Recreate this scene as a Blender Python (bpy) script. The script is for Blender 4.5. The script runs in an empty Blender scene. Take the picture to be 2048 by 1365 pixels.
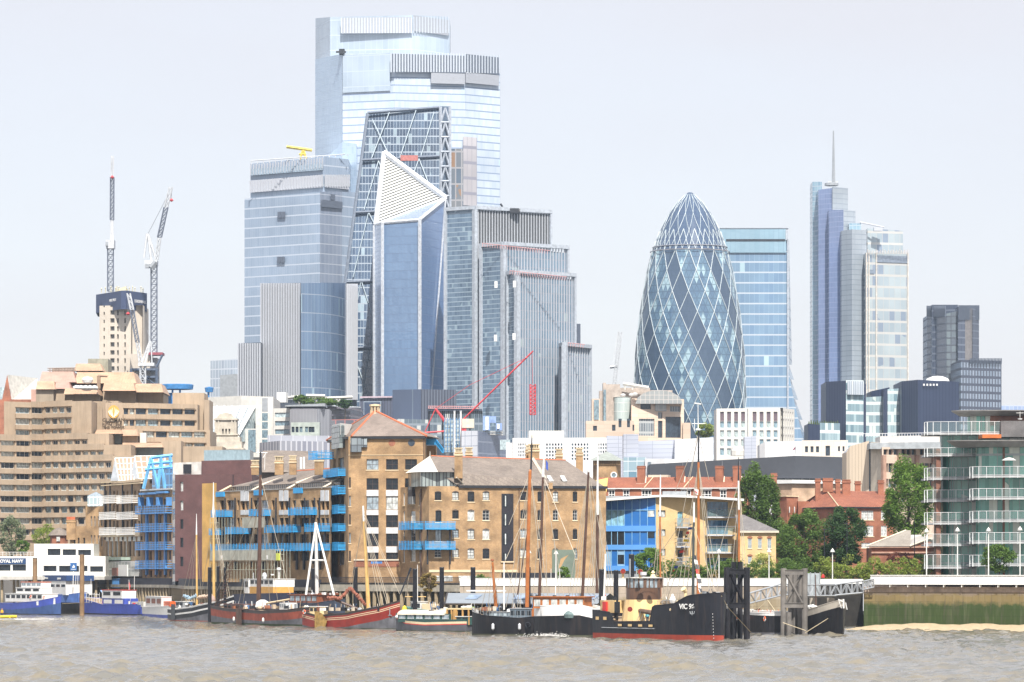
import bpy, math, random
import numpy as np
from mathutils import Vector
random.seed(7)
SC = bpy.context.scene
COL = SC.collection
R = math.radians
# ---------------- camera, world, sun, exposure ----------------
FPX, CX, YH, HC = 8000.0, 1024.0, 1143.0, 9.2     # focal length in photo pixels, centre, horizon row, eye height above the tide
cam = bpy.data.objects.new('camera', bpy.data.cameras.new('camera')); COL.objects.link(cam)
cam.location = (0, 0, HC); cam.rotation_euler = (R(90), 0, 0)
cam.data.sensor_width = 36; cam.data.lens = FPX/2048*36
cam.data.shift_y = (YH-682.5)/2048
cam.data.clip_start = 1; cam.data.clip_end = 20000
SC.camera = cam
SUN_EL, SUN_AZ = 50, 8      # degrees; azimuth to the right of straight behind the camera
w = bpy.data.worlds.new("World"); SC.world = w; w.use_nodes = True
nt = w.node_tree; nt.nodes.clear()
sky = nt.nodes.new('ShaderNodeTexSky'); sky.sky_type = 'NISHITA'; sky.sun_disc = False
sky.sun_elevation = R(SUN_EL); sky.sun_rotation = R(180-SUN_AZ)
sky.air_density = 1.0; sky.dust_density = 1.0; sky.ozone_density = 1.0; sky.altitude = 0
bg = nt.nodes.new('ShaderNodeBackground'); bg.inputs[1].default_value = 0.15
wo = nt.nodes.new('ShaderNodeOutputWorld')
vm = nt.nodes.new('ShaderNodeMix'); vm.data_type = 'RGBA'; vm.inputs[0].default_value = .88; vm.inputs[7].default_value = (3.1, 3.02, 3.18, 1)   # thin white veil of high cloud
cn = nt.nodes.new('ShaderNodeTexNoise'); cn.inputs['Scale'].default_value = 3.5; cn.inputs['Detail'].default_value = 5; cm = nt.nodes.new('ShaderNodeMapping'); cm.inputs['Scale'].default_value = (1, 1, 4); gc = nt.nodes.new('ShaderNodeNewGeometry'); nt.links.new(gc.outputs['Incoming'], cm.inputs[0]); nt.links.new(cm.outputs[0], cn.inputs['Vector'])
cr = nt.nodes.new('ShaderNodeMapRange'); nt.links.new(cn.outputs['Fac'], cr.inputs[0]); cr.inputs[1].default_value = .3; cr.inputs[2].default_value = .7; cr.inputs[3].default_value = .80; cr.inputs[4].default_value = .93; nt.links.new(cr.outputs[0], vm.inputs[0])
nt.links.new(sky.outputs[0], vm.inputs[6]); nt.links.new(vm.outputs[2], bg.inputs[0]); nt.links.new(bg.outputs[0], wo.inputs[0])
sl = bpy.data.lights.new('sun', 'SUN'); sl.energy = 4.0; sl.angle = R(0.5); sl.color = (1, .95, .88)
so = bpy.data.objects.new('sun', sl); COL.objects.link(so)
sdir = Vector((math.sin(R(SUN_AZ))*math.cos(R(SUN_EL)), -math.cos(R(SUN_AZ))*math.cos(R(SUN_EL)), math.sin(R(SUN_EL))))
so.rotation_euler = sdir.to_track_quat('Z', 'Y').to_euler(); so.location = (0, 0, 400)
SC.view_settings.view_transform = 'Standard'; SC.view_settings.look = 'None'
SC.view_settings.gamma = 1; SC.view_settings.use_curve_mapping = False
SC.view_settings.exposure = 0.85
SC.cycles.max_bounces = 5; SC.cycles.diffuse_bounces = 2; SC.cycles.glossy_bounces = 3
SC.cycles.transmission_bounces = 3; SC.cycles.volume_bounces = 0; SC.cycles.transparent_max_bounces = 8
SC.cycles.caustics_reflective = False; SC.cycles.caustics_refractive = False

# ---------------- geometry helpers ----------------
def W(x, y, D): return Vector(((x-CX)*D/FPX, D, HC+(YH-y)*D/FPX))
def XX(x, D): return (x-CX)*D/FPX
def ZZ(y, D): return HC+(YH-y)*D/FPX
GZ = 7.2
SPLIT = {'dark_panes','white_hoist_boxes','stair_towers','formwork_box','strip_windows','chillers','white_doors','bracket_posts','lights','party_wall','glass','ring_beams'}
class MB:
    def __init__(s): s.v = []; s.f = []; s.m = []; s.uv = {}
    def poly(s, pts, m=0, uv=None):
        n = len(s.v); s.v += [tuple(p) for p in pts]; s.f.append(tuple(range(n, n+len(pts)))); s.m.append(m)
        if uv: s.uv[len(s.f)-1] = uv
    def obox(s, o, a, b, c, m=0):
        o = Vector(o); a = Vector(a); b = Vector(b); c = Vector(c); n = len(s.v)
        s.v += [tuple(p) for p in (o, o+a, o+a+b, o+b, o+c, o+a+c, o+a+b+c, o+b+c)]
        for q in ((0,3,2,1),(4,5,6,7),(0,1,5,4),(1,2,6,5),(2,3,7,6),(3,0,4,7)):
            s.f.append(tuple(n+i for i in q)); s.m.append(m)
    def box(s, x0, y0, z0, x1, y1, z1, m=0): s.obox((x0,y0,z0), (x1-x0,0,0), (0,y1-y0,0), (0,0,z1-z0), m)
    def prism(s, pl, z0, z1, m=0, mt=None, zt=None):
        k = len(pl); zt = zt or [z1]*k
        for i in range(k):
            j = (i+1) % k
            s.poly([(pl[i][0],pl[i][1],z0),(pl[j][0],pl[j][1],z0),(pl[j][0],pl[j][1],zt[j]),(pl[i][0],pl[i][1],zt[i])], m)
        s.poly([(pl[i][0],pl[i][1],zt[i]) for i in range(k)], m if mt is None else mt)
    def tube(s, p, q, r0, r1=None, n=6, m=0, cap=True):
        p = Vector(p); q = Vector(q); r1 = r0 if r1 is None else r1; d = (q-p)
        if d.length < 1e-6: return
        d.normalize(); a = d.cross(Vector((0,0,1)) if abs(d.z) < .95 else Vector((1,0,0))).normalized(); b = d.cross(a); k = len(s.v)
        for c, r in ((p, r0), (q, r1)):
            for i in range(n):
                t = 2*math.pi*i/n; s.v.append(tuple(c+a*(r*math.cos(t))+b*(r*math.sin(t))))
        for i in range(n):
            j = (i+1) % n; s.f.append((k+i, k+j, k+n+j, k+n+i)); s.m.append(m)
        if cap: s.f.append(tuple(k+i for i in range(n))); s.m.append(m); s.f.append(tuple(k+n+i for i in range(n))); s.m.append(m)
    def path(s, pts, r, n=5, m=0):
        for a, b in zip(pts[:-1], pts[1:]): s.tube(a, b, r, r, n, m)
    def lathe(s, c, prof, n=16, m=0, a0=0, a1=2*math.pi):
        c = Vector(c)
        def P(r, z, i):
            t = a0+(a1-a0)*i/n; return c+Vector((r*math.cos(t), r*math.sin(t), z))
        for (r0, z0), (r1, z1) in zip(prof[:-1], prof[1:]):
            for i in range(n):
                q = [P(r0, z0, i), P(r0, z0, i+1), P(r1, z1, i+1), P(r1, z1, i)]
                if r0 < 1e-4: q = q[1:]
                elif r1 < 1e-4: q = q[:3]
                s.poly(q, m)
    def torus(s, c, ax, R_, r, n=14, k=6, m=0):
        c = Vector(c); ax = Vector(ax).normalized(); a = ax.cross(Vector((0,0,1)) if abs(ax.z) < .9 else Vector((1,0,0))).normalized(); b = ax.cross(a)
        P = lambda i, j: c+(a*math.cos(2*math.pi*i/n)+b*math.sin(2*math.pi*i/n))*(R_+r*math.cos(2*math.pi*j/k))+ax*(r*math.sin(2*math.pi*j/k))
        for i in range(n):
            for j in range(k): s.poly([P(i,j),P(i+1,j),P(i+1,j+1),P(i,j+1)], m if not isinstance(m, (list,tuple)) else m[(i*4//n) % 2])
    def islands(s):
        par = list(range(len(s.v)))
        def fd(i):
            while par[i] != i: par[i] = par[par[i]]; i = par[i]
            return i
        for f in s.f:
            for i in f[1:]: par[fd(i)] = fd(f[0])
        out = {}
        for fi, f in enumerate(s.f):
            q = out.setdefault(fd(f[0]), MB()); q.poly([s.v[i] for i in f], s.m[fi])
        return list(out.values())
    def build(s, name, mats, parent=None, loc=None, smooth=False):
        if name in SPLIT:
            SPLIT.discard(name)
            for q in s.islands(): o = q.build(name, mats, parent, loc, smooth)
            SPLIT.add(name); return o
        base = Vector((0,0,0)); p = parent
        while p is not None: base = base+p.location; p = p.parent
        own = Vector(loc) if loc is not None else Vector((0,0,0))   # own: local offset from the parent
        off = base+own
        me = bpy.data.meshes.new(name)
        vs = [(x-off.x, y-off.y, z-off.z) for x, y, z in s.v]
        me.from_pydata(vs, [], s.f)
        if not isinstance(mats, (list, tuple)): mats = [mats]
        for mt in mats: me.materials.append(mt)
        me.polygons.foreach_set('material_index', s.m)
        if smooth: me.polygons.foreach_set('use_smooth', [True]*len(s.f))
        uvl = me.uv_layers.new(name='UVMap').data
        li = 0
        for fi, f in enumerate(s.f):
            if fi in s.uv:
                for t in s.uv[fi]: uvl[li].uv = t; li += 1
                continue
            a, b, c = Vector(s.v[f[0]]), Vector(s.v[f[1]]), Vector(s.v[f[2]])
            nn = (b-a).cross(c-a)
            if nn.length < 1e-12 and len(f) > 3: nn = (c-a).cross(Vector(s.v[f[3]])-a)
            if nn.length > 0: nn.normalize()
            if abs(nn.z) > .85 or (abs(nn.x)+abs(nn.y)) < 1e-6:
                for i in f: uvl[li].uv = (s.v[i][0], s.v[i][1]); li += 1
            else:
                hx, hy = -nn.y, nn.x; L = math.hypot(hx, hy); hx /= L; hy /= L
                if hx < 0: hx, hy = -hx, -hy
                k = 1/max(.3, math.sqrt(max(0, 1-nn.z*nn.z)))
                for i in f: uvl[li].uv = (s.v[i][0]*hx+s.v[i][1]*hy, s.v[i][2]*k); li += 1
        me.update()
        o = bpy.data.objects.new(name, me); COL.objects.link(o); o.parent = parent; o.location = own
        return o
def tag(o, label, cat, group=None, kind=None):
    if label: o['label'] = label
    if cat: o['category'] = cat
    if group: o['group'] = group
    if kind: o['kind'] = kind
    return o
def thing(name, label, cat, loc, group=None):
    o = bpy.data.objects.new(name, None); COL.objects.link(o); o.location = loc; o.empty_display_size = .5
    return tag(o, label, cat, group)
def struct(name, mb, m, **k):
    o = mb.build(name, m, **k); o['kind'] = 'structure'; return o
def solo(name, mb, m, label, cat, loc, group=None, kind=None, smooth=False):
    return tag(mb.build(name, m, loc=loc, smooth=smooth), label, cat, group, kind)
def copyobj(o, parent, loc, mats=None):
    c = o.copy(); COL.objects.link(c); c.parent = parent; c.location = loc
    for ch in o.children:
        d = ch.copy(); COL.objects.link(d); d.parent = c
    return c

# ---------------- materials ----------------
def _n(nt, t, **k):
    n = nt.nodes.new(t)
    for a, b in k.items(): setattr(n, a, b)
    return n
def newmat(name):
    m = bpy.data.materials.new(name); m.use_nodes = True; nt = m.node_tree
    return m, nt, nt.nodes['Principled BSDF']
def mth(nt, op, a, b=None, c=None):
    n = _n(nt, 'ShaderNodeMath', operation=op)
    for i, v in enumerate((a, b, c)):
        if v is None: continue
        if isinstance(v, (int, float)): n.inputs[i].default_value = v
        else: nt.links.new(v, n.inputs[i])
    return n.outputs[0]
def mix(nt, f, a, b, blend='MIX'):
    n = _n(nt, 'ShaderNodeMix', data_type='RGBA', blend_type=blend)
    for i, v in ((0, f), (6, a), (7, b)):
        if isinstance(v, (int, float)): n.inputs[i].default_value = v
        elif isinstance(v, tuple): n.inputs[i].default_value = (*v, 1) if len(v) == 3 else v
        else: nt.links.new(v, n.inputs[i])
    return n.outputs[2]
def noise(nt, vec, scale, detail=3, rough=.55, dist=0):
    n = _n(nt, 'ShaderNodeTexNoise'); n.inputs['Scale'].default_value = scale; n.inputs['Detail'].default_value = detail
    n.inputs['Roughness'].default_value = rough; n.inputs['Distortion'].default_value = dist
    if vec is not None: nt.links.new(vec, n.inputs['Vector'])
    return n.outputs['Fac']
def ramp(nt, v, lo, hi, a=0., b=1.):
    n = _n(nt, 'ShaderNodeMapRange'); nt.links.new(v, n.inputs[0])
    for i, q in enumerate((lo, hi, a, b)): n.inputs[i+1].default_value = q
    return n.outputs[0]
def tc(nt, which='Object'): return _n(nt, 'ShaderNodeTexCoord').outputs[which]
def scalev(nt, v, s):
    n = _n(nt, 'ShaderNodeMapping'); n.inputs['Scale'].default_value = s; nt.links.new(v, n.inputs[0]); return n.outputs[0]
_C = {}
def plain(name, col, rough=.6, metal=0., var=.25, vs=.8, spec=.5, streak=0., bump=0.):
    """a surface of one colour with weathering: uneven tone, vertical runs"""
    if name in _C: return _C[name]
    m, nt, b = newmat(name); o = tc(nt)
    n = noise(nt, o, vs, 5); f = ramp(nt, n, .3, .7, 1-var, 1+var*.6)
    c = mix(nt, 1.0, col, f, 'MULTIPLY')
    if streak:
        s = noise(nt, scalev(nt, o, (1.6, 1.6, .12)), 1.2, 4); c = mix(nt, ramp(nt, s, .5, .75, 0, streak), c, tuple(x*.45 for x in col) if max(col) > .05 else (.085, .06, .045))
    nt.links.new(c, b.inputs['Base Color']); b.inputs['Roughness'].default_value = rough; b.inputs['Metallic'].default_value = metal
    b.inputs['Specular IOR Level'].default_value = spec
    if bump:
        bp = _n(nt, 'ShaderNodeBump'); bp.inputs['Strength'].default_value = bump; bp.inputs['Distance'].default_value = .05
        nt.links.new(noise(nt, o, 6, 4), bp.inputs['Height']); nt.links.new(bp.outputs[0], b.inputs['Normal'])
    _C[name] = m; return m
def brick(name, c1, c2, mortar, bw=.24, bh=.08, dirt=.35, ds=.35):
    if name in _C: return _C[name]
    m, nt, b = newmat(name); uv = tc(nt, 'UV')
    t = _n(nt, 'ShaderNodeTexBrick'); nt.links.new(uv, t.inputs['Vector'])
    t.inputs['Color1'].default_value = (*c1, 1); t.inputs['Color2'].default_value = (*c2, 1); t.inputs['Mortar'].default_value = (*mortar, 1)
    t.inputs['Scale'].default_value = 1; t.inputs['Mortar Size'].default_value = .008; t.inputs['Brick Width'].default_value = bw; t.inputs['Row Height'].default_value = bh
    t.inputs['Bias'].default_value = -.1
    c = mix(nt, ramp(nt, noise(nt, scalev(nt, uv, (4, 10, 1)), 1, 2), .35, .65, 0, .55), t.outputs[0], c2)
    n1 = ramp(nt, noise(nt, uv, ds, 5, .6), .35, .68, 1-dirt, 1.18); c = mix(nt, 1., c, n1, 'MULTIPLY')
    n2 = ramp(nt, noise(nt, scalev(nt, uv, (1.1, .09, 1)), 1, 4), .52, .8, 0, dirt); c = mix(nt, n2, c, tuple(x*.5 for x in c1))
    nt.links.new(c, b.inputs['Base Color']); b.inputs['Roughness'].default_value = .85
    _C[name] = m; return m
def roofm(name, c1, c2, rh=.35, bw=.5, moss=.3, mo=.012):
    if name in _C: return _C[name]
    m, nt, b = newmat(name); uv = tc(nt, 'UV')
    t = _n(nt, 'ShaderNodeTexBrick'); nt.links.new(uv, t.inputs['Vector'])
    t.inputs['Color1'].default_value = (*c1, 1); t.inputs['Color2'].default_value = (*c2, 1); t.inputs['Mortar'].default_value = (*[x*.4 for x in c1], 1)
    t.inputs['Scale'].default_value = 1; t.inputs['Mortar Size'].default_value = mo; t.inputs['Brick Width'].default_value = bw; t.inputs['Row Height'].default_value = rh
    c = mix(nt, 1., t.outputs[0], ramp(nt, noise(nt, uv, .25, 6, .65), .3, .7, 1-moss, 1.2), 'MULTIPLY')
    c = mix(nt, ramp(nt, noise(nt, uv, 2.2, 3), .7, .78, 0, .6), c, (.6, .58, .52))
    nt.links.new(c, b.inputs['Base Color']); b.inputs['Roughness'].default_value = .8
    _C[name] = m; return m
def curtain(name, g1=None, g2=None, band=(.7,.75,.8), fh=4., mw=1.5, bf=.12, mf=.08, mull=None, lit=None, litp=.0, rough=.12, voff=0., metal=.0, spec=.8, big=.15, cellrow=False, wob=.0):
    """glass curtain wall: floors, mullions, panes that differ one from another"""
    if name in _C: return _C[name]
    m, nt, b = newmat(name); uv = tc(nt, 'UV'); sp = _n(nt, 'ShaderNodeSeparateXYZ'); nt.links.new(uv, sp.inputs[0])
    v = mth(nt, 'DIVIDE', mth(nt, 'ADD', sp.outputs[1], 4000+voff), fh); u = mth(nt, 'DIVIDE', mth(nt, 'ADD', sp.outputs[0], 4000.13), mw)
    fv = mth(nt, 'FRACT', v); fu = mth(nt, 'FRACT', u)
    cell = _n(nt, 'ShaderNodeCombineXYZ'); nt.links.new(mth(nt, 'FLOOR', mth(nt, 'DIVIDE', u, 1 if not cellrow else 6)), cell.inputs[0]); nt.links.new(mth(nt, 'FLOOR', v), cell.inputs[1])
    wn = _n(nt, 'ShaderNodeTexWhiteNoise', noise_dimensions='2D'); nt.links.new(cell.outputs[0], wn.inputs['Vector'])
    c = mix(nt, wn.outputs[0], g1, g2)
    if lit and litp:
        wn2 = _n(nt, 'ShaderNodeTexWhiteNoise', noise_dimensions='2D')
        nt.links.new(scalev(nt, cell.outputs[0], (1.7, 3.1, 1)), wn2.inputs['Vector'])
        patch = ramp(nt, noise(nt, uv, .05, 2), .35, .65, 0, 2)
        c = mix(nt, mth(nt, 'LESS_THAN', wn2.outputs[0], mth(nt, 'MULTIPLY', patch, litp)), c, lit)
    if big: c = mix(nt, 1., c, ramp(nt, noise(nt, uv, .02, 4), .35, .65, 1-big, 1+big), 'MULTIPLY')
    mk = mth(nt, 'LESS_THAN', fu, mf); c = mix(nt, mk, c, mull or band)
    bk = mth(nt, 'LESS_THAN', fv, bf); c = mix(nt, bk, c, band)
    nt.links.new(c, b.inputs['Base Color'])
    any_ = mth(nt, 'MAXIMUM', mk, bk)
    nt.links.new(mth(nt, 'ADD', mth(nt, 'MULTIPLY', any_, .4), rough), b.inputs['Roughness'])
    b.inputs['Metallic'].default_value = metal; b.inputs['Specular IOR Level'].default_value = spec
    bp = _n(nt, 'ShaderNodeBump'); bp.inputs['Strength'].default_value = .5; bp.inputs['Distance'].default_value = wob or .02
    h = mth(nt, 'ADD', mth(nt, 'MULTIPLY', wn.outputs[0], .15), noise(nt, uv, .25, 2)); nt.links.new(h, bp.inputs['Height']); nt.links.new(bp.outputs[0], b.inputs['Normal'])
    _C[name] = m; return m
def glass(name, col, rough=.06, spec=.8, var=.4):
    if name in _C: return _C[name]
    m, nt, b = newmat(name); o = tc(nt, 'Object')
    n = noise(nt, scalev(nt, o, (1.7, 1.7, .8)), 1.3, 3); c = mix(nt, ramp(nt, n, .35, .65), tuple(x*(1-var) for x in col), tuple(min(1, x*(1+var)) for x in col))
    nt.links.new(c, b.inputs['Base Color']); b.inputs['Roughness'].default_value = rough; b.inputs['Specular IOR Level'].default_value = spec
    _C[name] = m; return m
def leafm(name, c1, c2):
    if name in _C: return _C[name]
    m, nt, b = newmat(name); o = tc(nt)
    c = mix(nt, ramp(nt, noise(nt, o, .9, 4), .35, .65), c1, c2); c = mix(nt, ramp(nt, noise(nt, o, 9, 1), .3, .7, 0, .5), c, tuple(x*1.5 for x in c2))
    nt.links.new(c, b.inputs['Base Color']); b.inputs['Roughness'].default_value = .6; b.inputs['Specular IOR Level'].default_value = .3
    tr = _n(nt, 'ShaderNodeBsdfTranslucent'); nt.links.new(c, tr.inputs[0]); ms = _n(nt, 'ShaderNodeMixShader'); ms.inputs[0].default_value = .38
    nt.links.new(b.outputs[0], ms.inputs[1]); nt.links.new(tr.outputs[0], ms.inputs[2]); nt.links.new(ms.outputs[0], nt.nodes['Material Output'].inputs[0])
    _C[name] = m; return m

WHITE = plain('white_paint', (.74, .74, .72), .4, var=.1, streak=.15)
OFFW = plain('off_white', (.60, .585, .54), .6, var=.12, streak=.2)
CREAM = plain('cream_paint', (.75, .62, .36), .45, var=.12, streak=.15)
DARK = plain('dark_metal', (.02, .022, .028), .5, var=.3)
GREYM = plain('grey_metal', (.3, .32, .34), .5, var=.2, streak=.2)
LGREY = plain('light_grey', (.55, .57, .6), .5, var=.1)
WOODO = plain('varnished_spar', (.40, .135, .035), .4, var=.3)
WOODY = plain('pale_spar', (.62, .40, .14), .4, var=.2)
WOODD = plain('dark_spar', (.09, .045, .03), .5, var=.3)
OLDWOOD = plain('weathered_timber', (.24, .19, .13), .85, var=.4, vs=2, streak=.4)
STONE = plain('pale_stone', (.62, .55, .44), .8, var=.15, streak=.25)
CONC = plain('tan_concrete', (.40, .31, .22), .85, var=.16, vs=.25, streak=.4)
ORANGE = plain('orange_plastic', (.75, .12, .02), .4, var=.1)
REDP = plain('red_paint', (.6, .035, .03), .4, var=.2)
NAVY = plain('navy_paint', (.02, .035, .1), .45, var=.2, streak=.2)
BLUEP = plain('blue_balcony', (.03, .32, .66), .45, var=.15)
GD = glass('window_dark', (.016, .021, .027), spec=.45); GB = glass('window_sky', (.28, .34, .38)); GC = glass('window_blind', (.52, .54, .52), .3)
GLS = [GD, GD, GD, GB, GC]
BRICKY = brick('stock_brick', (.50, .315, .15), (.36, .21, .095), (.42, .34, .24), dirt=.45)
BRICKR = brick('red_brick', (.36, .125, .065), (.30, .10, .05), (.4, .25, .18))
BRICKP = brick('purple_brick', (.125, .058, .055), (.10, .045, .045), (.13, .08, .075), dirt=.2)
BRICKG = brick('yellow_brick', (.66, .39, .10), (.58, .33, .085), (.5, .38, .2), dirt=.15)
BRICKL = brick('pale_yellow_brick', (.60, .40, .17), (.52, .34, .14), (.5, .4, .25), dirt=.2)
SLATE = roofm('slate_roof', (.20, .165, .14), (.25, .21, .175))
TILE = roofm('red_tile_roof', (.34, .115, .065), (.42, .16, .09), rh=.42, bw=.3, moss=.25, mo=.05)
TERR = plain('terracotta_ridge', (.50, .15, .07), .7, var=.2)

class Fa:
    """a vertical facade between two plan points given as (column seen, distance)"""
    def __init__(s, x0, D0, x1, D1):
        s.A = Vector((XX(x0, D0), D0, 0)); B = Vector((XX(x1, D1), D1, 0)); s.L = (B-s.A).length; s.t = (B-s.A)/s.L
        s.n = Vector((s.t.y, -s.t.x, 0)); s.ang = math.atan2(s.t.y, s.t.x)
    def u(s, x):
        dx = (x-CX)/FPX; return (dx*s.A.y-s.A.x)/(s.t.x-dx*s.t.y)
    def D(s, x): return s.A.y+s.t.y*s.u(x)
    def z(s, x, y): return ZZ(y, s.D(x))
    def P(s, u, z, o=0): p = s.A+s.t*u+s.n*o; return Vector((p.x, p.y, z))
    def at(s, x, y, o=0): return s.P(s.u(x), s.z(x, y), o)
    def ub(s, mb, u0, z0, u1, z1, o0, o1, m=0):
        mb.obox(s.P(u0, z0, o0), s.t*(u1-u0), s.n*(o1-o0), (0, 0, z1-z0), m)
    def px(s, mb, x0, y0, x1, y1, o0=0, o1=.1, m=0):
        xm = (x0+x1)/2; s.ub(mb, s.u(x0), s.z(xm, y1), s.u(x1), s.z(xm, y0), o0, o1, m)
    def rect(s, x0, y0, x1, y1):
        xm = (x0+x1)/2; return (s.u(x0), s.u(x1), s.z(xm, y1), s.z(xm, y0))
    def wall(s, mb, u0, u1, z0, z1, holes=(), rec=.25, m=0, o=0, mrev=None):
        mrev = m if mrev is None else mrev
        hs = []
        for a, b, c, d in holes:
            a = max(a, u0); b = min(b, u1); c = max(c, z0); d = min(d, z1)
            if b > a and d > c: hs.append((a, b, c, d))
        zs = sorted({z0, z1, *[h[2] for h in hs], *[h[3] for h in hs]})
        for za, zb in zip(zs[:-1], zs[1:]):
            if zb-za < 1e-5: continue
            zm = (za+zb)/2; bl = sorted([(h[0], h[1]) for h in hs if h[2] < zm < h[3]]); c = u0
            for a, b in bl+[(u1, u1)]:
                if a > c+1e-6: mb.poly([s.P(c, za, o), s.P(a, za, o), s.P(a, zb, o), s.P(c, zb, o)], m)
                c = max(c, b)
        for a, b, c, d in hs:
            q = o-rec
            mb.poly([s.P(a,c,o), s.P(b,c,o), s.P(b,c,q), s.P(a,c,q)], mrev); mb.poly([s.P(a,d,o), s.P(b,d,o), s.P(b,d,q), s.P(a,d,q)], mrev)
            mb.poly([s.P(a,c,o), s.P(a,d,o), s.P(a,d,q), s.P(a,c,q)], mrev); mb.poly([s.P(b,c,o), s.P(b,d,o), s.P(b,d,q), s.P(b,c,q)], mrev)
    def shell(s, mb, u0, u1, z0, z1, dep, m=0, top=True, mt=None):
        a, b = s.P(u0,z0), s.P(u1,z0); ym = max(a.y, b.y)+dep; c, d = Vector((b.x,ym,z0)), Vector((a.x,ym,z0)); h = Vector((0,0,z1-z0))
        for p, q in ((b, c), (c, d), (d, a)): mb.poly([p, q, q+h, p+h], m)
        if top: mb.poly([a+h, b+h, c+h, d+h], m if mt is None else mt)
def FB(F, a, *r):
    b = MB(); F.px(b, *a); return b.build(*r)
def TB(p, q, a, *r):
    b = MB(); b.tube(p, q, *a); return b.build(*r)
_WP = {}
def window(F, parent, u0, u1, z0, z1, rec=.2, nx=2, nz=2, gl=None, fr=None, sill=None, name='window', fw=.05, splits=None):
    """one window: pane mesh, frame and sill as sub-parts; looks are chosen per window"""
    gl = gl or random.choice(GLS); fr = fr or WHITE; w_, h_ = u1-u0, z1-z0
    key = (round(F.ang, 4), round(w_, 1), round(h_, 1), nx, nz, fr.name, sill.name if sill else '', name, gl.name, rec)
    c = F.P((u0+u1)/2, z0, -rec)
    base = Vector((0,0,0)); p = parent
    while p is not None: base = base+p.location; p = p.parent
    if key in _WP:
        return copyobj(_WP[key], parent, c-base)
    g = MB(); F.ub(g, u0, z0, u1, z1, -rec-.05, -rec)
    g_ = g.build(name, gl, parent, loc=c-base)
    f = MB(); o0, o1 = -rec+.003, -rec+.06
    F.ub(f, u0, z0, u1, z0+fw, o0, o1); F.ub(f, u0, z1-fw, u1, z1, o0, o1)
    F.ub(f, u0, z0+fw, u0+fw, z1-fw, o0, o1); F.ub(f, u1-fw, z0+fw, u1, z1-fw, o0, o1)
    for i in range(1, nx): q = u0+w_*i/nx; F.ub(f, q-fw*.4, z0+fw, q+fw*.4, z1-fw, o0, o1-.01)
    for i in range(1, nz): q = z0+h_*i/nz; F.ub(f, u0+fw, q-fw*.4, u1-fw, q+fw*.4, o0, o1-.02)
    f.build('frame', fr, g_)
    if sill:
        q = MB(); F.ub(q, u0-.12, z0-.16, u1+.12, z0, -rec+.07, .1); q.build('sill', sill, g_)
    _WP[key] = g_; return g_
# ---------------- water, land, river walls ----------------
def water_mesh():
    xs = np.arange(-118, 118.1, .45); ys = np.concatenate([np.arange(225, 420, .5), np.arange(420, 620, 1.), np.arange(620, 930, 2.)])
    Xg, Yg = np.meshgrid(xs, ys); Z = np.zeros_like(Xg); rs = np.random.RandomState(3)
    for k in range(54):
        lam = 1.25*1.036**k if k < 50 else rs.uniform(9, 15); th = rs.normal(math.radians(80), .75); a = .017*lam**.4*rs.uniform(.6, 1.3)
        kx, ky = 2*math.pi/lam*math.cos(th), 2*math.pi/lam*math.sin(th); ph = kx*Xg+ky*Yg+rs.uniform(0, 6.28)+1.1*np.sin(Xg*.11*rs.uniform(.5, 1.5)+Yg*.07*rs.uniform(.5, 1.5)+k)
        Z += a*np.sin(ph)
    Z += 1.2*Z*Z
    patch = .8+.35*np.sin(Xg*.07+1.3*np.sin(Yg*.02))*np.sin(Yg*.035+Xg*.02)
    Z *= patch*np.where(Yg < 480, 1, np.clip(1-(Yg-480)/500, .45, 1)); Z *= np.clip((118-np.abs(Xg))/6, 0, 1)*np.clip((Yg-225)/5, 0, 1)*np.clip((929-Yg)/10, 0, 1)
    nx, ny = len(xs), len(ys); V = np.stack([Xg, Yg, Z], -1).reshape(-1, 3)
    idx = np.arange(nx*ny).reshape(ny, nx); F = np.stack([idx[:-1,:-1], idx[:-1,1:], idx[1:,1:], idx[1:,:-1]], -1).reshape(-1, 4)
    x0, x1, y0, y1 = xs[0], xs[-1], ys[0], ys[-1]; B = 2200
    ext = np.array([[-B,-60,0],[B,-60,0],[B,y0,0],[-B,y0,0],[-B,y1,0],[x0,y1,0],[x0,y0,0],[x1,y0,0],[B,y1,0],[x1,y1,0]]); n = len(V)
    V = np.concatenate([V, ext]); F = np.concatenate([F, np.array([[0,1,2,3],[3,6,5,4],[7,2,8,9]])+n])
    me = bpy.data.meshes.new('river_water'); me.vertices.add(len(V)); me.vertices.foreach_set('co', V.ravel()); me.loops.add(F.size); me.loops.foreach_set('vertex_index', F.ravel().astype(np.int32))
    me.polygons.add(len(F)); me.polygons.foreach_set('loop_start', np.arange(0, F.size, 4, dtype=np.int32)); me.polygons.foreach_set('loop_total', np.full(len(F), 4, dtype=np.int32))
    me.polygons.foreach_set('use_smooth', [True]*len(F)); me.update(); me.validate()
    m, nt, b = newmat('river'); o = tc(nt)
    n1 = noise(nt, scalev(nt, o, (.35, .16, 1)), 1, 5, .6); c = mix(nt, ramp(nt, n1, .44, .6), (.17, .165, .145), (.215, .19, .14)); c = mix(nt, ramp(nt, noise(nt, scalev(nt, o, (.9, .5, 1)), 1, 4, .7), .55, .66, 0, .35), c, (.12, .11, .085))
    nt.links.new(c, b.inputs['Base Color']); b.inputs['Roughness'].default_value = .1; b.inputs['IOR'].default_value = 1.33; b.inputs['Specular IOR Level'].default_value = .5
    bp = _n(nt, 'ShaderNodeBump'); bp.inputs['Strength'].default_value = 1; bp.inputs['Distance'].default_value = .07
    h = noise(nt, scalev(nt, o, (2.2, 1.4, 1)), 1., 5, .6, .3)
    nt.links.new(h, bp.inputs['Height']); nt.links.new(bp.outputs[0], b.inputs['Normal']); me.materials.append(m)
    ob = bpy.data.objects.new('river_water', me); COL.objects.link(ob); ob['kind'] = 'structure'
water_mesh()
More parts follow.
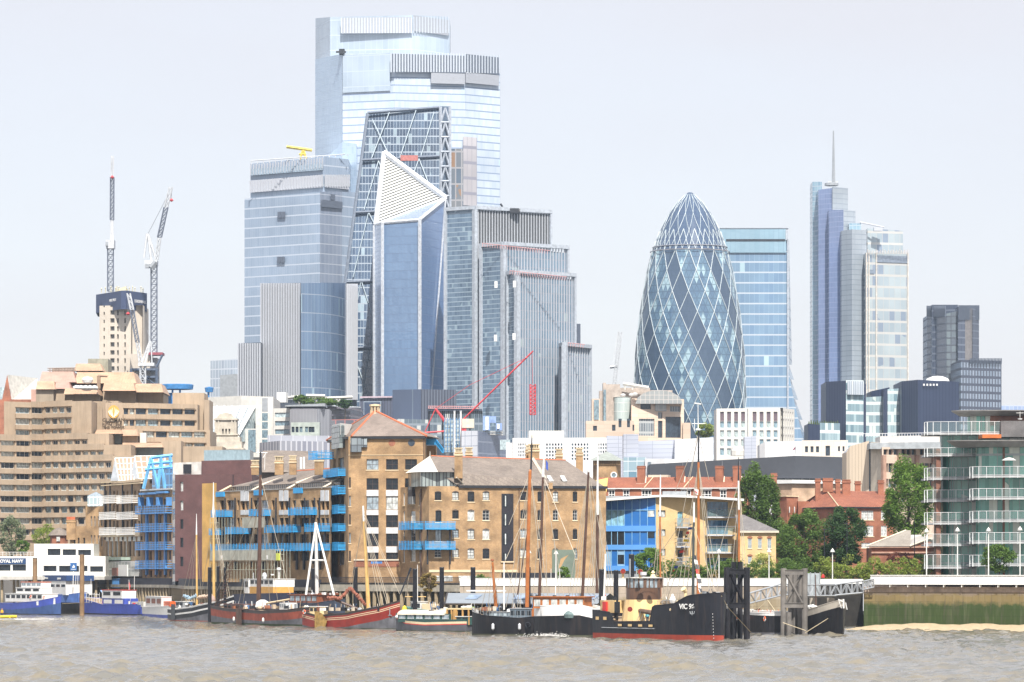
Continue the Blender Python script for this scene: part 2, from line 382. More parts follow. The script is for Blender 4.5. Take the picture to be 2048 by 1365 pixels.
BANK = [(-1400, 1000), (0, 905), (195, 885), (285, 852), (345, 836), (372, 775), (640, 700), (920, 674), (1603, 668), (1726, 668)]
bank = [(XX(x, D), D) for x, D in BANK]
g = MB(); B2 = [(XX(1728, 634), 634), (XX(2700, 600), 600), (2100, 560), (2100, 3000), (-2100, 3000), (-2100, 1100)]
lp = [(x, y) for x, y in bank]+[(XX(1728, 668), 668)]+B2
g.poly([(x, y, GZ-.1) for x, y in lp]); g.poly([(-2100, 1100, -.8), (bank[0][0], bank[0][1], -.8), (bank[0][0], bank[0][1], GZ-.1), (-2100, 1100, GZ-.1)])
for (xa, ya), (xb, yb) in zip(bank[:2], bank[1:3]): g.poly([(xa,ya,-.8),(xb,yb,-.8),(xb,yb,GZ-.1),(xa,ya,GZ-.1)])
ASPH = plain('city_ground', (.16, .15, .14), .9, var=.3, vs=.1); struct('land', g, ASPH)
# river wall materials: algae below the tide line, stained stone above
def tidewall(name, z1, z2, top, mid, low, ul=.6):
    m, nt, b = newmat(name); uv = tc(nt, 'UV'); sp = _n(nt, 'ShaderNodeSeparateXYZ'); nt.links.new(uv, sp.inputs[0])
    wv = mth(nt, 'ADD', sp.outputs[1], mth(nt, 'MULTIPLY', noise(nt, uv, .6, 6, .7), 2.2))
    c = mix(nt, ramp(nt, wv, z1-.2, z1+.5), low, mid); c = mix(nt, ramp(nt, wv, z2-.2, z2+.5), c, top)
    st = noise(nt, scalev(nt, uv, (1.6, .12, 1)), 1.2, 5); c = mix(nt, ramp(nt, st, .5, .72, 0, ul), c, (.42, .37, .28)); c = mix(nt, ramp(nt, noise(nt, scalev(nt, uv, (2.2, .2, 1)), .9, 4), .55, .7, 0, .5), c, (.07, .06, .04))
    t = _n(nt, 'ShaderNodeTexBrick'); nt.links.new(uv, t.inputs['Vector']); t.inputs['Scale'].default_value = 1; t.inputs['Brick Width'].default_value = 3.2; t.inputs['Row Height'].default_value = 1.1; t.inputs['Mortar Size'].default_value = .03
    t.inputs['Color1'].default_value = (1,1,1,1); t.inputs['Color2'].default_value = (.85,.85,.85,1); t.inputs['Mortar'].default_value = (.6,.6,.6,1)
    c = mix(nt, 1., c, t.outputs[0], 'MULTIPLY'); nt.links.new(c, b.inputs['Base Color']); b.inputs['Roughness'].default_value = .85; return m
WALLM = tidewall('river_wall_stone', 1.2, 5.6, (.40, .33, .26), (.30, .24, .15), (.13, .15, .04))
WALLR = tidewall('algae_wall', 5.1, 6.6, (.24, .19, .15), (.20, .15, .06), (.028, .052, .006), .12)
# middle wall with white parapet, right wall
t = thing('river_wall', 'long pale stained river wall with white parapet behind the moored boats', 'river wall', (XX(1300, 668), 668, 0))
F = Fa(920, 674, 1603, 668); b = MB(); F.wall(b, 0, F.L, -.8, GZ-.4); b.build('wall_face', WALLM, t)
b = MB(); F.ub(b, 0, GZ-.45, F.L, GZ+.75, -.15, .12); F.ub(b, 0, GZ+.75, F.L, GZ+.86, -.25, .2); b.build('parapet', WHITE, t)
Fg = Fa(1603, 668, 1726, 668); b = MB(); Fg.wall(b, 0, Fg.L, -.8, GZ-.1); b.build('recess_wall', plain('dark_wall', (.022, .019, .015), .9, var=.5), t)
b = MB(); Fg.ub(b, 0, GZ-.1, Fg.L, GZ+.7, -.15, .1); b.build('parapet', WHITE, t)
F = Fa(1727.5, 633, 2500, 607)
t = thing('algae_river_wall', 'tall river wall green with algae above the shingle beach on the right', 'river wall', (XX(1900, 627), 627, 0))
b = MB(); F.wall(b, 0, F.L, -.8, 5.9); b.poly([F.P(0,-.8), F.P(0,5.9), F.P(0,5.9,-36), F.P(0,-.8,-36)]); b.build('wall_face', WALLR, t)
b = MB(); F.ub(b, 0, 5.9, F.L, 6.75, -.6, .1); b.poly([F.P(0,6.75,-.6), F.P(F.L,6.75,-.6), F.P(F.L,7.12,-1.6), F.P(0,7.12,-1.6)]); b.build('coping', plain('coping_stone', (.33, .26, .21), .9, var=.35, streak=.5), t)
b = MB(); F.ub(b, F.u(1745), 7.1, F.L, 7.25, -.6, 1.0); F.ub(b, F.u(1745), 7.25, F.L, 8.55, .93, .97, 0)
for i in range(150):
    u = F.u(1747)+i*.74; F.ub(b, u, 7.25, u+.07, 8.5, .97, 1.03)
    if i % 4 == 0: F.ub(b, u, 6.7, u+.12, 7.1, .1, .9)
F.ub(b, F.u(1745), 8.5, F.L, 8.62, .88, 1.1); b.build('balustrade', WHITE, t)
# beach
def grain(name, c1, c2, sc):
    m, nt, b = newmat(name); o = tc(nt); c = mix(nt, ramp(nt, noise(nt, o, sc, 6, .8), .3, .7), c1, c2); nt.links.new(c, b.inputs['Base Color']); b.inputs['Roughness'].default_value = .95
    bp = _n(nt, 'ShaderNodeBump'); bp.inputs['Distance'].default_value = .15; nt.links.new(noise(nt, o, 5, 4), bp.inputs['Height']); nt.links.new(bp.outputs[0], b.inputs['Normal']); return m
b = MB(); n = 60; rows = 8
def bp_(i, j):
    u = F.u(1700)+i*(F.L-F.u(1700))/n; s = j/rows; zt = .95*max(0, min(1, (i+1)/7))*(1+.12*math.sin(i*.7))
    return F.P(u, max(-.3, zt*(1-s)-.25*s)+.05*math.sin(i*2.1+j*1.7), .02+s*(12.5+1.2*math.sin(i*.45)))
for i in range(n):
    for j in range(rows): b.poly([bp_(i,j), bp_(i+1,j), bp_(i+1,j+1), bp_(i,j+1)])
o = b.build('shingle_beach', grain('shingle', (.36, .27, .16), (.56, .46, .31), 1.4), smooth=True); o['kind'] = 'structure'
# timber quay on the left
t = thing('timber_quay', 'old timber piled quay with dark fascia and green weed below the brown buildings', 'quay', (XX(500, 735), 735, 0))
QW = [(195, 885), (285, 852), (345, 836), (372, 775), (640, 700), (920, 674)]
pm = MB(); fm = MB(); cm = MB(); wm = MB(); rm = MB(); WEED = tidewall('weedy_timber', 2.6, 4.0, (.42, .33, .21), (.22, .18, .09), (.05, .07, .02))
for (xa, da), (xb, db) in zip(QW[:-1], QW[1:]):
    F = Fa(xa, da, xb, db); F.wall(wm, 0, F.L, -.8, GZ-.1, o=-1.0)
    F.ub(cm, 0, 5.75, F.L, 6.35, -1, .3)
    if xb <= 640: F.ub(fm, 0, 6.35, F.L, 7.75, -.3, .1)
    else:
        for i in range(int(F.L/.28)): F.ub(rm, i*.28, 6.9, i*.28+.06, 8.1, -.1, -.04)
        F.ub(rm, 0, 8.1, F.L, 8.18, -.12, -.02); F.ub(cm, 0, 6.36, F.L, 6.9, -.6, 0)
    for i in range(int(F.L/1.75)+1):
        u = i*1.75; F.ub(pm, u, -.8, u+.42, 5.74, -.3, .12)
        if i % 3 == 1: F.ub(pm, u-.1, 2.0, u+1.5, 2.3, .12, .2)
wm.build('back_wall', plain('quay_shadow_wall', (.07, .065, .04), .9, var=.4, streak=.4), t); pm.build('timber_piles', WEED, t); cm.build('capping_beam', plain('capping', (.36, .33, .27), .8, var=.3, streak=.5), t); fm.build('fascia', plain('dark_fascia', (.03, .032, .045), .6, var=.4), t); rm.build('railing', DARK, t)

# ---------------- far city ----------------
def slab(root, name, mat, pts, dep=30, zb=6.5, mt=None, ytop=None):
    """walls through plan points (column, distance, row of the top), closed behind"""
    p = [(XX(x, D), D, ZZ(y, D)) for x, D, y in pts]
    a, z = p[0], p[-1]; q = [(z[0], max(z[1], a[1])+dep, z[2]), (a[0], max(z[1], a[1])+dep, a[2])]; al = p+q; b = MB()
    for i in range(len(al)):
        j = (i+1) % len(al); b.poly([(al[i][0], al[i][1], zb), (al[j][0], al[j][1], zb), (al[j][0], al[j][1], al[j][2]), (al[i][0], al[i][1], al[i][2])], 0)
    b.poly(al, 1); return b.build(name, [mat, mt or LGREY], root)
def edge(b, p, q, w=.6, d=.6): b.tube(W(*p), W(*q), w, w, 4)
def fins(root, F, x0, x1, y0, y1, n, wpx=.45, dp=1.0, mat=None, name='fins', y0b=None, y1b=None):
    b = MB()
    for i in range(n+1):
        s = i/n; x = x0+(x1-x0)*s; ya = y0+((y0b if y0b is not None else y0)-y0)*s; yb = y1+((y1b if y1b is not None else y1)-y1)*s
        u = F.u(x); w_ = wpx; F.ub(b, u-w_/2, F.z(x, yb), u+w_/2, F.z(x, ya), 0, dp)
    return b.build(name, mat or LGREY, root)
# colours of far glass
fin_pale = plain('pale_fins', (.46, .48, .52), .6, var=.05); fin_dark = plain('dark_louvre', (.10, .12, .16), .6, var=.1)
# --- tallest tower
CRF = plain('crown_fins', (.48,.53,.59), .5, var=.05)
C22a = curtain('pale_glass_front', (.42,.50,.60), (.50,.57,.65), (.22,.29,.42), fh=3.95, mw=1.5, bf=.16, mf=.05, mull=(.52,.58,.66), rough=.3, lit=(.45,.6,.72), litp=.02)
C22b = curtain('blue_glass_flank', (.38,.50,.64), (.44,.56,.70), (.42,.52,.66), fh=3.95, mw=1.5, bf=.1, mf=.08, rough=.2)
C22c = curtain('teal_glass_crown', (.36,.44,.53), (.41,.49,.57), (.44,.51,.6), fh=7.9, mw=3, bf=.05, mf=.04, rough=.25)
t = thing('skyscraper', 'tallest pale glass tower with stepped top at the back of the cluster', 'skyscraper', (XX(815, 2060), 2060, GZ))
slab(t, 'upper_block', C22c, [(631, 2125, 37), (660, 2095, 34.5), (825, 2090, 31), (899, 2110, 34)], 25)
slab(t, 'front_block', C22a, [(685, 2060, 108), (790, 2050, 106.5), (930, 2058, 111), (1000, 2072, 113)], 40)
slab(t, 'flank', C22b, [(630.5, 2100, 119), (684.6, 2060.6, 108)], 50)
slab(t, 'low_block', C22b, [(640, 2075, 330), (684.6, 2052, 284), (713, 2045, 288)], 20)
F = Fa(683, 2091, 823, 2088.5); FB(F, (683, 35, 823, 67, .03, .1), 'louvre_backing', plain('louvre_grey', (.33, .35, .39), .6, var=.06), t); fins(t, F, 683, 823, 36, 67, 24, .7, .3, CRF)
F = Fa(826, 2089.5, 898, 2108); fins(t, F, 827, 897, 34, 67, 12, .7, .3, CRF); FB(F, (827, 36, 897, 67, .03, .1), 'louvre_backing', plain('louvre_grey', ()), t)
F = Fa(782, 2047, 930, 2056); b = MB(); F.px(b, 782, 110, 930, 145, .05, .3); F2 = Fa(930.5, 2056, 1000, 2070); F2.px(b, 931, 112, 998, 147, .05, .3); b.build('plant_louvre', fin_dark, t)
fins(t, F, 782, 930, 107, 145, 26, .7, .35, CRF); fins(t, F2, 935, 998, 110, 147, 11, .7, .35, CRF)
b = MB(); F.px(b, 862, 146, 930, 168, .03, .12); F2.px(b, 931, 148, 998, 169, .03, .12); b.build('solid_panels', plain('louvre_grey', ()), t)
FB(Fa(685, 2059.5, 790, 2049.5), (686, 109, 781, 184, .1, .3), 'crown_glass', C22c, t)
FB(Fa(925, 2056.5, 954, 2062), (925, 275, 952, 412, .5, .8), 'reflection_strip', curtain('warm_strip', (.42,.40,.42), (.5,.48,.5), (.25,.25,.3), fh=7.9, mw=3, bf=.2, rough=.3), t)
b = MB(); b.tube(W(672, 104, 2060), W(692, 104, 2060), .6); b.tube(W(682, 110, 2060), W(684, 100, 2060), 1); b.box(*W(678, 108, 2058), *W(690, 101, 2064)); b.build('roof_cradle', DARK, t)
# --- sloped tower (wedge) with ladder frame
C_L = curtain('wedge_glass', (.03,.055,.10), (.07,.11,.17), (.12,.17,.23), fh=4.2, mw=1.5, bf=.14, mf=.08, mull=(.22,.30,.37), lit=(.25,.33,.38), litp=.07, rough=.1, big=.3)
t = thing('wedge_tower', 'dark glass wedge tower with sloping left edge and white ladder frame', 'skyscraper', (XX(800, 1935), 1935, GZ))
A, Bq, Cq, Dq = W(655, 830, 1915), W(879, 830, 1915), W(879, 214, 1965), W(735, 227, 1965)
b = MB(); b.poly([A, Bq, Cq, Dq]); bk = Vector((0, 60, 0)); A2, B2_, C2, D2 = A+Vector((0,70,0)), Bq+Vector((0,70,0)), Cq+Vector((0,20,0)), Dq+Vector((0,20,0))
b.poly([A, Dq, D2, A2]); b.poly([Bq, Cq, C2, B2_]); b.poly([Dq, Cq, C2, D2]); b.poly([A2, B2_, C2, D2]); b.build('glass_front', C_L, t)
def onw(x, y, off=-1.2):
    s = (830-y)/616.; return W(x, y, 1915+50*s+off)
b = MB()
for y, xl in ((215.5, 735), (313, 722), (418, 706), (557, 688.5), (690, 671)): b.tube(onw(xl, y+(11 if y < 300 else 8)), onw(879, y), .75, n=4)
b.tube(onw(735, 227), onw(655, 830), .8, n=4); b.build('floor_beams', plain('beam_grey', (.16,.19,.24), .5), t)
b = MB()
for p in (((780,222),(742,320)),((833,218),(800,315)),((868,225),(842,312)),((745,240),(780,315)),((757,322),(728,420)),((757,322),(790,400)),((838,318),(808,400)),((838,318),(870,400)),((737,425),(706,555)),((737,425),(765,480)),((722,560),(700,690)),((722,560),(748,640)),((748,640),(722,800)),((700,690),(740,800)),((865,415),(878,380))):
    b.tube(onw(*p[0]), onw(*p[1]), .28, n=4)
b.build('bracing', plain('brace_pale', (.30,.38,.43), .5), t)
b = MB()
for x in (881, 900): b.tube(W(x, 214, 1962), W(x, 830, 1962), .7, n=4)
for i in range(14):
    y0 = 216+i*29.4; y1 = y0+29.4; b.tube(W(882, y1, 1962), W(890.5, y0, 1962), .45, n=4); b.tube(W(899, y1, 1962), W(890.5, y0, 1962), .45, n=4); b.tube(W(881, y1, 1962), W(900, y1, 1962), .6, n=4)
b.build('ladder_frame', plain('frame_white', (.44,.48,.54), .5), t)
b = MB(); b.box(*W(880, 830, 1968), W(901, 214, 1968).x, 1985, ZZ(213, 1968)); b.build('lift_core', plain('core_dark', (.10,.14,.2), .3), t)
b = MB(); b.box(*W(902, 830, 1975), W(926, 298, 1975).x, 1995, ZZ(298, 1975)); b.build('service_core', curtain('core_glass', (.08,.12,.17), (.2,.2,.2), (.3,.3,.32), fh=8, mw=3, bf=.1, mf=.2, lit=(.28,.17,.10), litp=.08, rough=.2), t)
b = MB(); F = Fa(802, 1938, 836, 1938); F.px(b, 801, 311, 836, 322, 0, .3); b.build('red_blind', plain('dull_red', (.45,.16,.14), .6), t)
# --- folded tower with white triangular sail
t = thing('folded_tower', 'blue folded glass tower with bright white triangular roof screen', 'skyscraper', (XX(820, 1850), 1850, GZ))
Cs1 = curtain('folded_glass_dark', (.13,.20,.32), (.15,.23,.36), (.10,.15,.25), fh=4, mw=1.5, bf=.06, mf=.06, rough=.04, big=.1, wob=.25)
Cs2 = curtain('folded_glass_blue', (.13,.22,.42), (.15,.25,.45), (.10,.17,.33), fh=4, mw=1.5, bf=.07, mf=.07, rough=.12, big=.1)
Cs3 = curtain('folded_glass_edge', (.40,.50,.66), (.44,.54,.70), (.3,.4,.55), fh=2, mw=3, bf=.12, mf=.02, rough=.2)
P0, P1, P2, P3, AP = (748, 1872), (765, 1852), (839, 1846), (892, 1880), (768, 1885)
b = MB(); b.poly([W(*p[:1], 830, p[1]) if 0 else W(p[0], y, p[1]) for p, y in ((P0,830),(P1,830),(P1,446),(P0,451))]); b.build('edge_face', Cs3, t)
b = MB(); b.poly([W(P1[0],830,P1[1]), W(P2[0],830,P2[1]), W(P2[0],440,P2[1]), W(P1[0],446,P1[1])]); b.build('front_face', Cs1, t)
b = MB(); b.poly([W(P2[0],830,P2[1]), W(P3[0],830,P3[1]), W(P3[0],397,P3[1]), W(P2[0],440,P2[1])]); b.build('right_face', Cs2, t)
b = MB(); r_ = 1930; b.poly([W(750,830,r_), W(886,830,r_), W(886,400,r_), W(768,320,r_), W(750,450,r_)]); b.poly([W(P3[0],830,P3[1]), W(P3[0],397,P3[1]), W(886,400,r_), W(886,830,r_)]); b.poly([W(P0[0],830,P0[1]), W(P0[0],451,P0[1]), W(750,450,r_), W(750,830,r_)]); b.build('rear_faces', Cs2, t)
apx = W(AP[0], 305, AP[1]); L_ = W(751, 450, P0[1]); Rr = W(892, 397, P3[1]); Fm = W(P2[0], 440, P2[1]); F1_ = W(P1[0], 446, P1[1])
SAIL = plain('white_screen', (.86,.86,.82), .5, var=.03); ft = [apx, L_, Rr]
b = MB()
for i in range(24):
    s0, s1 = i/24, (i+.92)/24
    p = [apx.lerp(L_, s0)+Vector((0,1.5,0)), apx.lerp(Rr, s0)+Vector((0,1.5,0)), apx.lerp(Rr, s1), apx.lerp(L_, s1)]; b.poly(p)
b.poly([apx+Vector((0,2.5,0)), L_+Vector((0,2.5,0)), Rr+Vector((0,2.5,0))]); b.build('louvred_screen', SAIL, t)
b = MB(); b.tube(apx, L_, 1.2, n=6); b.tube(apx, Rr, 1.5, n=6); b.tube(L_, Rr, .9, n=6); b.tube(Rr, Fm, .8, n=6); b.tube(F1_, Fm, .8, n=6); b.tube(L_, F1_, .8, n=6)
b.tube(W(765,446,1850), W(765,830,1850), .7, n=4); b.tube(W(839.5,440,1844), W(839.5,830,1844), .8, n=4); b.tube(W(749,451,1870), W(749,830,1870), .8, n=4); b.tube(W(891,400,1877), W(862,800,1858), .4, n=4); b.build('white_edges', plain('edge_white', (.58,.61,.65), .4), t)
b = MB(); b.poly([L_, F1_, Fm, Rr]); b.build('soffit_face', plain('soffit_blue', (.30,.38,.52), .3), t)
# --- stacked slab tower at the left of the cluster
C8a = curtain('silver_bands', (.24,.31,.41), (.28,.35,.45), (.44,.50,.58), fh=4.95, mw=1.5, bf=.13, mf=.03, rough=.25)
C8b = curtain('silver_side', (.17,.21,.29), (.21,.25,.33), (.38,.42,.48), fh=4.95, mw=2.9, bf=.09, mf=.05, rough=.2)
t = thing('banded_tower', 'silver banded office tower with yellow roof crane above the finned tower', 'skyscraper', (XX(600, 2000), 2000, GZ))
slab(t, 'main_block', C8a, [(489, 2030, 398), (640, 2000, 384)], 45); slab(t, 'side_block', C8b, [(640, 2000, 384), (684, 2012, 384)], 30); slab(t, 'rear_block', C8a, [(683, 2013, 384), (711, 2022, 385)], 30)
slab(t, 'top_block', C8a, [(501, 2035, 328), (648, 2006, 314), (697, 2018, 319)], 30)
F = Fa(501, 2034, 648, 2005); F2 = Fa(648, 2005, 697, 2017); m_ = plain('top_louvre', (.45,.47,.52), .6, var=.05); g_ = plain('strip_glass', (.30,.38,.46), .15, var=.2)
b = MB(); F.ub(b, 1, F.z(501, 386), F.L-.5, F.z(501, 362), .2, .6); F2.ub(b, .5, F.z(501, 386), F2.L, F.z(501, 362), .2, .6); b.build('plant_louvre', m_, t)
b = MB(); F.ub(b, 1, F.z(501, 352), F.L-.5, F.z(501, 339), .2, .6); b.build('strip_window', g_, t)
fins(t, F, 503, 646, 362, 386, 26, .5, 1.2, fin_pale, y0b=350, y1b=373); fins(t, F2, 650, 696, 350, 374, 9, .5, 1.2, fin_pale); fins(t, F, 503, 646, 330, 351, 26, .25, .9, fin_pale, y0b=316, y1b=337)
b = MB(); b2 = MB(); F = Fa(641, 1999, 684, 2011)
F.px(b, 642, 402, 684, 416, .1, .4); F.px(b, 661, 389, 669, 400, .1, .4)
F = Fa(489, 2029, 640, 1999)
for x, y in ((556, 424), (564, 424), (555, 514), (563, 514)): F.px(b, x, y, x+7, y+12, .1, .4)
b.build('dark_panes', fin_dark, t)
b = MB()
for x in range(503, 697, 12): b.tube(W(x, 330-(x-501)*.09, 2012), W(x, 320-(x-501)*.06, 2012), .25, n=4)
b.tube(W(502, 322, 2012), W(690, 309, 2012), .25, n=4); b.build('roof_railing', LGREY, t)
t = thing('roof_crane', 'small yellow crane standing on the roof of the banded tower', 'crane', W(606, 318, 2015)); YEL = plain('crane_yellow', (.75,.6,.12), .5)
TB(W(573, 294, 2015), W(624, 301, 2015), (.8, .8, 4), 'jib', YEL, t); b = MB(); b.tube(W(606, 300, 2015), W(600, 319, 2015), .6, n=4); b.tube(W(607, 300, 2015), W(612, 319, 2015), .6, n=4); b.tube(W(598, 309, 2015), W(612, 309, 2015), .5, n=4); b.build('mast', YEL, t)
# --- finned tower with curved glass
t = thing('finned_tower', 'vertical finned tower with dark curved glass front beside the roof garden', 'office tower', (XX(610, 1840), 1840, GZ))
CW = curtain('curved_glass', (.13,.19,.29), (.15,.22,.32), (.28,.33,.4), fh=8.6, mw=1.6, bf=.05, mf=.07, rough=.05, lit=(.3,.42,.5), litp=.02, big=.15)
WH = plain('fin_backing', (.085,.10,.125), .4); slab(t, 'fin_block', WH, [(522, 1858, 568), (602, 1845, 566)], 40)
F = Fa(522, 1858, 602, 1845); fins(t, F, 524, 600, 567, 800, 15, .5, 1.0, fin_pale)
pts = []
for i in range(13):
    s = i/12; pts.append((602+90*s, 1840+38*s*s*s+4*math.sin(s*3.14), 567-1.2*math.sin(s*3.14)))
slab(t, 'curved_front', CW, pts, 20); F = Fa(692, 1878, 712, 1905); slab(t, 'end_block', WH, [(692, 1878, 568), (712, 1905, 573)], 15); fins(t, F, 693, 712, 568, 800, 5, .4, .9, fin_pale)
slab(t, 'low_block', WH, [(477, 1850, 687), (522, 1845, 685)], 25); F = Fa(477, 1850, 522, 1845); fins(t, F, 478, 521, 687, 800, 9, .5, .9, fin_pale)
# --- stepped tower
t = thing('stepped_tower', 'stepped office tower of vertical fins behind the red crane', 'skyscraper', (XX(1020, 1800), 1800, GZ))
CS = curtain('dark_banded_glass', (.07,.115,.175), (.13,.19,.26), (.28,.36,.42), fh=2.1, mw=1.5, bf=.16, mf=.05, mull=(.14,.2,.27), lit=(.22,.30,.36), litp=.07, rough=.08, big=.25)
CF = curtain('fin_glass', (.10,.17,.24), (.16,.23,.30), (.17,.2,.25), fh=4.1, mw=2.6, bf=.14, mf=.1, rough=.15, lit=(.28,.36,.38), litp=.05)
EW = plain('white_edge_stone', (.40,.44,.49), .6)
def stepb(x0, x1, x2, y0, y1, y2, D, nf, dt, deep=None):
    slab(t, 'block', CS, [(x0, D+10, y0), (x1, D, y1)], 30); slab(t, 'block', CF, [(x1, D, y1), (x2, D+22, y2)], 25, mt=EW)
    Fl = Fa(x0, D+10, x1, D); F = Fa(x1, D, x2, D+22); z1 = F.z(x1, y1)
    b = MB()
    for i in range(nf+1): u = F.L*i/nf; F.ub(b, u-.16, 8, u+.16, z1, 0, .5)
    b.build('fins', fin_pale, t)
    b = MB(); F.ub(b, -.5, z1, F.L+.4, z1+1.6, -1, 1.4); Fl.ub(b, -.6, z1, Fl.L, z1+1.6, -1, 1); Fl.ub(b, -.6, 8, .8, z1, -.5, 1); F.ub(b, -1, 8, .6, z1, -1, 1.3); F.ub(b, F.L-.5, 8, F.L+.5, z1, -1, 1.2); b.build('edge_frame', EW, t)
    if deep: b = MB(); F.ub(b, .8, F.z(x1, deep), F.L-.6, z1-.2, .05, .2); b.build('dark_slots', plain('slot_dark', (.07,.075,.08), .7), t)
stepb(892, 950, 1100, 421, 419, 436, 1800, 27, 1, 495); stepb(963, 1007, 1134, 491, 491, 507, 1785, 22, 1); stepb(1016, 1034, 1148, 547, 547, 560, 1772, 22, 1); stepb(1122, 1129, 1178, 692, 692, 698, 1765, 10, 1)
b = MB(); 
for x, y in ((992, 568), (1029, 567), (991, 675), (1028, 672)): b.box(*W(x-3, y+8, 1765), W(x+3, y, 1765).x, 1767, ZZ(y-5, 1765))
b.build('white_hoist_boxes', WHITE, t)
b = MB(); b.tube(W(1003, 419, 1810), W(1040, 424, 1810), 1.3, n=6); b.tube(W(1005, 414, 1810), W(1001, 408, 1810), .5); b.box(*W(1020, 426, 1808), W(1038, 415, 1808).x, 1812, ZZ(417, 1808)); b.build('roof_cradle', DARK, t)
for x0, x1, y, D in ((965, 1100, 490, 1783), (1020, 1134, 545, 1770), (1136, 1170, 689, 1765)): b = MB(); [b.tube(W(x, y+(x-x0)*.11+4, D), W(x, y+(x-x0)*.11-4, D), .12, n=3) for x in range(x0, x1, 5)]; b.tube(W(x0, y-3, D), W(x1, y+(x1-x0)*.11-3, D), .15, n=4); b.build('site_guardrail', plain('site_red', (.55,.3,.3), .6), t)
t = thing('dark_slab_tower', 'narrow dark tower edge showing behind the stepped tower', 'office tower', (XX(1155, 2000), 2000, GZ)); slab(t, 'block', fin_dark, [(1148, 2000, 648), (1161, 2003, 648)], 20); slab(t, 'low_part', LGREY, [(1146, 1995, 667), (1151, 1996, 667)], 10)
# --- curved diagrid tower
t = thing('diagrid_tower', 'rounded bullet-shaped glass tower with spiral dark bands and white diagonal lines', 'skyscraper', (XX(1385, 1966), 1966, GZ))
PROF = [(380,4),(388,14),(398,24),(412,35),(430,47),(460,62),(497,76),(540,87),(600,98),(660,106),(720,111),(770,113.5),(830,112),(880,106),(960,92),(1100,80)]
def rg(y):
    for (a, r0), (b_, r1) in zip(PROF[:-1], PROF[1:]):
        if y <= b_: return r0+(r1-r0)*(max(a, y)-a)/(b_-a)
    return PROF[-1][1]
GC0 = Vector((XX(1385, 1966), 1966+28, 0)); k_ = 1966/FPX; NN = 18
def gp(a, y, dr=0): r = rg(y)*k_*1.0+dr; return Vector((GC0.x+r*math.cos(a), GC0.y+r*math.sin(a), ZZ(y, 1980)))
def ghm(name, g1, g2, line, n, lw, lit=None, rough=.1):
    m, nt, b_ = newmat(name); uv = tc(nt, 'UV'); sp = _n(nt, 'ShaderNodeSeparateXYZ'); nt.links.new(uv, sp.inputs[0])
    a = mth(nt, 'MULTIPLY', sp.outputs[0], n); q = mth(nt, 'MULTIPLY', sp.outputs[1], n); ci = _n(nt, 'ShaderNodeCombineXYZ'); nt.links.new(mth(nt, 'FLOOR', a), ci.inputs[0]); nt.links.new(mth(nt, 'FLOOR', q), ci.inputs[1])
    wn = _n(nt, 'ShaderNodeTexWhiteNoise', noise_dimensions='3D'); nt.links.new(ci.outputs[0], wn.inputs['Vector'])
    c = mix(nt, wn.outputs[0], g1, g2)
    if lit: c = mix(nt, mth(nt, 'GREATER_THAN', wn.outputs[0], .8), c, lit)
    ln = mth(nt, 'MAXIMUM', mth(nt, 'LESS_THAN', mth(nt, 'FRACT', a), lw), mth(nt, 'LESS_THAN', mth(nt, 'FRACT', q), lw))
    fl = mth(nt, 'LESS_THAN', mth(nt, 'FRACT', mth(nt, 'ADD', mth(nt, 'ADD', a, q), 20)), lw*1.2)
    c = mix(nt, mth(nt, 'MULTIPLY', mth(nt, 'MAXIMUM', ln, fl), .55), c, line); nt.links.new(c, b_.inputs['Base Color']); b_.inputs['Roughness'].default_value = rough; b_.inputs['Specular IOR Level'].default_value = .8; return m
GL = ghm('diamond_glass_light', (.08,.14,.22), (.13,.22,.30), (.05,.08,.12), 3, .14, (.3,.43,.49)); GK = ghm('diamond_glass_dark', (.045,.075,.125), (.055,.088,.14), (.04,.07,.1), 4, .08, rough=.2); GT = ghm('dome_glass', (.045,.075,.14), (.06,.10,.17), (.10,.14,.2), 4, .08)
b = MB(); mats = [GL, GK, GT]; ST = 2*math.pi/NN; dh = 42.; y_base = 500
lines = MB(); bands = MB()
def node(i, j): return gp(i*ST+(j % 2)*ST/2+.1, y_base+j*dh)
for j in range(-1, 14):
    for i in range(NN):
        off = j % 2; A0 = node(i, j); Lh = node(i-1 if not off else i, j+1); Rh = node(i if not off else i+1, j+1); Bt = node(i, j+2)
        if y_base+j*dh < 495: pass
        h = i-(j//2)-(0 if not off else 0)
        # a strip that winds down to the right as seen from the river keeps (i - row/2) constant
        key = (i-(j+off)//2) % 3 if not off else (i-(j-1)//2) % 3
        n_ = len(b.f); mt = 1 if key == 0 else 0
        # curved rhombus split for roundness
        mA = (A0+Lh)/2; b.poly([A0, Lh, Bt, Rh], mt, [(7*i,9*j+20),(7*i+1,9*j+20),(7*i+1,9*j+21),(7*i,9*j+21)])
        for p, q in ((A0, Lh), (A0, Rh)):
            pass
        for p, q in ((A0, Lh), (A0, Rh)):
            d = Vector((p.x-GC0.x, p.y-GC0.y, 0)).normalized()*.25; d2 = Vector((q.x-GC0.x, q.y-GC0.y, 0)).normalized()*.25; lines.tube(p+d, q+d2, .2, n=4, cap=False)
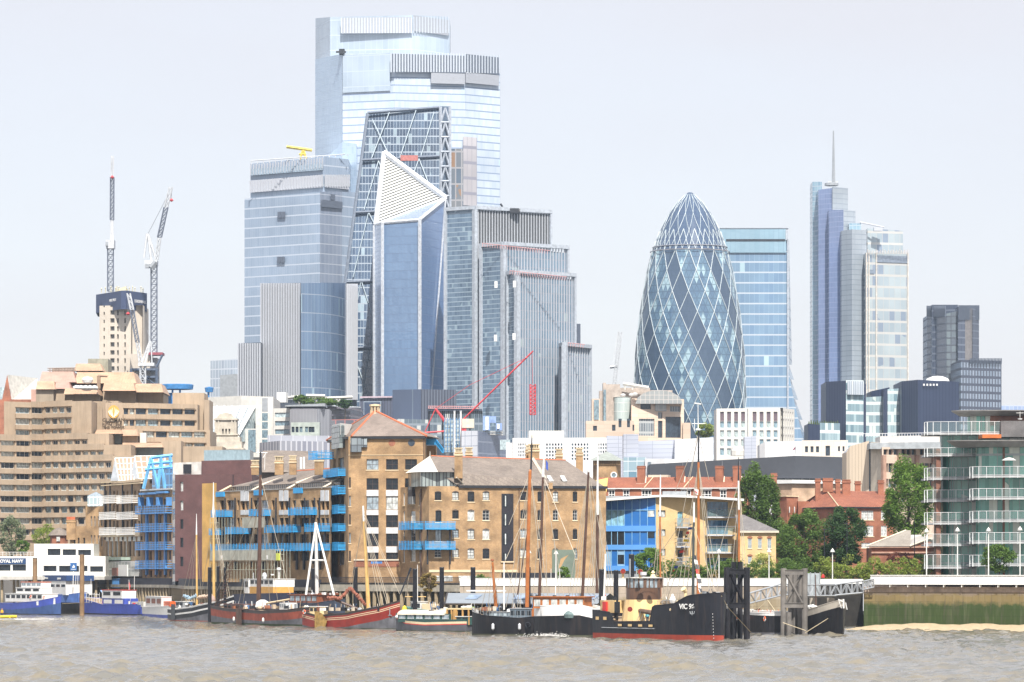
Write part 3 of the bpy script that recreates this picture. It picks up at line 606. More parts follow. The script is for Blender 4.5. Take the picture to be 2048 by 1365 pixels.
# dome: 18 panels, lens-shaped lines
ys = [380, 384, 390, 398, 410, 425, 442, 460, 479, 498]
for a, c in zip(ys[:-1], ys[1:]):
    for i in range(36): 
        t0, t1 = i*math.pi/18, (i+1)*math.pi/18; b.poly([gp(t0, c), gp(t1, c), gp(t1, a), gp(t0, a)], 2, [(i*.5, c/40), (i*.5+.5, c/40), (i*.5+.5, a/40), (i*.5, a/40)])
for s in (1, -1):
    for i in range(NN):
        pp = [gp(i*ST+.1+ST/2+s*ST*1.6*((498-y)/118)**1.0, y, .15) for y in np.linspace(498, 384, 9)]
        for p, q in zip(pp[:-1], pp[1:]): lines.tube(p, q, .13, n=4, cap=False)
b.poly([gp(i*ST, 380) for i in range(NN)], 2); b.build('glass_skin', mats, t)
lines.build('white_diagrid', plain('diagrid_white', (.50,.57,.6), .4), t)
for y, dr in ((491, .5), (500, .9)):
    r = rg(y)*k_+dr
    b2 = [Vector((GC0.x+r*math.cos(q), GC0.y+r*math.sin(q), ZZ(y, 1980))) for q in np.linspace(0, 6.2832, 49)]; bands.path(b2, .22, 4)
bands.build('ring_beams', plain('ring_grey', (.3,.3,.33), .5), t)
# --- flared tower behind it
t = thing('flared_tower', 'pale blue glass tower flaring out at its foot behind the rounded tower', 'skyscraper', (XX(1520, 2250), 2250, GZ))
Cf = curtain('ladder_glass', (.15,.25,.38), (.19,.30,.42), (.42,.48,.54), fh=5.85, mw=2.7, bf=.14, mf=.05, mull=(.24,.35,.46), lit=(.4,.56,.62), litp=.012, rough=.15)
Ccr = curtain('teal_crown', (.24,.38,.47), (.27,.41,.5), (.16,.27,.36), fh=60, mw=2.7, bf=.0, mf=.1, rough=.2)
b = MB(); EY = [(480, 1576), (730, 1576), (760, 1580), (800, 1588), (840, 1597), (880, 1606), (930, 1618)]
for (ya, xa), (yb, xb) in zip(EY[:-1], EY[1:]): b.poly([W(1400, yb, 2250), W(xb, yb, 2250), W(xa, ya, 2250), W(1400, ya, 2250)]); b.poly([W(xb, yb, 2250), W(xb+8, yb, 2310), W(xa+2, ya, 2310), W(xa, ya, 2250)])
b.build('facade', Cf, t); F = Fa(1400, 2250, 1572, 2250)
FB(F, (1400, 458, 1572, 506, 0, 1), 'crown', Ccr, t); FB(F, (1452, 479, 1570, 483, 1, 1.3), 'vent_row', DARK, t)
b = MB(); F.ub(b, F.u(1400), F.z(1500, 457.5), F.u(1577), F.z(1500, 455.5)-.2, -8, 1.4); F.ub(b, F.u(1574), 8, F.u(1577), F.z(1576, 480), 0, 1.5); F.ub(b, F.u(1571), F.z(1500, 481), F.u(1576), F.z(1500, 460), 0, 1.5); b.build('edge_frame', EW, t)
# --- spired tower
t = thing('spired_tower', 'tall grey stepped tower with thin spire on the right', 'skyscraper', (XX(1715, 2300), 2300, GZ))
H1 = curtain('spire_teal', (.20,.32,.42), (.28,.42,.5), (.40,.48,.55), fh=2.9, mw=2.2, bf=.16, mf=.12, rough=.15); H2 = curtain('spire_navy', (.17,.22,.38), (.19,.25,.42), (.25,.3,.45), fh=2.9, mw=1.1, bf=.08, mf=.1, rough=.15)
H3 = curtain('spire_grey', (.29,.33,.37), (.32,.36,.4), (.2,.24,.29), fh=2.9, mw=5, bf=.14, mf=.03, rough=.45); H4 = curtain('spire_front', (.27,.33,.37), (.36,.42,.44), (.46,.46,.44), fh=6.6, mw=3.6, bf=.2, mf=.06, mull=(.4,.39,.37), lit=(.2,.25,.32), litp=.12, rough=.2)
slab(t, 'block', H1, [(1625, 2340, 364), (1644, 2335, 364)], 20); slab(t, 'block', H2, [(1637, 2325, 380), (1666, 2320, 376)], 20); slab(t, 'block', H3, [(1665, 2318, 374), (1696, 2326, 377)], 20)
slab(t, 'block', H2, [(1658, 2312, 420), (1687, 2306, 420)], 16); slab(t, 'block', H3, [(1687, 2306, 420), (1711, 2312, 422)], 16)
slab(t, 'block', H3, [(1683, 2298, 462), (1704, 2290, 459), (1733, 2296, 461)], 14); slab(t, 'block', H1, [(1698, 2303, 447), (1722, 2300, 447)], 8)
slab(t, 'block', H4, [(1735, 2306, 457), (1806, 2312, 462)], 20); slab(t, 'front_block', H4, [(1731, 2284, 506), (1816, 2294, 508)], 16)
b = MB(); F = Fa(1731, 2284, 1816, 2294)
for x in (1732, 1737, 1752, 1815): F.px(b, x-1, 506, x+1, 890, 0, .8)
b.build('stone_ribs', plain('rib_stone', (.6,.56,.5), .6), t)
b = MB(); F.px(b, 1754, 512, 1814, 526, .1, .4); F.px(b, 1739, 540, 1748, 548, .1, .4); b.build('dark_panes', plain('dark_pane', (.2,.24,.3), .2), t)
b = MB(); b.tube(W(1667, 366, 2330), W(1667, 262, 2330), 1.15, .4, 6); b.tube(W(1655, 366, 2330), W(1676, 366, 2330), .8); b.lathe(W(1663, 372, 2330), [(4, 0), (4, 1.5), (1, 2)], 10); b.build('spire', GREYM, t)
b = MB(); b.tube(W(1720, 445, 2300), W(1768, 455, 2300), .5); b.box(*W(1748, 462, 2299), W(1765, 457, 2299).x, 2303, ZZ(455, 2299)); b.build('window_cradle', plain('pale_fins', ()), t)
b = MB(); F = Fa(1735, 2283, 1816, 2290)
for i in range(26): F.px(b, 1735+i*3.2, 499+(i*7) % 5, 1736+i*3.2, 508, 0, .4)
b.build('roof_clutter', plain('clutter', (.6,.55,.5), .6), t)
# --- dark towers on the right
t = thing('dark_tower', 'dark slatted tower with lower block stepping down to the right', 'office tower', (XX(1930, 2000), 2000, GZ))
DT = curtain('dark_slats', (.05,.065,.10), (.07,.085,.125), (.10,.12,.16), fh=3.6, mw=.9, bf=.22, mf=.1, rough=.25, big=.2); DT2 = curtain('dark_grid', (.20,.25,.32), (.26,.31,.38), (.05,.06,.09), fh=3.8, mw=1.9, bf=.34, mf=.42, rough=.25)
slab(t, 'tower_block', DT, [(1854, 2025, 632), (1893, 2000, 632)], 20, mt=DARK); slab(t, 'service_core', curtain('core_dark_glass', (.10,.12,.15), (.16,.2,.22), (.05,.06,.08), fh=3.6, mw=2.6, bf=.2, mf=.2), [(1892, 2003, 628), (1916, 2002, 622)], 20)
slab(t, 'tower_block', DT, [(1916, 1998, 614), (1930, 2000, 614)], 20); slab(t, 'solid_panel', plain('bronze_panel', (.17,.16,.16), .5), [(1930, 2001, 616), (1945, 2003, 617)], 20); slab(t, 'tower_block', DT, [(1945, 2002, 617), (1958, 2008, 617)], 20)
slab(t, 'screen', DT, [(1864, 2015, 610), (1916, 2008, 610)], 14)
for F, x0, x1, y0, y1, n in ((Fa(1854,2024,1893,1999),1855,1892,612,634,18),(Fa(1916,1997,1958,2007),1917,1957,611,640,20)): fins(t, F, x0, x1, y0, y1, n, .3, .5, fin_dark)
slab(t, 'low_block', DT2, [(1912, 1975, 724), (1922, 1960, 720), (2003, 1975, 722)], 24); F = Fa(1922, 1959, 2003, 1974); fins(t, F, 1940, 2002, 717, 728, 22, .25, .5, fin_dark)
t = thing('low_far_block', 'low pale blue block at the right edge behind the curved flats', 'office block', (XX(2030, 2100), 2100, GZ)); slab(t, 'block', curtain('faint_blue', (.24,.32,.5), (.3,.38,.55), (.45,.5,.6), fh=4, mw=2.5, bf=.2, mf=.1), [(2003, 2100, 811), (2090, 2110, 811)], 20)
b = MB()
GB2 = curtain('green_glass', (.17,.27,.32), (.42,.55,.58), (.6,.66,.66), fh=3.9, mw=1.3, bf=.3, mf=.08, mull=(.12,.15,.18), lit=(.6,.7,.68), litp=.2, rough=.1); NK = curtain('navy_panels', (.030,.042,.082), (.034,.048,.09), (.022,.03,.06), fh=50, mw=1.6, bf=0, mf=.12, rough=.4, big=.1, spec=.4)
t = thing('navy_office', 'navy clad office of three blocks with pale glass bands below the spired tower', 'office block', (XX(1740, 1500), 1500, GZ))
slab(t, 'block', NK, [(1652, 1500, 764), (1692, 1490, 762)], 25); slab(t, 'glass_block', GB2, [(1692, 1490, 761), (1727, 1494, 761)], 25); slab(t, 'glass_block', GB2, [(1731, 1500, 795), (1767, 1500, 793)], 20)
slab(t, 'glass_block', GB2, [(1775, 1495, 779), (1803, 1497, 777)], 20); slab(t, 'block', NK, [(1742, 1506, 783), (1779, 1500, 775)], 20); slab(t, 'block', NK, [(1767, 1494, 780), (1775, 1494, 780)], 20); slab(t, 'block', NK, [(1726, 1496, 768), (1732, 1496, 768)], 20)
b = MB(); F = Fa(1692, 1489, 1727, 1493); F.px(b, 1694, 763, 1726, 790, .2, .6); b.build('white_fins_panel', curtain('white_strips', (.45,.5,.56), (.6,.64,.66), (.2,.25,.3), fh=60, mw=1.0, bf=0, mf=.3), t)
t = thing('navy_box', 'big plain navy clad block behind the curved flats', 'office block', (XX(1860, 1480), 1480, GZ)); slab(t, 'block', NK, [(1803, 1488, 763), (1836, 1478, 760), (1918, 1490, 764)], 30); F = Fa(1836, 1477, 1918, 1489); b = MB()
for i in range(5): F.px(b, 1846+i*6.5, 768, 1849+i*6.5, 772, 0, .2)
b.build('small_lettering', WHITE, t); b = MB(); b.lathe(W(1875, 763, 1495), [(4.5, 0), (4, 1), (2, 1.8), (0, 2)], 10); b.build('roof_dome', WHITE, t)
t = thing('low_navy_annexe', 'low navy and glass annexe at the foot of the navy office', 'office block', (XX(1640, 1470), 1470, GZ)); slab(t, 'block', NK, [(1616, 1470, 848), (1640, 1468, 850)], 20); slab(t, 'glass_block', GB2, [(1640, 1468, 846), (1680, 1472, 847)], 20); b = MB()
for i in range(14): b.tube(W(1618+i*4.4, 850, 1475), W(1618+i*4.4, 843-(i*5 % 3), 1475), .4, .1, 4)
b.build('roof_plants', leafm('far_leaf', (.05,.08,.02), (.09,.13,.04)), t)
# --- concrete core under construction and its cranes
t = thing('concrete_core', 'unfinished concrete tower core with navy wrap at its top', 'building site', (XX(243, 1700), 1700, GZ)); CORE = plain('core_concrete', (.56,.50,.42), .85, var=.12, vs=.15, streak=.2)
F = Fa(199, 1700, 262, 1696); F2 = Fa(262, 1696, 288, 1699); b = MB(); hs = []
for y in range(600, 760, 16):
    hs += [F.rect(207, y+8, 209.5, y+15), F.rect(220.5, y+5, 229, y+14), F.rect(234, y+5, 237.5, y+15), F.rect(248.5, y+5, 251.5, y+15)]
zt = ZZ(612, 1700); F.wall(b, 0, F.L, GZ, zt, hs, 1.2); F2.wall(b, 0, F2.L, GZ, zt, [F2.rect(262.2, 600, 265, 760)], 1); F.shell(b, 0, F.L+5.3, GZ, zt-.1, 22); b.build('core_walls', CORE, t)
b = MB(); F.ub(b, .5, GZ, F.L-.5, zt, -1.6, -1.25); b.build('dark_openings', plain('opening_dark', (.2,.2,.2), .8), t)
b = MB(); b.prism([(XX(192,1715),1715),(XX(242,1690),1690),(XX(252,1689),1689),(XX(294,1706),1706),(XX(290,1735),1735),(XX(196,1740),1740)], ZZ(622,1700), ZZ(585,1700)); b.build('navy_wrap', plain('navy_wrap', (.05,.07,.14), .7, var=.1), t)
def text(root, s, F, x, y, size, mat, name='lettering', o=.15, align='CENTER', bold=0.):
    cu = bpy.data.curves.new(name, 'FONT'); cu.body = s; cu.size = size; cu.align_x = align; cu.align_y = 'CENTER'; cu.extrude = .03; cu.offset = bold
    ob = bpy.data.objects.new(name, cu); COL.objects.link(ob); dg = bpy.context.evaluated_depsgraph_get(); me = bpy.data.meshes.new_from_object(ob.evaluated_get(dg)); bpy.data.objects.remove(ob)
    me.name = name; ob = bpy.data.objects.new(name, me); COL.objects.link(ob); me.materials.clear(); me.materials.append(mat); ob.parent = root
    ob.location = F.at(x, y, o)-(root.location if root else Vector()); ob.rotation_euler = (R(90), 0, F.ang); return ob
Fw = Fa(192, 1714, 242, 1689); text(t, 'MULTIPLEX', Fw, 226, 601, 1.5, WHITE, bold=.03); Fw2 = Fa(252, 1688, 294, 1705); text(t, 'LEADENHALL', Fw2, 280, 604, 1.7, WHITE, bold=.03)
b = MB(); 
for i, x in enumerate((203, 211, 222, 231, 238, 246, 259, 265, 270, 282, 286)): b.tube(W(x, 586, 1705), W(x, 578-(i*7 % 5), 1705), .2, n=4); b.tube(W(x-1, 578-(i*7 % 5), 1705), W(x+1, 578-(i*7 % 5), 1705), .35, n=4)
for i in range(8): b.tube(W(232+i*3, 585, 1702), W(234+i*3, 573+(i*5 % 6), 1702), .3, n=4)
b.box(*W(238, 584, 1700), W(252, 575, 1700).x, 1706, ZZ(576, 1700)); b.build('formwork', plain('formwork_cream', (.6,.56,.4), .7), t)
t = thing('low_steel_frame', 'unfinished steel floors and red deck beside the concrete core', 'building site', (XX(300, 1690), 1690, GZ))
slab(t, 'concrete_block', CORE, [(260, 1690, 708), (300, 1686, 708)], 12); slab(t, 'concrete_block', plain('grey_concrete', (.42,.42,.43), .8), [(288, 1688, 716), (314, 1690, 716)], 12)
b = MB(); b.box(*W(296, 710, 1684), W(325, 705, 1684).x, 1694, ZZ(705, 1684)); b.build('red_deck', plain('deck_red', (.3,.07,.09), .6), t)
b = MB()
for y in (741, 756, 770): b.box(*W(262, y, 1682), W(314, y, 1682).x, 1690, ZZ(y-4, 1682))
for x in (262, 290, 313): b.tube(W(x, 738, 1682), W(x, 790, 1682), .5, n=4)
b.tube(W(313, 735, 1684), W(325, 710, 1684), .5, n=4); b.tube(W(292, 757, 1682), W(312, 770, 1682), .3, n=4); b.build('steel_frame', plain('steel_blue', (.1,.13,.19), .5), t)
def lattice(b, p, q, w, seg, r, n=4, dirx=Vector((1,0,0)), diry=Vector((0,1,0)), m=0, diag=True, w2=None):
    p = Vector(p); q = Vector(q); w2 = w if w2 is None else w2
    cs = [(dirx*sx+diry*sy)*.5 for sx, sy in ((-1,-1),(1,-1),(1,1),(-1,1))]
    for c in cs: b.tube(p+c*w, q+c*w2, r, n=4, m=m)
    k = max(1, int((q-p).length/seg))
    for i in range(k):
        a = p.lerp(q, i/k); c = p.lerp(q, (i+1)/k); wa = w+(w2-w)*i/k; wb = w+(w2-w)*(i+1)/k
        for j in range(4):
            e, f_ = cs[j], cs[(j+1) % 4]; b.tube(a+e*wa, c+f_*wb if i % 2 else c+f_*wb, r*.6, n=3, m=m, cap=False)
            if j % 2 == 0: b.tube(a+f_*wa, c+e*wb, r*.6, n=3, m=m, cap=False)
            b.tube(a+e*wa, a+f_*wa, r*.6, n=3, m=m, cap=False)
CRW = plain('crane_white', (.58,.6,.62), .5); CRD = plain('crane_navy', (.15,.17,.22), .5); CRR = plain('crane_red', (.6,.05,.06), .5)
t = thing('tower_crane', 'leftmost tower crane with upright jib rising out of the concrete core', 'crane', W(221, 580, 1712))
b = MB(); lattice(b, W(221, 583, 1712), W(221, 497, 1712), 2.4, 2.6, .17); b.build('mast', CRD, t); b = MB(); b.box(*W(212, 497, 1710), W(228, 490, 1710).x, 1716, ZZ(480, 1710)); b.tube(W(224, 490, 1712), W(224, 440, 1712), 1.0, .7, 6); b.build('machinery_deck', CRW, t)
b = MB(); b.box(*W(211, 492, 1709), W(216, 482, 1709).x, 1711, ZZ(484, 1709)); b.build('cab', GREYM, t)
b = MB(); lattice(b, W(224, 440, 1712), W(224.5, 355, 1712), 1.5, 2, .2, m=0); lattice(b, W(224.5, 355, 1712), W(225, 312, 1712), .9, 1.6, .16, m=1); b.build('jib', [CRD, CRW], t); b = MB(); b.lathe(W(224.5, 358, 1710), [(.2, 0), (.9, .6), (.2, 1.4)], 6); b.build('hook_block', CRR, t)
t = thing('tower_crane', 'tall tower crane with jib leaning right on a dark lattice mast', 'crane', W(308, 705, 1690))
b = MB(); lattice(b, W(308, 706, 1690), W(308, 532, 1690), 2.5, 2.6, .18); b.build('mast', CRD, t)
b = MB(); b.box(*W(289, 531, 1688), W(314, 524, 1688).x, 1694, ZZ(521, 1688)); b.tube(W(303, 524, 1690), W(296, 468, 1690), .6, n=5); b.tube(W(288, 516, 1690), W(294, 468, 1690), .45, n=5); b.tube(W(312, 520, 1690), W(297, 470, 1690), .5, n=5); b.build('machinery_deck', CRW, t)
b = MB(); b.box(*W(290, 536, 1687), W(300, 526, 1687).x, 1690, ZZ(528, 1687)); b.tube(W(302, 536, 1687), W(312, 524, 1687), 1.2, n=5); b.build('counterweight', GREYM, t)
b = MB(); lattice(b, W(313, 520, 1690), W(319, 475, 1690), 1.2, 2, .2, m=1); lattice(b, W(319, 475, 1690), W(332, 415, 1690), 1.7, 2, .2, m=0); lattice(b, W(332, 415, 1690), W(342, 374, 1690), 1.4, 2, .18, m=1); b.build('jib', [CRD, CRW], t)
b = MB(); b.tube(W(296, 468, 1690), W(332, 398, 1690), .12, n=3); b.tube(W(343, 376, 1690), W(343, 400, 1690), .1, n=3); b.build('cables', GREYM, t); b = MB(); b.lathe(W(343, 404, 1690), [(.2, 0), (.9, .6), (.2, 1.4)], 6); b.build('hook_block', CRR, t)
t = thing('luffing_crane', 'shorter white luffing crane in front of the concrete core', 'crane', W(285, 790, 1670))
b = MB(); lattice(b, W(285, 800, 1670), W(286, 732, 1670), 2.2, 2.4, .25); b.build('mast', CRW, t); b = MB(); b.box(*W(276, 732, 1668), W(308, 727, 1668).x, 1674, ZZ(726, 1668)); b.tube(W(283, 728, 1670), W(300, 683, 1670), .5); b.tube(W(304, 728, 1670), W(302, 684, 1670), .25); b.tube(W(290, 728, 1670), W(302, 683, 1670), .4); b.build('machinery_deck', CRW, t)
b = MB(); lattice(b, W(281, 725, 1670), W(275, 685, 1670), 1.2, 2, .2, m=0); lattice(b, W(275, 685, 1670), W(264, 620, 1670), 1.5, 2, .2, m=1); lattice(b, W(264, 620, 1670), W(257, 587, 1670), 1.3, 2, .25, m=0); b.build('jib', [CRW, CRD], t); b = MB(); b.tube(W(302, 683, 1670), W(294, 660, 1670), .1, n=3); b.tube(W(256, 588, 1670), W(256, 638, 1670), .08, n=3); b.build('cables', GREYM, t)
b = MB(); b.lathe(W(256, 631, 1670), [(.2, 0), (1, .6), (.2, 1.4)], 6); b.build('hook_block', CRR, t)
t = thing('thin_white_crane', 'faint white crane jib standing left of the rounded tower', 'crane', W(1228, 775, 2100)); b = MB(); lattice(b, W(1228, 775, 2100), W(1241, 664, 2100), 1.6, 2.5, .2); b.tube(W(1224, 740, 2100), W(1236, 665, 2100), .15, n=3); b.build('jib', CRW, t); TB(W(1220, 735, 2100), W(1234, 733, 2100), (.8, .8, 4), 'machinery_deck', CRW, t)
# ---------------- nearer city ----------------
_PP = {}
def pane(F, parent, u0, u1, z0, z1, rec, gl, name='window'):
    w_, h_ = u1-u0, z1-z0; key = (round(F.ang, 3), round(w_, 1), round(h_, 1), gl.name, name)
    c = F.P((u0+u1)/2, z0, -rec); base = Vector((0,0,0)); p = parent
    while p is not None: base = base+p.location; p = p.parent
    if key in _PP: o = _PP[key].copy(); COL.objects.link(o); o.parent = parent; o.location = c-base; return o
    g = MB(); F.ub(g, u0-.05, z0-.05, u1+.05, z1+.05, -rec-.08, -rec); o = g.build(name, gl, parent, loc=c-base); _PP[key] = o; return o
def grid(F, x0, y0, x1, y1, nx, ny, fx=.6, fy=.6):
    """window openings evenly spaced over a rectangle of the picture, as (u0,u1,z0,z1)"""
    U0, U1 = F.u(x0), F.u(x1); xm = (x0+x1)/2; Z1, Z0 = F.z(xm, y0), F.z(xm, y1); hs = []
    for i in range(nx):
        for j in range(ny):
            a = U0+(U1-U0)*(i+.5-fx/2)/nx; c = Z0+(Z1-Z0)*(j+.5-fy/2)/ny
            hs.append((a, a+(U1-U0)*fx/nx, c, c+(Z1-Z0)*fy/ny))
    return hs
def walled(root, F, x0, x1, ytop, hs, wall, gls, rec=.35, dep=14, zb=GZ, name='wall', mt=None, pname='window', top=True, shell=True, rest=None):
    b = MB(); u0, u1 = F.u(x0), F.u(x1); z1 = F.z((x0+x1)/2, ytop); F.wall(b, u0, u1, zb, z1, hs, rec)
    if shell: F.shell(b, u0, u1, zb, z1, dep, mt=1, top=top)
    o = b.build(name, [wall, mt or wall], root); n = 0; far = MB()
    for h in sorted(hs, key=lambda q: -(q[1]-q[0])*(q[3]-q[2])):
        g = gls if not isinstance(gls, (list, tuple)) else random.choice(gls)
        if n < 98: pane(F, root, *h, rec, g, pname)
        else: F.ub(far, h[0]-.05, h[2]-.05, h[1]+.05, h[3]+.05, -rec-.08, -rec)
        n += 1
    if n > 98: r = far.build(pname, GB, root); r['kind'] = 'stuff'
    return o
def bandst(F, root, x0, x1, ys, out=.25, th=.35, mat=None, name='ledge'):
    for y in ys:
        b = MB(); z = F.z((x0+x1)/2, y); F.ub(b, F.u(x0)-out, z-th/2, F.u(x1)+out, z+th/2, .003, out); b.build(name, mat or STONE, root)
GT1 = glass('office_glass', (.16, .23, .27)); GT2 = glass('office_glass_pale', (.36, .44, .46)); GD2 = glass('office_glass_dark', (.035, .05, .07), spec=.5)
# small pale office block left of the finned tower
t = thing('pale_office', 'small pale glazed office block left of the finned tower', 'office block', (XX(450, 1900), 1900, GZ)); slab(t, 'block', curtain('pale_office_glass', (.30,.35,.42), (.36,.42,.48), (.46,.5,.55), fh=4.4, mw=1.8, bf=.14, mf=.2, rough=.2), [(421, 1910, 722), (476, 1900, 718)], 20)
slab(t, 'plant_room', GREYM, [(440, 1890, 751), (476, 1888, 748)], 10)
# church hall
t = thing('brick_gable_hall', 'red brick gable with pale steep roof at the far left behind the hotel', 'hall', (XX(40, 1150), 1150, GZ))
b = MB(); b.poly([W(2,850,1150), W(24,850,1150), W(23,800,1150), W(14.5,750,1150), W(4,800,1150)]); b.build('gable_wall', BRICKR, t); b = MB(); b.poly([W(24,801,1150.5), W(72,801,1152), W(75,757,1166), W(15,750,1151)]); b.build('roof', plain('pale_lead_roof', (.55,.53,.48), .7), t)
b = MB(); b.prism([(XX(-40,1149),1149.5),(XX(72,1149),1149.5),(XX(72,1149),1165),(XX(-40,1149),1165)], GZ, ZZ(799,1149)); b.build('wall', BRICKR, t); b = MB(); b.prism([(XX(-60,1200),1200),(XX(9,1200),1200),(XX(9,1200),1215),(XX(-60,1200),1215)], GZ, ZZ(775,1200)); b.build('teal_wing', GT2, t)
# ---- hotel
t = thing('tan_hotel', 'large tan concrete hotel of stepped terraces with copper roofs', 'hotel', (XX(200, 985), 985, GZ))
COPPER = [plain('copper_roof', (.52,.35,.235), .6, var=.22, vs=.3, streak=.35), plain('pink_copper_roof', (.50,.31,.25), .6, var=.2, vs=.3, streak=.3)]
CONCB = plain('rib_concrete', (.33, .27, .20), .85, var=.15, vs=.3, streak=.35)
hot = {'n': 0, 'far': MB()}
GH = [glass('hotel_curtain', (.40, .44, .42), .25, var=.5), glass('hotel_curtain_blue', (.22, .29, .32), .15, var=.5), GD2]
def hotelwall(segs, rows, ytop, ybot, dep, pw=27.0):
    """segs: plan points (x, D); rows: (y centre, first column, last column)"""
    for (xa, da), (xb, db) in zip(segs[:-1], segs[1:]):
        F = Fa(xa, da, xb, db); hs = []; b = MB()
        for y, c0, c1 in rows:
            a, c = max(xa, c0), min(xb, c1)
            if c-a < 6: continue
            k = max(1, round((c-a)/(pw if xb < 90 or xa > 235 else 15.5))); st = (c-a)/k
            for i in range(k):
                x0 = a+i*st+(1.6); x1 = a+(i+1)*st-1.6; z = F.z(x0, y); hs.append((F.u(x0), F.u(x1), z-.75, z+.75))
        z1 = F.z(xa, ytop); F.wall(b, 0, F.L, ZZ(ybot, da), z1, hs, .55)
        for y, c0, c1 in rows:
            a, c = max(xa, c0), min(xb, c1)
            if c-a < 6: continue
            z = F.z(a, y); F.ub(b, F.u(a), z-1.9, F.u(c), z-.85, .004, .45); F.ub(b, F.u(a), z+.82, F.u(c), z+.9, .004, .35)
        F.shell(b, 0, F.L, ZZ(ybot, da), z1, dep); b.build('wall', CONC, t)
        for h in hs:
            g = random.choice(GH); hot['n'] += 1
            if hot['n'] <= 96:
                window(F, t, *h, rec=.5, nx=3, nz=1, gl=g, fr=OFFW, fw=.1)
            else: F.ub(hot['far'], h[0]-.05, h[2]-.05, h[1]+.05, h[3]+.05, -.6, -.5, GH.index(g))
            q = MB()
rows_l = [(821,30,144),(843.5,30,144),(866,30,144)]
R0 = 10.2
hotelwall([(8, 992), (62, 998), (88, 1002), (144, 996), (183, 993)], rows_l, 803, 872, 20)
hotelwall([(-30, 982), (62, 992), (88, 996), (176, 988), (218, 986)], [(887,-30,176)], 868, 893, 18)
hotelwall([(-30, 980), (62, 990), (88, 994), (208, 984), (262, 982)], [(909,-30,208)], 890, 916, 18)
rr = [(931,-30,224),(953.5,-30,226),(976,-30,226),(998,-30,208),(1020,-30,200),(1042.5,-30,170),(1065,30,90),(1084,60,60)]
hotelwall([(-30, 978), (62, 988), (88, 992), (226, 980), (285, 978)], rr, 912, 1135, 18)
hotelwall([(233, 1012), (270, 1014), (395, 1024)], [(823,246,392),(846,246,392),(869,276,392)], 806, 885, 20)
hotelwall([(270, 1004), (420, 1014)], [(869,285,412),(893,362,412)], 858, 985, 22)
if hot['far'].f: o = hot['far'].build('window', GH, t); o['kind'] = 'stuff'
b = MB()
for x0, x1, y0, y1, D in ((180,216,803,1130,1006),(187,191,806,862,1005),(205,212,800,862,1004.6),(212,236,802,1130,1020),(345,408,786,1000,1030),(408,418,800,1000,1028),(322,444,893,1130,1003.5)):
    b.prism([(XX(x0,D),D),(XX(x1,D),D+1),(XX(x1,D),D+14),(XX(x0,D),D+14)], ZZ(y1,D), ZZ(y0,D))
b.build('stair_towers', CONC, t)
def mansard(x0, x1, y0, y1, D, inx=6, m=0, dz=5, ymid=None):
    b = MB(); a = [W(x0,y1,D), W(x1,y1,D), W(x1-inx,y0,D+dz), W(x0+inx,y0,D+dz)]; c = [Vector((v.x,D+22-(dz if i > 1 else 0),v.z)) for i, v in enumerate(a)]
    b.poly(a); b.poly([a[1],c[1],c[2],a[2]]); b.poly([a[0],a[3],c[3],c[0]]); b.poly([a[3],a[2],c[2],c[3]]); b.poly([c[0],c[1],c[2],c[3]]); b.build('copper_roof', COPPER[m], t)
    bb = MB()
    k = int((x1-x0)/3.2)
    for i in range(k+1):
        s = i/k; bb.tube(a[0].lerp(a[1], s)+Vector((0,-.05,0)), a[3].lerp(a[2], s)+Vector((0,-.05,0)), .09, n=3)
    bb.build('roof_seams', COPPER[m], t)
def boxw(x0, x1, y0, y1, D, mat=None, dep=15, nm='wall'):
    b = MB(); b.prism([(XX(x0,D),D),(XX(x1,D),D),(XX(x1,D),D+dep),(XX(x0,D),D+dep)], ZZ(y1,D), ZZ(y0,D)); b.build(nm, mat or CONC, t)
mansard(148, 205, 728, 742, 1060, 5); mansard(79, 152, 744, 765, 1050, 6, 1); mansard(150, 272, 745, 767, 1052, 5, 0); mansard(72, 110, 763, 779, 1040, 3, 0); mansard(110, 140, 764, 778, 1043, 3, 1); mansard(128, 196, 777, 789, 1038, 3); mansard(205, 270, 766, 782, 1040, 4); mansard(268, 326, 768, 785, 1044, 4)
boxw(72, 107, 778, 806, 1041, CONCB); boxw(107, 130, 775, 806, 1044, CONC); boxw(128, 200, 788, 806, 1045); boxw(75, 270, 764, 806, 1064, plain('copper_roof', ())); boxw(206, 272, 781, 812, 1048); boxw(268, 327, 783, 812, 1050); boxw(62, 73, 779, 806, 1046, COPPER[1])
mansard(190, 245, 860, 868, 996, 4); boxw(211, 243, 866, 888, 1000, plain('ribbed_glass', (.2,.23,.22), .3)); mansard(242, 276, 860, 872, 997, 3); boxw(245, 275, 871, 895, 999); mansard(244, 325, 886, 895, 993, 2); boxw(246, 325, 894, 912, 996, plain('ribbed_glass', ())); boxw(322, 362, 882, 1100, 997)
boxw(280, 292, 866, 886, 1000, OFFW, 3, 'vent_housing')
b = MB()
for x in range(100, 152, 6): b.tube(W(x, 744, 1055), W(x, 737, 1055), .15, n=4)
for y in (737, 741): b.tube(W(95, y, 1055), W(152, y-1, 1055), .12, n=4)
b.box(*W(104, 744, 1056), W(145, 735, 1056).x, 1062, ZZ(737, 1056)); b.build('roof_plant', plain('plant_brown', (.3,.24,.2), .7), t)
b = MB(); b.box(*W(176, 745, 1070), W(216, 718, 1070).x, 1080, ZZ(718, 1070)); b.build('lift_house', plain('green_grey', (.28,.28,.22), .7, streak=.4), t)
b = MB()
for x in (196, 199): b.tube(W(x, 778, 1036), W(x, 752, 1036), .3, n=5)
b.tube(W(196, 752, 1036), W(215, 753, 1036), .3, n=5); b.build('duct', plain('duct_brown', (.3,.2,.13), .6), t)
b = MB(); 
for i in range(5): b.lathe(W(153+i*9, 777, 1036), [(1, 0), (1, .5), (0, .8)], 8)
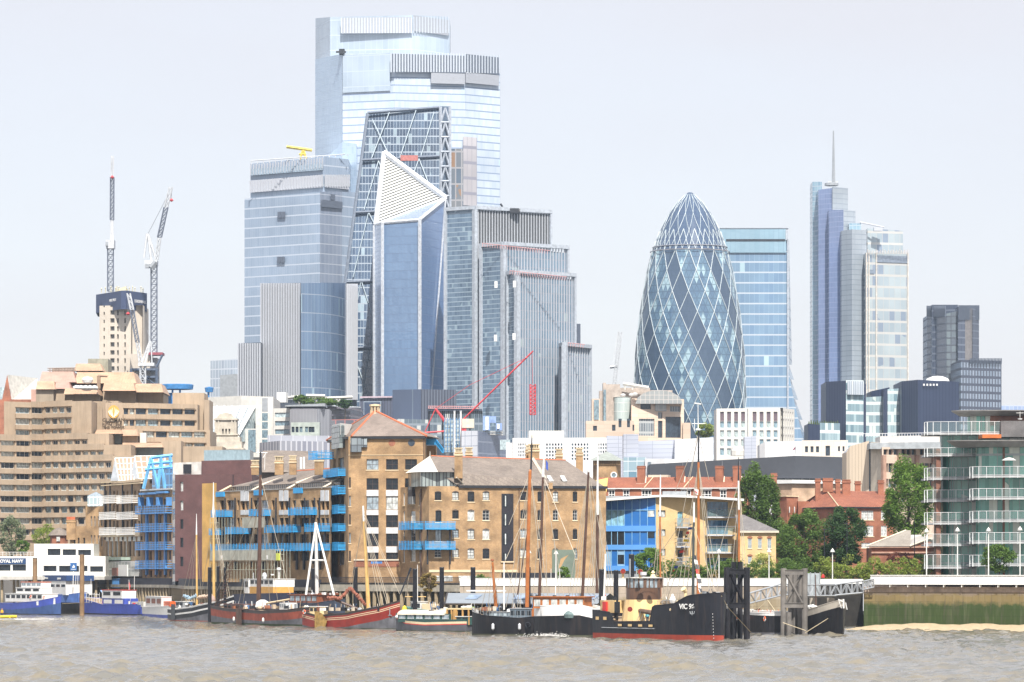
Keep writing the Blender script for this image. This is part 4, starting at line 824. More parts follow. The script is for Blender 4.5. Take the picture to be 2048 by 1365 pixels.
b.tube(W(150, 775, 1036), W(196, 777, 1036), .5, n=4); b.build('roof_vents', WHITE, t)
b = MB(); b.lathe(W(175, 769, 1040), [(0, 0), (1.2, .4), (1.5, 1.2), (1.2, 1.8), (0, 2)], 12); b.build('satellite_dome', WHITE, t)
b = MB(); b.poly([W(211,870,1004), W(244,870,1004), W(244,806,1004), W(211,806,1004)]); b.build('sign_wall', CONC, t)
F = Fa(211, 1003.95, 244, 1003.95); GOLD = plain('gold_leaf', (.70,.42,.10), .35, metal=.3, var=.1)
b = MB(); c = F.at(227.5, 824, .15); n = 24
b.poly([c+Vector((1.42*math.sin(i*6.2832/n), 0, 1.65*math.cos(i*6.2832/n))) for i in range(n)]); b.build('gold_oval_emblem', GOLD, t)
b = MB()
for s in (-1, 1):
    for k, (xa, tip) in enumerate(((.15, .2), (.5, .75), (.9, 1.1))):
        p0 = c+Vector((s*xa, -.1, -1.4+.35*k)); p1 = c+Vector((s*(xa+.32), -.1, .1)); p2 = c+Vector((s*tip*.7, -.1, 1.25-.3*k)); b.poly([p0+Vector((-.14,0,0)), p0+Vector((.14,0,0)), p1+Vector((.12,0,0)), p2, p1+Vector((-.16,0,0))])
b.build('emblem_strokes', plain('emblem_white', (.85,.78,.6), .4), t)
SGN = plain('sign_brown', (.06,.04,.02), .5); text(t, 'GUOMAN', F, 227.5, 841, 1.25, SGN, bold=.03); text(t, 'HOTELS', F, 227.5, 847, 1.15, SGN, bold=.03); text(t, 'THE TOWER', F, 227.5, 855.5, .95, SGN, bold=.03)
# ---- white and grey blocks behind the blue-balcony flats
t = thing('blue_canopy', 'blue netted ring canopy on posts behind the hotel', 'canopy', (XX(350, 1300), 1300, GZ)); BNET = plain('blue_net', (.05,.22,.5), .6)
b = MB(); b.lathe((XX(350,1300), 1308, 0), [(5.2, ZZ(777,1300)), (5.4, ZZ(768,1300)), (5, ZZ(767,1300)), (.2, ZZ(767,1300))], 20); b.build('ring', BNET, t); b = MB()
for x in (332, 345, 360): b.tube(W(x, 1000, 1305), W(x, 777, 1305), .35)
b.build('posts', BNET, t); b = MB(); b.prism([(XX(326,1310),1310.5),(XX(352,1310),1310),(XX(352,1310),1318),(XX(326,1310),1318)], GZ, ZZ(786,1310)); b.build('net_wall', BNET, t)
t = thing('blue_canopy', 'small blue netted canopy right of the hotel top', 'canopy', (XX(416, 1300), 1300, GZ)); b = MB(); b.lathe((XX(417,1300), 1303, 0), [(1.2, ZZ(784,1300)), (1.5, ZZ(775,1300)), (.2, ZZ(773,1300))], 10); b.tube(W(417, 1000, 1303), W(417, 780, 1303), .4); b.build('hood', BNET, t)
t = thing('white_atrium_building', 'white building with sloping glass atrium roof behind the carved stone tower', 'office building', (XX(470, 1200), 1200, GZ))
slab(t, 'wall', OFFW, [(403, 1215, 796), (482, 1205, 792), (547, 1200, 794)], 20)
b = MB(); b.poly([W(403,905,1192), W(412,880,1192), W(512,813,1204), W(408,814,1204), W(400,850,1200)]); b.poly([W(412,884,1191), W(470,884,1190), W(512,812,1203), W(408,813,1203)]); b.build('glass_roof', curtain('atrium_glass', (.38,.45,.5), (.46,.52,.56), (.65,.68,.68), fh=2.2, mw=2.2, bf=.1, mf=.08), t)
b = MB()
for i in range(7): b.tube(W(410+i*10, 884, 1189.5), W(418+i*15.5, 812, 1202), .22, n=4)
b.build('roof_ribs', WHITE, t)
b = MB(); b.poly([W(470,884,1190), W(512,813,1203), W(512,884,1203)]); b.build('side_glass', GT2, t); F = Fa(482, 1197, 547, 1196)
slab(t, 'front_wall', OFFW, [(482, 1197, 857), (512, 1196, 796), (547, 1196, 794)], 3) if 0 else None
b = MB(); F.px(b, 482, 858, 514, 915, 0, .5); F.px(b, 512, 795, 547, 915, 0, .6); b.build('front_wall', OFFW, t)
for x0, y0, x1, y1 in ((525,797,536,824),(525,827,536,842),(525,845,536,858),(525,861,536,876),(525,880,536,886)): pane(F, t, F.u(x0), F.u(x1), F.z(530,y1), F.z(530,y0), -.62, GT1 if y0 > 800 else GREYM)
FB(F, (497, 860, 513, 905, .51, .6), 'tall_window', GT1, t)
t = thing('carved_stone_tower', 'carved pale stone tower top with pediment in front of the glass atrium', 'tower', (XX(454, 1120), 1120, GZ)); ST2 = plain('carved_stone', (.52,.47,.39), .8, var=.3, vs=.5, streak=.3)
F = Fa(420, 1120, 490, 1120); b = MB(); hs = [F.rect(x, 858, x+3.5, 868) for x in (444, 450.5, 457)]; F.wall(b, F.u(429), F.u(473), ZZ(882,1120), ZZ(838,1120), hs, .6); F.shell(b, F.u(429), F.u(473), ZZ(882,1120), ZZ(838,1120), 6)
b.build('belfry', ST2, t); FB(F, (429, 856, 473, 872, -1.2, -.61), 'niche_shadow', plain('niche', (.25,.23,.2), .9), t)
b = MB(); F.px(b, 427, 837, 475, 840.5, -6.3, .5); F.px(b, 426, 868, 476, 871, -6.3, .6); F.px(b, 424, 874, 480, 884, -6.5, 1); F.px(b, 418, 884, 484, 905, -7, 1.6); F.px(b, 416, 897, 488, 900, -7, 2.2)
for x in (431, 470, 437, 464): F.px(b, x-1.2, 841, x+1.2, 868, .01, .35)
b.build('cornices', ST2, t); b = MB(); b.poly([W(431,838,1119.8), W(471,838,1119.8), W(464,829,1119.8), W(451,825,1119.8), W(438,829,1119.8)]); b.poly([W(431,838,1119.8), W(451,825,1119.8), W(451,825,1126), W(431,838,1126)]); b.poly([W(471,838,1119.8), W(451,825,1119.8), W(451,825,1126), W(471,838,1126)]); b.build('pediment', ST2, t)
FB(F, (400, 900, 486, 1000, -8, -1), 'lower_stage', ST2, t)
t = thing('terraced_white_office', 'white office with banded windows right of the stone tower', 'office building', (XX(563, 1180), 1180, GZ)); F = Fa(547, 1182, 582, 1180); walled(t, F, 547, 582, 817, grid(F, 549, 822, 580, 872, 1, 3, .95, .55), OFFW, [GT1, GT2], dep=12)
t = thing('grey_clad_office', 'grey metal clad office with lower pale green frontage', 'office building', (XX(620, 1170), 1170, GZ)); slab(t, 'metal_box', curtain('grey_cladding', (.24,.24,.26), (.25,.25,.27), (.3,.3,.32), fh=60, mw=1.1, bf=0, mf=.12, rough=.6, spec=.3), [(580, 1172, 819), (634, 1168, 818)], 14); slab(t, 'finned_wing', curtain('grey_fins', (.2,.21,.24), (.22,.23,.26), (.42,.43,.45), fh=60, mw=.9, bf=0, mf=.3, rough=.6), [(634, 1169, 818), (659, 1176, 819)], 14)
F = Fa(580, 1166, 640, 1164); walled(t, F, 582, 639, 845, [F.rect(x, 854, x+6, 865) for x in (583, 591, 599, 610, 617, 623)], plain('sage_render', (.40,.45,.41), .7), [GT1, GD2], dep=3); slab(t, 'roof_plate', GREYM, [(570, 1172, 811), (650, 1170, 807)], 12, zb=ZZ(813, 1170))
t = thing('garden_terrace_block', 'dark rounded office with roof garden below the finned tower', 'office building', (XX(640, 1280), 1280, GZ)); slab(t, 'body', curtain('dark_strata', (.055,.065,.085), (.07,.075,.10), (.16,.15,.18), fh=2.4, mw=30, bf=.25, mf=0), [(548, 1290, 812), (640, 1270, 812), (700, 1272, 815), (722, 1290, 815)], 20)
b = MB(); 
for i in range(7): F = Fa(640, 1269, 722, 1288); F.px(b, 640, 812-i*0, 720, 813.5, -.1, .4) if i == 0 else None
b.build('roof_edge', LGREY, t)
b = MB(); F = Fa(558, 1266, 700, 1262); F.px(b, 558, 786, 576, 806, 0, 3); b.build('white_kiosk', WHITE, t); b = MB()
for x in (600, 622, 634, 648, 676): b.tube(W(x, 812, 1268), W(x-4, 793, 1268), .3, n=4); b.tube(W(x, 812, 1268), W(x+5, 793, 1268), .3, n=4)
b.tube(W(575, 796, 1268), W(605, 793, 1268), .5, n=4); b.tube(W(612, 792, 1268), W(650, 793, 1268), .6, n=4); b.tube(W(655, 797, 1268), W(705, 795, 1268), .5, n=4); b.build('canopy_frames', OFFW, t)
# grey arc building
t = thing('long_grey_block', 'long low grey glazed block behind the slate roofs', 'office building', (XX(600, 1020), 1020, GZ)); slab(t, 'upper_storey', curtain('grey_upper', (.30,.31,.35), (.34,.35,.38), (.44,.45,.48), fh=5, mw=3.2, bf=.2, mf=.06), [(535, 1040, 871), (660, 1036, 872)], 20); slab(t, 'lower_storey', curtain('grey_lower', (.20,.21,.26), (.27,.28,.32), (.42,.43,.47), fh=4.6, mw=1.35, bf=.18, mf=.28), [(519, 1030, 886), (560, 1022, 882), (665, 1024, 884)], 20)
t = thing('red_netted_block', 'low block with red terraces behind the grey office', 'office building', (XX(690, 1240), 1240, GZ)); slab(t, 'body', curtain('red_bands', (.12,.13,.16), (.2,.2,.22), (.42,.16,.15), fh=3, mw=3, bf=.2, mf=.1), [(655, 1240, 840), (745, 1236, 838)], 12)
t = thing('dark_blue_block', 'dark blue glass block with framed front left of the red crane', 'office block', (XX(752, 1600), 1600, GZ)); slab(t, 'body', curtain('dark_slot_glass', (.06,.07,.11), (.08,.09,.13), (.05,.06,.09), fh=50, mw=1.2, bf=0, mf=.4, rough=.3), [(719, 1600, 798), (786, 1596, 796)], 24); b = MB(); F = Fa(719, 1599, 786, 1595); F.px(b, 728, 803, 763, 830, 0, .6); b.build('frame', plain('frame_grey', (.25,.3,.36), .5), t); FB(F, (730, 805, 761, 840, .6, .8), 'big_window', plain('deep_blue_glass', (.05,.07,.12), .15), t)
FB(F, (720, 793, 784, 796, -3, 0), 'coping', plain('pinkish', (.5,.4,.45), .6), t)
t = thing('navy_glass_block', 'wide navy glass block below the folded tower', 'office block', (XX(845, 1560), 1560, GZ)); slab(t, 'body', curtain('navy_glass', (.045,.065,.11), (.055,.075,.125), (.10,.13,.17), fh=26, mw=40, bf=.03, mf=.01, rough=.1), [(785, 1560, 780), (842, 1556, 779)], 24); slab(t, 'louvred_wing', curtain('navy_louvre', (.05,.06,.09), (.06,.07,.1), (.14,.16,.2), fh=60, mw=1.3, bf=0, mf=.3, rough=.3), [(842, 1557, 779), (911, 1565, 780)], 24); slab(t, 'lower_front', curtain('lower_navy', (.08,.11,.15), (.14,.18,.2), (.2,.24,.28), fh=4.2, mw=1.6, bf=.2, mf=.1, lit=(.5,.52,.5), litp=.1), [(790, 1548, 838), (860, 1548, 840)], 10)
# crane site
t = thing('building_site_frame', 'half-built block with dark canopy, scaffold and white cylinders below the red crane', 'building site', (XX(920, 1500), 1500, GZ))
b = MB(); b.box(*W(856, 822, 1500), W(964, 818, 1500).x, 1530, ZZ(818, 1500)); b.build('canopy_deck', plain('deck_navy', (.07,.09,.13), .5), t); b = MB()
for i in range(28): x = 858+i*3.9; b.tube(W(x, 880 if i % 7 == 0 else 836, 1501), W(x, 822, 1501), .3 if i % 7 == 0 else .12, n=4)
b.build('posts', DARK, t); slab(t, 'dark_rear', curtain('lower_navy', ()), [(860, 1540, 826), (965, 1540, 826)], 8)
b = MB(); b.tube(W(857, 817, 1499), W(958, 818, 1499), .15, n=4); b.tube(W(857, 813, 1499), W(958, 814, 1499), .15, n=4)
for i in range(24): b.tube(W(857+i*4.3, 818, 1499), W(857+i*4.3, 812, 1499), .12, n=3)
b.build('guardrail', plain('site_red', ()), t)
SCG = glass('scaffold_sheet', (.38, .44, .45), .4)
b = MB(); b.box(*W(889, 905, 1440), W(922, 841, 1440).x, 1450, ZZ(841, 1440)); b.build('sheeted_scaffold', SCG, t); b = MB()
for x in range(889, 923, 6): b.tube(W(x, 905, 1439), W(x, 836, 1439), .12, n=4)
for y in range(840, 905, 9): b.tube(W(889, y, 1439), W(922, y, 1439), .1, n=4)
b.build('scaffold_tubes', plain('scaffold_blue', (.15,.3,.5), .5), t)
t = thing('white_flue', 'left of two tall white flue cylinders by the scaffold', 'flue', W(909, 912, 1430)); TB(W(909, 912, 1430), W(909, 823, 1430), (.32, .32, 10), 'pipe', WHITE, t); TB(W(909, 824, 1430), W(909, 822, 1430), (.42, .42, 10), 'collar', LGREY, t)
t2 = t; t = thing('white_flue', 'right of two tall white flue cylinders by the scaffold', 'flue', W(921.5, 912, 1430)); TB(W(921.5, 912, 1430), W(921.5, 823, 1430), (.32, .32, 10), 'pipe', WHITE, t); b = MB(); b.tube(W(921.5, 824, 1430), W(921.5, 822, 1430), .42, n=10); b.tube(W(909.5, 881, 1430), W(921, 881, 1430), .15); b.build('collar', LGREY, t)
t = thing('panelled_block', 'white panelled corner block with long dark glazed side', 'office block', (XX(960, 1420), 1420, GZ)); slab(t, 'white_corner', curtain('white_panels', (.66,.68,.72), (.62,.64,.69), (.16,.2,.28), fh=3.6, mw=3.2, bf=.05, mf=.05, rough=.5), [(923, 1424, 862), (956, 1418, 862)], 8); slab(t, 'glazed_side', curtain('dark_grid_glass', (.10,.13,.20), (.13,.16,.24), (.26,.3,.38), fh=4.1, mw=1.1, bf=.14, mf=.14, rough=.15), [(956, 1418, 862), (1012, 1440, 872)], 14)
b = MB(); b.box(*W(924, 856, 1424), W(948, 838, 1424).x, 1432, ZZ(838, 1424)); b.build('plant_room', STONE, t); BLP = plain('pale_blue_plant', (.25,.36,.62), .5)
b = MB(); b.box(*W(966, 861, 1425), W(980, 832, 1425).x, 1430, ZZ(832, 1425)); b.box(*W(980, 846, 1426), W(992, 833, 1426).x, 1430, ZZ(833, 1426)); b.box(*W(992, 861, 1426), W(1004, 847, 1426).x, 1430, ZZ(847, 1426)); b.build('chillers', BLP, t); b = MB(); b.box(*W(971, 860, 1424.5), W(977, 834, 1424.5).x, 1425, ZZ(834, 1424.5)); b.box(*W(994, 858, 1425.4), W(999, 848, 1425.4).x, 1426, ZZ(848, 1425.4)); b.build('white_doors', WHITE, t)
b = MB(); lattice(b, W(966, 866, 1428), W(1006, 868, 1428), 1, 1.2, .12, dirx=Vector((0,0,1))); b.build('plant_truss', OFFW, t)
t = thing('red_luffing_crane', 'red crane with long lattice jib rising to the right and red A-frame', 'crane', W(925, 840, 1480))
b = MB(); lattice(b, W(928, 838, 1480), W(1064, 705, 1480), 1.7, 2.2, .26, dirx=Vector((.7,0,.7)), w2=1.2); b.build('jib', CRR, t)
TB(W(928, 838, 1479), W(928, 900, 1479), (1, 1, 6), 'mast', CRR, t); b = MB(); b.tube(W(871, 818, 1479), W(890, 843, 1479), .45, .7, 6); b.tube(W(871, 818, 1479), W(849, 866, 1479), .2, n=5); b.tube(W(846, 866, 1479), W(889, 863, 1479), .35, n=6); b.build('back_frame', CRR, t); b = MB(); b.tube(W(871, 818, 1479), W(940, 770, 1479), .1, n=3); b.tube(W(940, 770, 1479), W(1055, 715, 1479), .1, n=3); b.tube(W(1064, 706, 1480), W(1065, 768, 1480), .1, n=3); b.build('cables', CRR, t)
t = thing('hanging_crane_section', 'red lattice section hanging upright below the red jib', 'crane section', W(1065.5, 830, 1480)); b = MB(); lattice(b, W(1065.5, 830, 1480), W(1065.5, 769, 1480), 2.0, 1.3, .2); b.build('lattice', CRR, t)
b = MB(); b.box(*W(1000, 900, 1400), W(1020, 880, 1400).x, 1410, ZZ(880, 1400)); solo('glazed_box', b, GT2, 'small pale glazed box beside the panelled block', 'pavilion', W(1010, 900, 1400))
# white gridded building
t = thing('white_grid_building', 'long bright white building with small square window grids', 'office building', (XX(1130, 1080), 1080, GZ)); W2 = plain('bright_render', (.66,.66,.66), .6, var=.05)
F = Fa(1012, 1082, 1240, 1078); hs = []
for gx0, gx1, nx in ((1036,1052,5),(1091,1126,6),(1142,1178,6),(1195,1214,4)): hs += grid(F, gx0, 886, gx1, 922, nx, 5, .55, .62)
walled(t, F, 1025, 1240, 876, hs, W2, [GD2, GT1], rec=.25, dep=16); walled(t, F, 1012, 1026, 886, [], W2, GT1, dep=10)
b = MB(); b.box(*W(1058, 878, 1086), W(1128, 862, 1086).x, 1094, ZZ(862, 1086)); b.build('roof_box', plain('roof_cream', (.70,.68,.60), .7), t)
t = thing('white_clad_building', 'white and pale grey metal clad block right of the white gridded building', 'office building', (XX(1330, 1060), 1060, GZ)); PC = curtain('pale_cladding', (.46,.49,.57), (.50,.53,.6), (.3,.33,.4), fh=1.1, mw=6, bf=.1, mf=.02, rough=.5, big=.05)
slab(t, 'tall_block', PC, [(1247, 1050, 869), (1277, 1047, 869)], 10); slab(t, 'rear_block', PC, [(1214, 1078, 872), (1250, 1076, 873)], 10); slab(t, 'long_block', PC, [(1277, 1056, 883), (1350, 1052, 880), (1390, 1054, 879)], 12); slab(t, 'white_block', curtain('white_cladding', (.60,.61,.63), (.63,.64,.66), (.42,.43,.46), fh=1.6, mw=4, bf=.06, mf=.02, rough=.5, big=.05), [(1350, 1045, 880), (1427, 1048, 875)], 10)
slab(t, 'glass_base', curtain('teal_base', (.10,.2,.27), (.3,.4,.45), (.6,.65,.66), fh=2.6, mw=2.4, bf=.08, mf=.06), [(1247, 1044, 915), (1292, 1042, 915)], 6); slab(t, 'low_white', W2, [(1290, 1040, 918), (1330, 1036, 918), (1420, 1040, 921)], 10)
slab(t, 'low_grey', curtain('grey_base', (.2,.26,.3), (.3,.36,.4), (.6,.6,.6), fh=3, mw=3, bf=.2, mf=.1), [(1296, 1037, 924), (1303, 1036, 924)], 6)
# small octagonal tower with grey-green roof
t = thing('octagonal_brick_tower', 'squat brick tower with grey-green hipped roof and round white window', 'tower', (XX(1212, 900), 900, GZ)); F = Fa(1186, 900, 1240, 900); b = MB(); b.prism([(XX(1186,902),903),(XX(1196,900),900),(XX(1232,900),900),(XX(1242,902),903),(XX(1240,912),912),(XX(1190,912),912)], GZ, ZZ(921,900)); b.build('wall', BRICKY, t)
b = MB(); top = W(1214, 903, 906); rp = [W(1180,921.5,899), W(1247,921.5,899), W(1249,921.5,914), W(1178,921.5,914)]
for i in range(4): b.poly([rp[i], rp[(i+1) % 4], top])
b.build('roof', plain('green_lead', (.30,.33,.30), .6, streak=.3), t); b = MB()
for i in range(15): F.px(b, 1188+i*3.6, 922, 1189.8+i*3.6, 930, 0, .35)
b.build('corbels', BRICKY, t); b = MB(); b.torus(F.at(1227.5, 951, .1), (0,1,0), .62, .16, 18, 6); b.build('round_window_frame', WHITE, t); b = MB(); c = F.at(1227.5, 951, .05); b.poly([c+Vector((.6*math.sin(i*.5236), 0, .6*math.cos(i*.5236))) for i in range(12)]); b.build('round_window', GT1, t)
# beige stone office with barrel roof
t = thing('beige_office', 'beige stone office with glazed barrel roof in front of the rounded tower', 'office building', (XX(1270, 1400), 1400, GZ)); BG = curtain('beige_stone', (.58,.46,.36), (.63,.51,.41), (.5,.38,.29), fh=1.4, mw=3.4, bf=.06, mf=.02, rough=.8, spec=.2); BGD = plain('brown_stone', (.42,.36,.31), .8)
F = Fa(1263, 1392, 1368, 1398); hs = [F.rect(1281,808,1302,819), F.rect(1340,813,1361,824), F.rect(1278,838,1309,872), F.rect(1316,824,1325,838), F.rect(1316,842,1325,876), F.rect(1331,834,1362,876)]
walled(t, F, 1263, 1368, 798, hs, BG, [GD2, curtain('office_slats', (.12,.14,.16), (.2,.23,.25), (.4,.42,.42), fh=3.6, mw=.9, bf=.2, mf=.2)], rec=.6, dep=16)
b = MB(); cc = W(1317, 803, 1395); rr_ = 47/FPX*1395
ar = [(cc.x+rr_*math.cos(a), cc.z-1+rr_*.58*math.sin(a)) for a in np.linspace(0, math.pi, 15)]
b.poly([(x, 1391.5, z) for x, z in ar]); 
for p, q in zip(ar[:-1], ar[1:]): b.poly([(p[0],1391.5,p[1]), (q[0],1391.5,q[1]), (q[0],1410,q[1]), (p[0],1410,p[1])], 1)
b.build('barrel_roof', [curtain('barrel_glass', (.28,.3,.3), (.34,.36,.36), (.5,.46,.42), fh=1.6, mw=1.6, bf=.1, mf=.1), plain('barrel_lead', (.45,.42,.42), .5)], t)
FB(F, (1310, 790, 1332, 823, .01, .5), 'central_glazing', curtain('barrel_glass', ()), t)
b = MB(); b.lathe((XX(1245,1398),1402,0), [(17/FPX*1398, GZ), (17/FPX*1398, ZZ(795,1398)), (18/FPX*1398, ZZ(794,1398)), (.1, ZZ(792,1398))], 20); b.build('round_glass_tower', curtain('drum_glass', (.36,.44,.44), (.45,.53,.52), (.5,.55,.54), fh=3, mw=1.4, bf=.1, mf=.08), t)
F = Fa(1172, 1386, 1268, 1384); hs = [F.rect(1186,852,1194,862), F.rect(1224,850,1231,862), F.rect(1237,838,1243,855), F.rect(1254,838,1260,855), F.rect(1265,850,1268,862)]; walled(t, F, 1172, 1268, 842, hs, BG, GD2, rec=.5, dep=12)
for x0, x1, y, D, m_ in ((1184,1200,798,1398,BG),(1199,1218,782,1400,BGD),(1206,1212,766,1399,BGD),(1212,1240,769,1402,BGD),(1240,1300,776,1408,BGD),(1300,1345,781,1406,BGD),(1366,1381,846,1396,BG)): slab(t, 'stone_block', m_, [(x0, D, y), (x1, D, y)], 10)
b = MB(); b.box(*W(1188, 840, 1397), W(1198, 800, 1397).x, 1397.5, ZZ(800, 1397)); b.box(*W(1207, 848, 1398), W(1212, 780, 1398).x, 1398.6, ZZ(780, 1398)); b.build('strip_windows', GT1, t); b = MB(); b.tube(W(1246, 768, 1405), W(1297, 776, 1405), .7); b.tube(W(1250, 772, 1405), W(1250, 780, 1405), .3); b.tube(W(1265, 772, 1405), W(1265, 780, 1405), .3); b.build('roof_cradle', OFFW, t)
for i, x in enumerate((1246, 1263, 1270)): b = MB(); b.lathe(W(x, 795-i, 1390), [(0, 0), (.8, .3), (1.0, .8), (.5, 1.2), (0, 1.3)], 10); b.build('satellite_dish', WHITE, t)
# white gridded office
t = thing('white_frame_office', 'white framed office with tall rectangular windows in front of the flared tower', 'office building', (XX(1510, 1280), 1280, GZ)); WF = plain('white_stone_frame', (.66,.64,.59), .6, var=.05); GW = [glass('grid_glass', (.25,.36,.42)), glass('grid_glass_pale', (.42,.5,.5))]; GBR = plain('brown_blind', (.16,.12,.14), .5)
F = Fa(1433, 1286, 1560, 1280); F2 = Fa(1560, 1280, 1589, 1292)
tops = []; hs = []
for x in (1440, 1454, 1468, 1482, 1505, 1519, 1533, 1547):
    for k, (a, c) in enumerate(((843,856),(861,875),(879,893),(897,911))): hs.append(F.rect(x, a, x+8, c))
    tops.append(F.rect(x, 824, x+8, 842.6))
b = MB(); F.wall(b, 0, F.L, GZ, F.z(1500, 817), hs+tops, .4); h2 = grid(F2, 1561, 822, 1588, 885, 6, 4, .42, .8); F2.wall(b, 0, F2.L, GZ, F.z(1500, 817), h2, .6); F.shell(b, 0, F.L+1, GZ, F.z(1500, 817)-.02, 16); b.build('wall', WF, t)
for h in hs: pane(F, t, *h, .4, random.choice(GW))
for h in tops: pane(F, t, *h, .4, GBR)
for h in h2: pane(F2, t, *h, .6, GBR if random.random() < .4 else GW[0])
FB(F, (1494, 818, 1496.5, 915, -.1, .05), 'joint', plain('joint_grey', (.3,.3,.3), .6), t)
slab(t, 'grey_stair', PC, [(1489, 1270, 874), (1513, 1268, 872)], 6)
b = MB(); b.lathe(W(1475, 912, 1262), [(2.2, 0), (2.2, 1.6), (1.8, 2.6), (0, 2.7)], 10); b.build('roof_tank', OFFW, t)
# low white and beige
t = thing('long_white_terrace', 'long low white and beige stone building behind the dark clad block', 'office building', (XX(1600, 1150), 1150, GZ)); slab(t, 'white_wall', W2, [(1519, 1152, 890), (1530, 1150, 884), (1604, 1148, 882)], 10); F = Fa(1604, 1149, 1705, 1147)
walled(t, F, 1604, 1696, 881, [F.rect(x, 893, x+6, 905) for x in (1610, 1621, 1632)]+[F.rect(1651,892,1660,912)]+[F.rect(x, 893, x+4, 903) for x in (1676, 1685)], curtain('pale_beige_stone', (.62,.56,.49), (.66,.6,.53), (.55,.48,.42), fh=1.6, mw=1.8, bf=.04, mf=.04, rough=.8, spec=.2), [GD2], rec=.5, dep=10)
TB(W(1591, 908, 1146), W(1591, 893, 1146), (.1,), 'flagpole', GREYM, t); b = MB(); b.poly([W(1591,893,1146), W(1591,899,1146.3), W(1584,902,1146.5)]); b.build('flag', plain('flag_maroon', (.35,.08,.15), .7), t)
t = thing('dark_clad_block', 'long dark grey clad block rising above the red tiled terrace', 'building', (XX(1500, 960), 960, GZ)); slab(t, 'cladding', plain('charcoal_cladding', (.055,.06,.072), .7, var=.08), [(1300, 968, 929), (1590, 956, 912), (1697, 962, 915)], 20, zb=ZZ(958, 960)); F = Fa(1500, 957, 1697, 960)
slab(t, 'window_band', curtain('dark_band_glass', (.06,.09,.11), (.14,.2,.22), (.4,.42,.42), fh=9, mw=2, bf=.02, mf=.06, lit=(.4,.45,.45), litp=.15), [(1500, 959, 951), (1695, 962, 951)], 12, zb=ZZ(962, 960)); slab(t, 'white_sill', WHITE, [(1552, 954, 960), (1584, 950, 960), (1700, 956, 962)], 12, zb=ZZ(968, 955)); slab(t, 'brick_base', BRICKL if 0 else brick('soft_pink_brick', (.55,.38,.26), (.48,.32,.2), (.5,.4,.3)), [(1552, 955, 968), (1584, 951, 968), (1700, 957, 969)], 12)
# beige ribbed concrete office
t = thing('ribbed_beige_office', 'beige concrete office with grey roof band behind the dark green tree', 'office building', (XX(1790, 900), 900, GZ)); RB = curtain('ribbed_beige', (.62,.52,.40), (.63,.53,.41), (.45,.37,.28), fh=60, mw=.85, bf=0, mf=.16, rough=.85, spec=.2, big=.05)
slab(t, 'ribbed_wall', RB, [(1693, 907, 905), (1700, 906, 893), (1738, 903, 882)], 12); slab(t, 'pale_wall', STONE, [(1742, 902, 884), (1766, 896, 886)], 12); b = MB(); b.box(*W(1738, 985, 903), W(1742, 885, 903).x, 905, ZZ(885, 903)); b.build('slot_window', GD2, t)
F = Fa(1764, 894, 1900, 902); hs = []
for y0, y1 in ((899,910),(927,945),(958,975),(988,1004)):
    hs += [F.rect(x, y0, x+9.3, y1) for x in (1767, 1777, 1787, 1803, 1813, 1823, 1840, 1850, 1860)]
walled(t, F, 1764, 1890, 896, hs, plain('pink_concrete', (.60,.47,.37), .8, var=.1, streak=.2), [GD2, GT1], rec=.9, dep=12)
slab(t, 'roof_band', plain('grey_roof_band', (.36,.39,.41), .6), [(1740, 896, 886), (1890, 892, 884)], 14, zb=ZZ(898, 894)); slab(t, 'roof_upper', plain('roof_pale', (.5,.48,.45), .7), [(1760, 899, 873), (1880, 901, 871)], 10, zb=ZZ(887, 899)); b = MB()
for i in range(30): b.tube(W(1720+i*5.6, 874, 905), W(1720+i*5.6, 868, 905), .05, n=3)
b.tube(W(1720, 868, 905), W(1882, 866, 905), .06, n=3); b.build('roof_railing', WHITE, t)
for x in (1766, 1797, 1832, 1866): FB(F, (x-3, 911, x+3, 985, -.1, .8), 'brown_pier', plain('brown_pier', (.42,.26,.19), .8), t)
# ---------------- waterfront buildings ----------------
DKF = plain('dark_window_frame', (.03,.03,.035), .5); BRW = plain('brown_frame', (.10,.06,.045), .5)
def balcony(F, root, x0, x1, y0, y1, dep=1.4, mat=None, nr=5, posts=None, name='balcony', solidf=0, step=1.3, u=None, slabm=None):
    u0, u1 = u or (F.u(x0), F.u(x1)); xm = (x0+x1)/2; z0, z1 = F.z(xm, y1), F.z(xm, y0); mat = mat or BLUEP
    b = MB(); F.ub(b, u0, z0-.22, u1, z0, .0, dep, 0); o = b.build(name, slabm or mat, root)
    r = MB(); h = z1-z0
    for k in range(1, nr+1):
        z = z0+h*k/nr; t_ = .14 if k < nr else .07
        F.ub(r, u0, z-t_, u1, z, dep-.06, dep); F.ub(r, u0-.04, z-t_, u0, z, 0, dep); F.ub(r, u1, z-t_, u1+.04, z, 0, dep)
    n = max(2, int(round((u1-u0)/step)))
    for i in range(n+1):
        q = u0+(u1-u0)*i/n; F.ub(r, q-.04, z0-.3, q+.04, z1+.1, dep, dep+.06)
    r.build('railing', mat, o)
    if posts:
        p = MB()
        for q in (.12, .88): v = u0+(u1-u0)*q; F.ub(p, v-.13, z0-posts, v+.13, z0-.22, dep*.3, dep*.3+.25)
        p.build('bracket_posts', DARK, o)
    return o
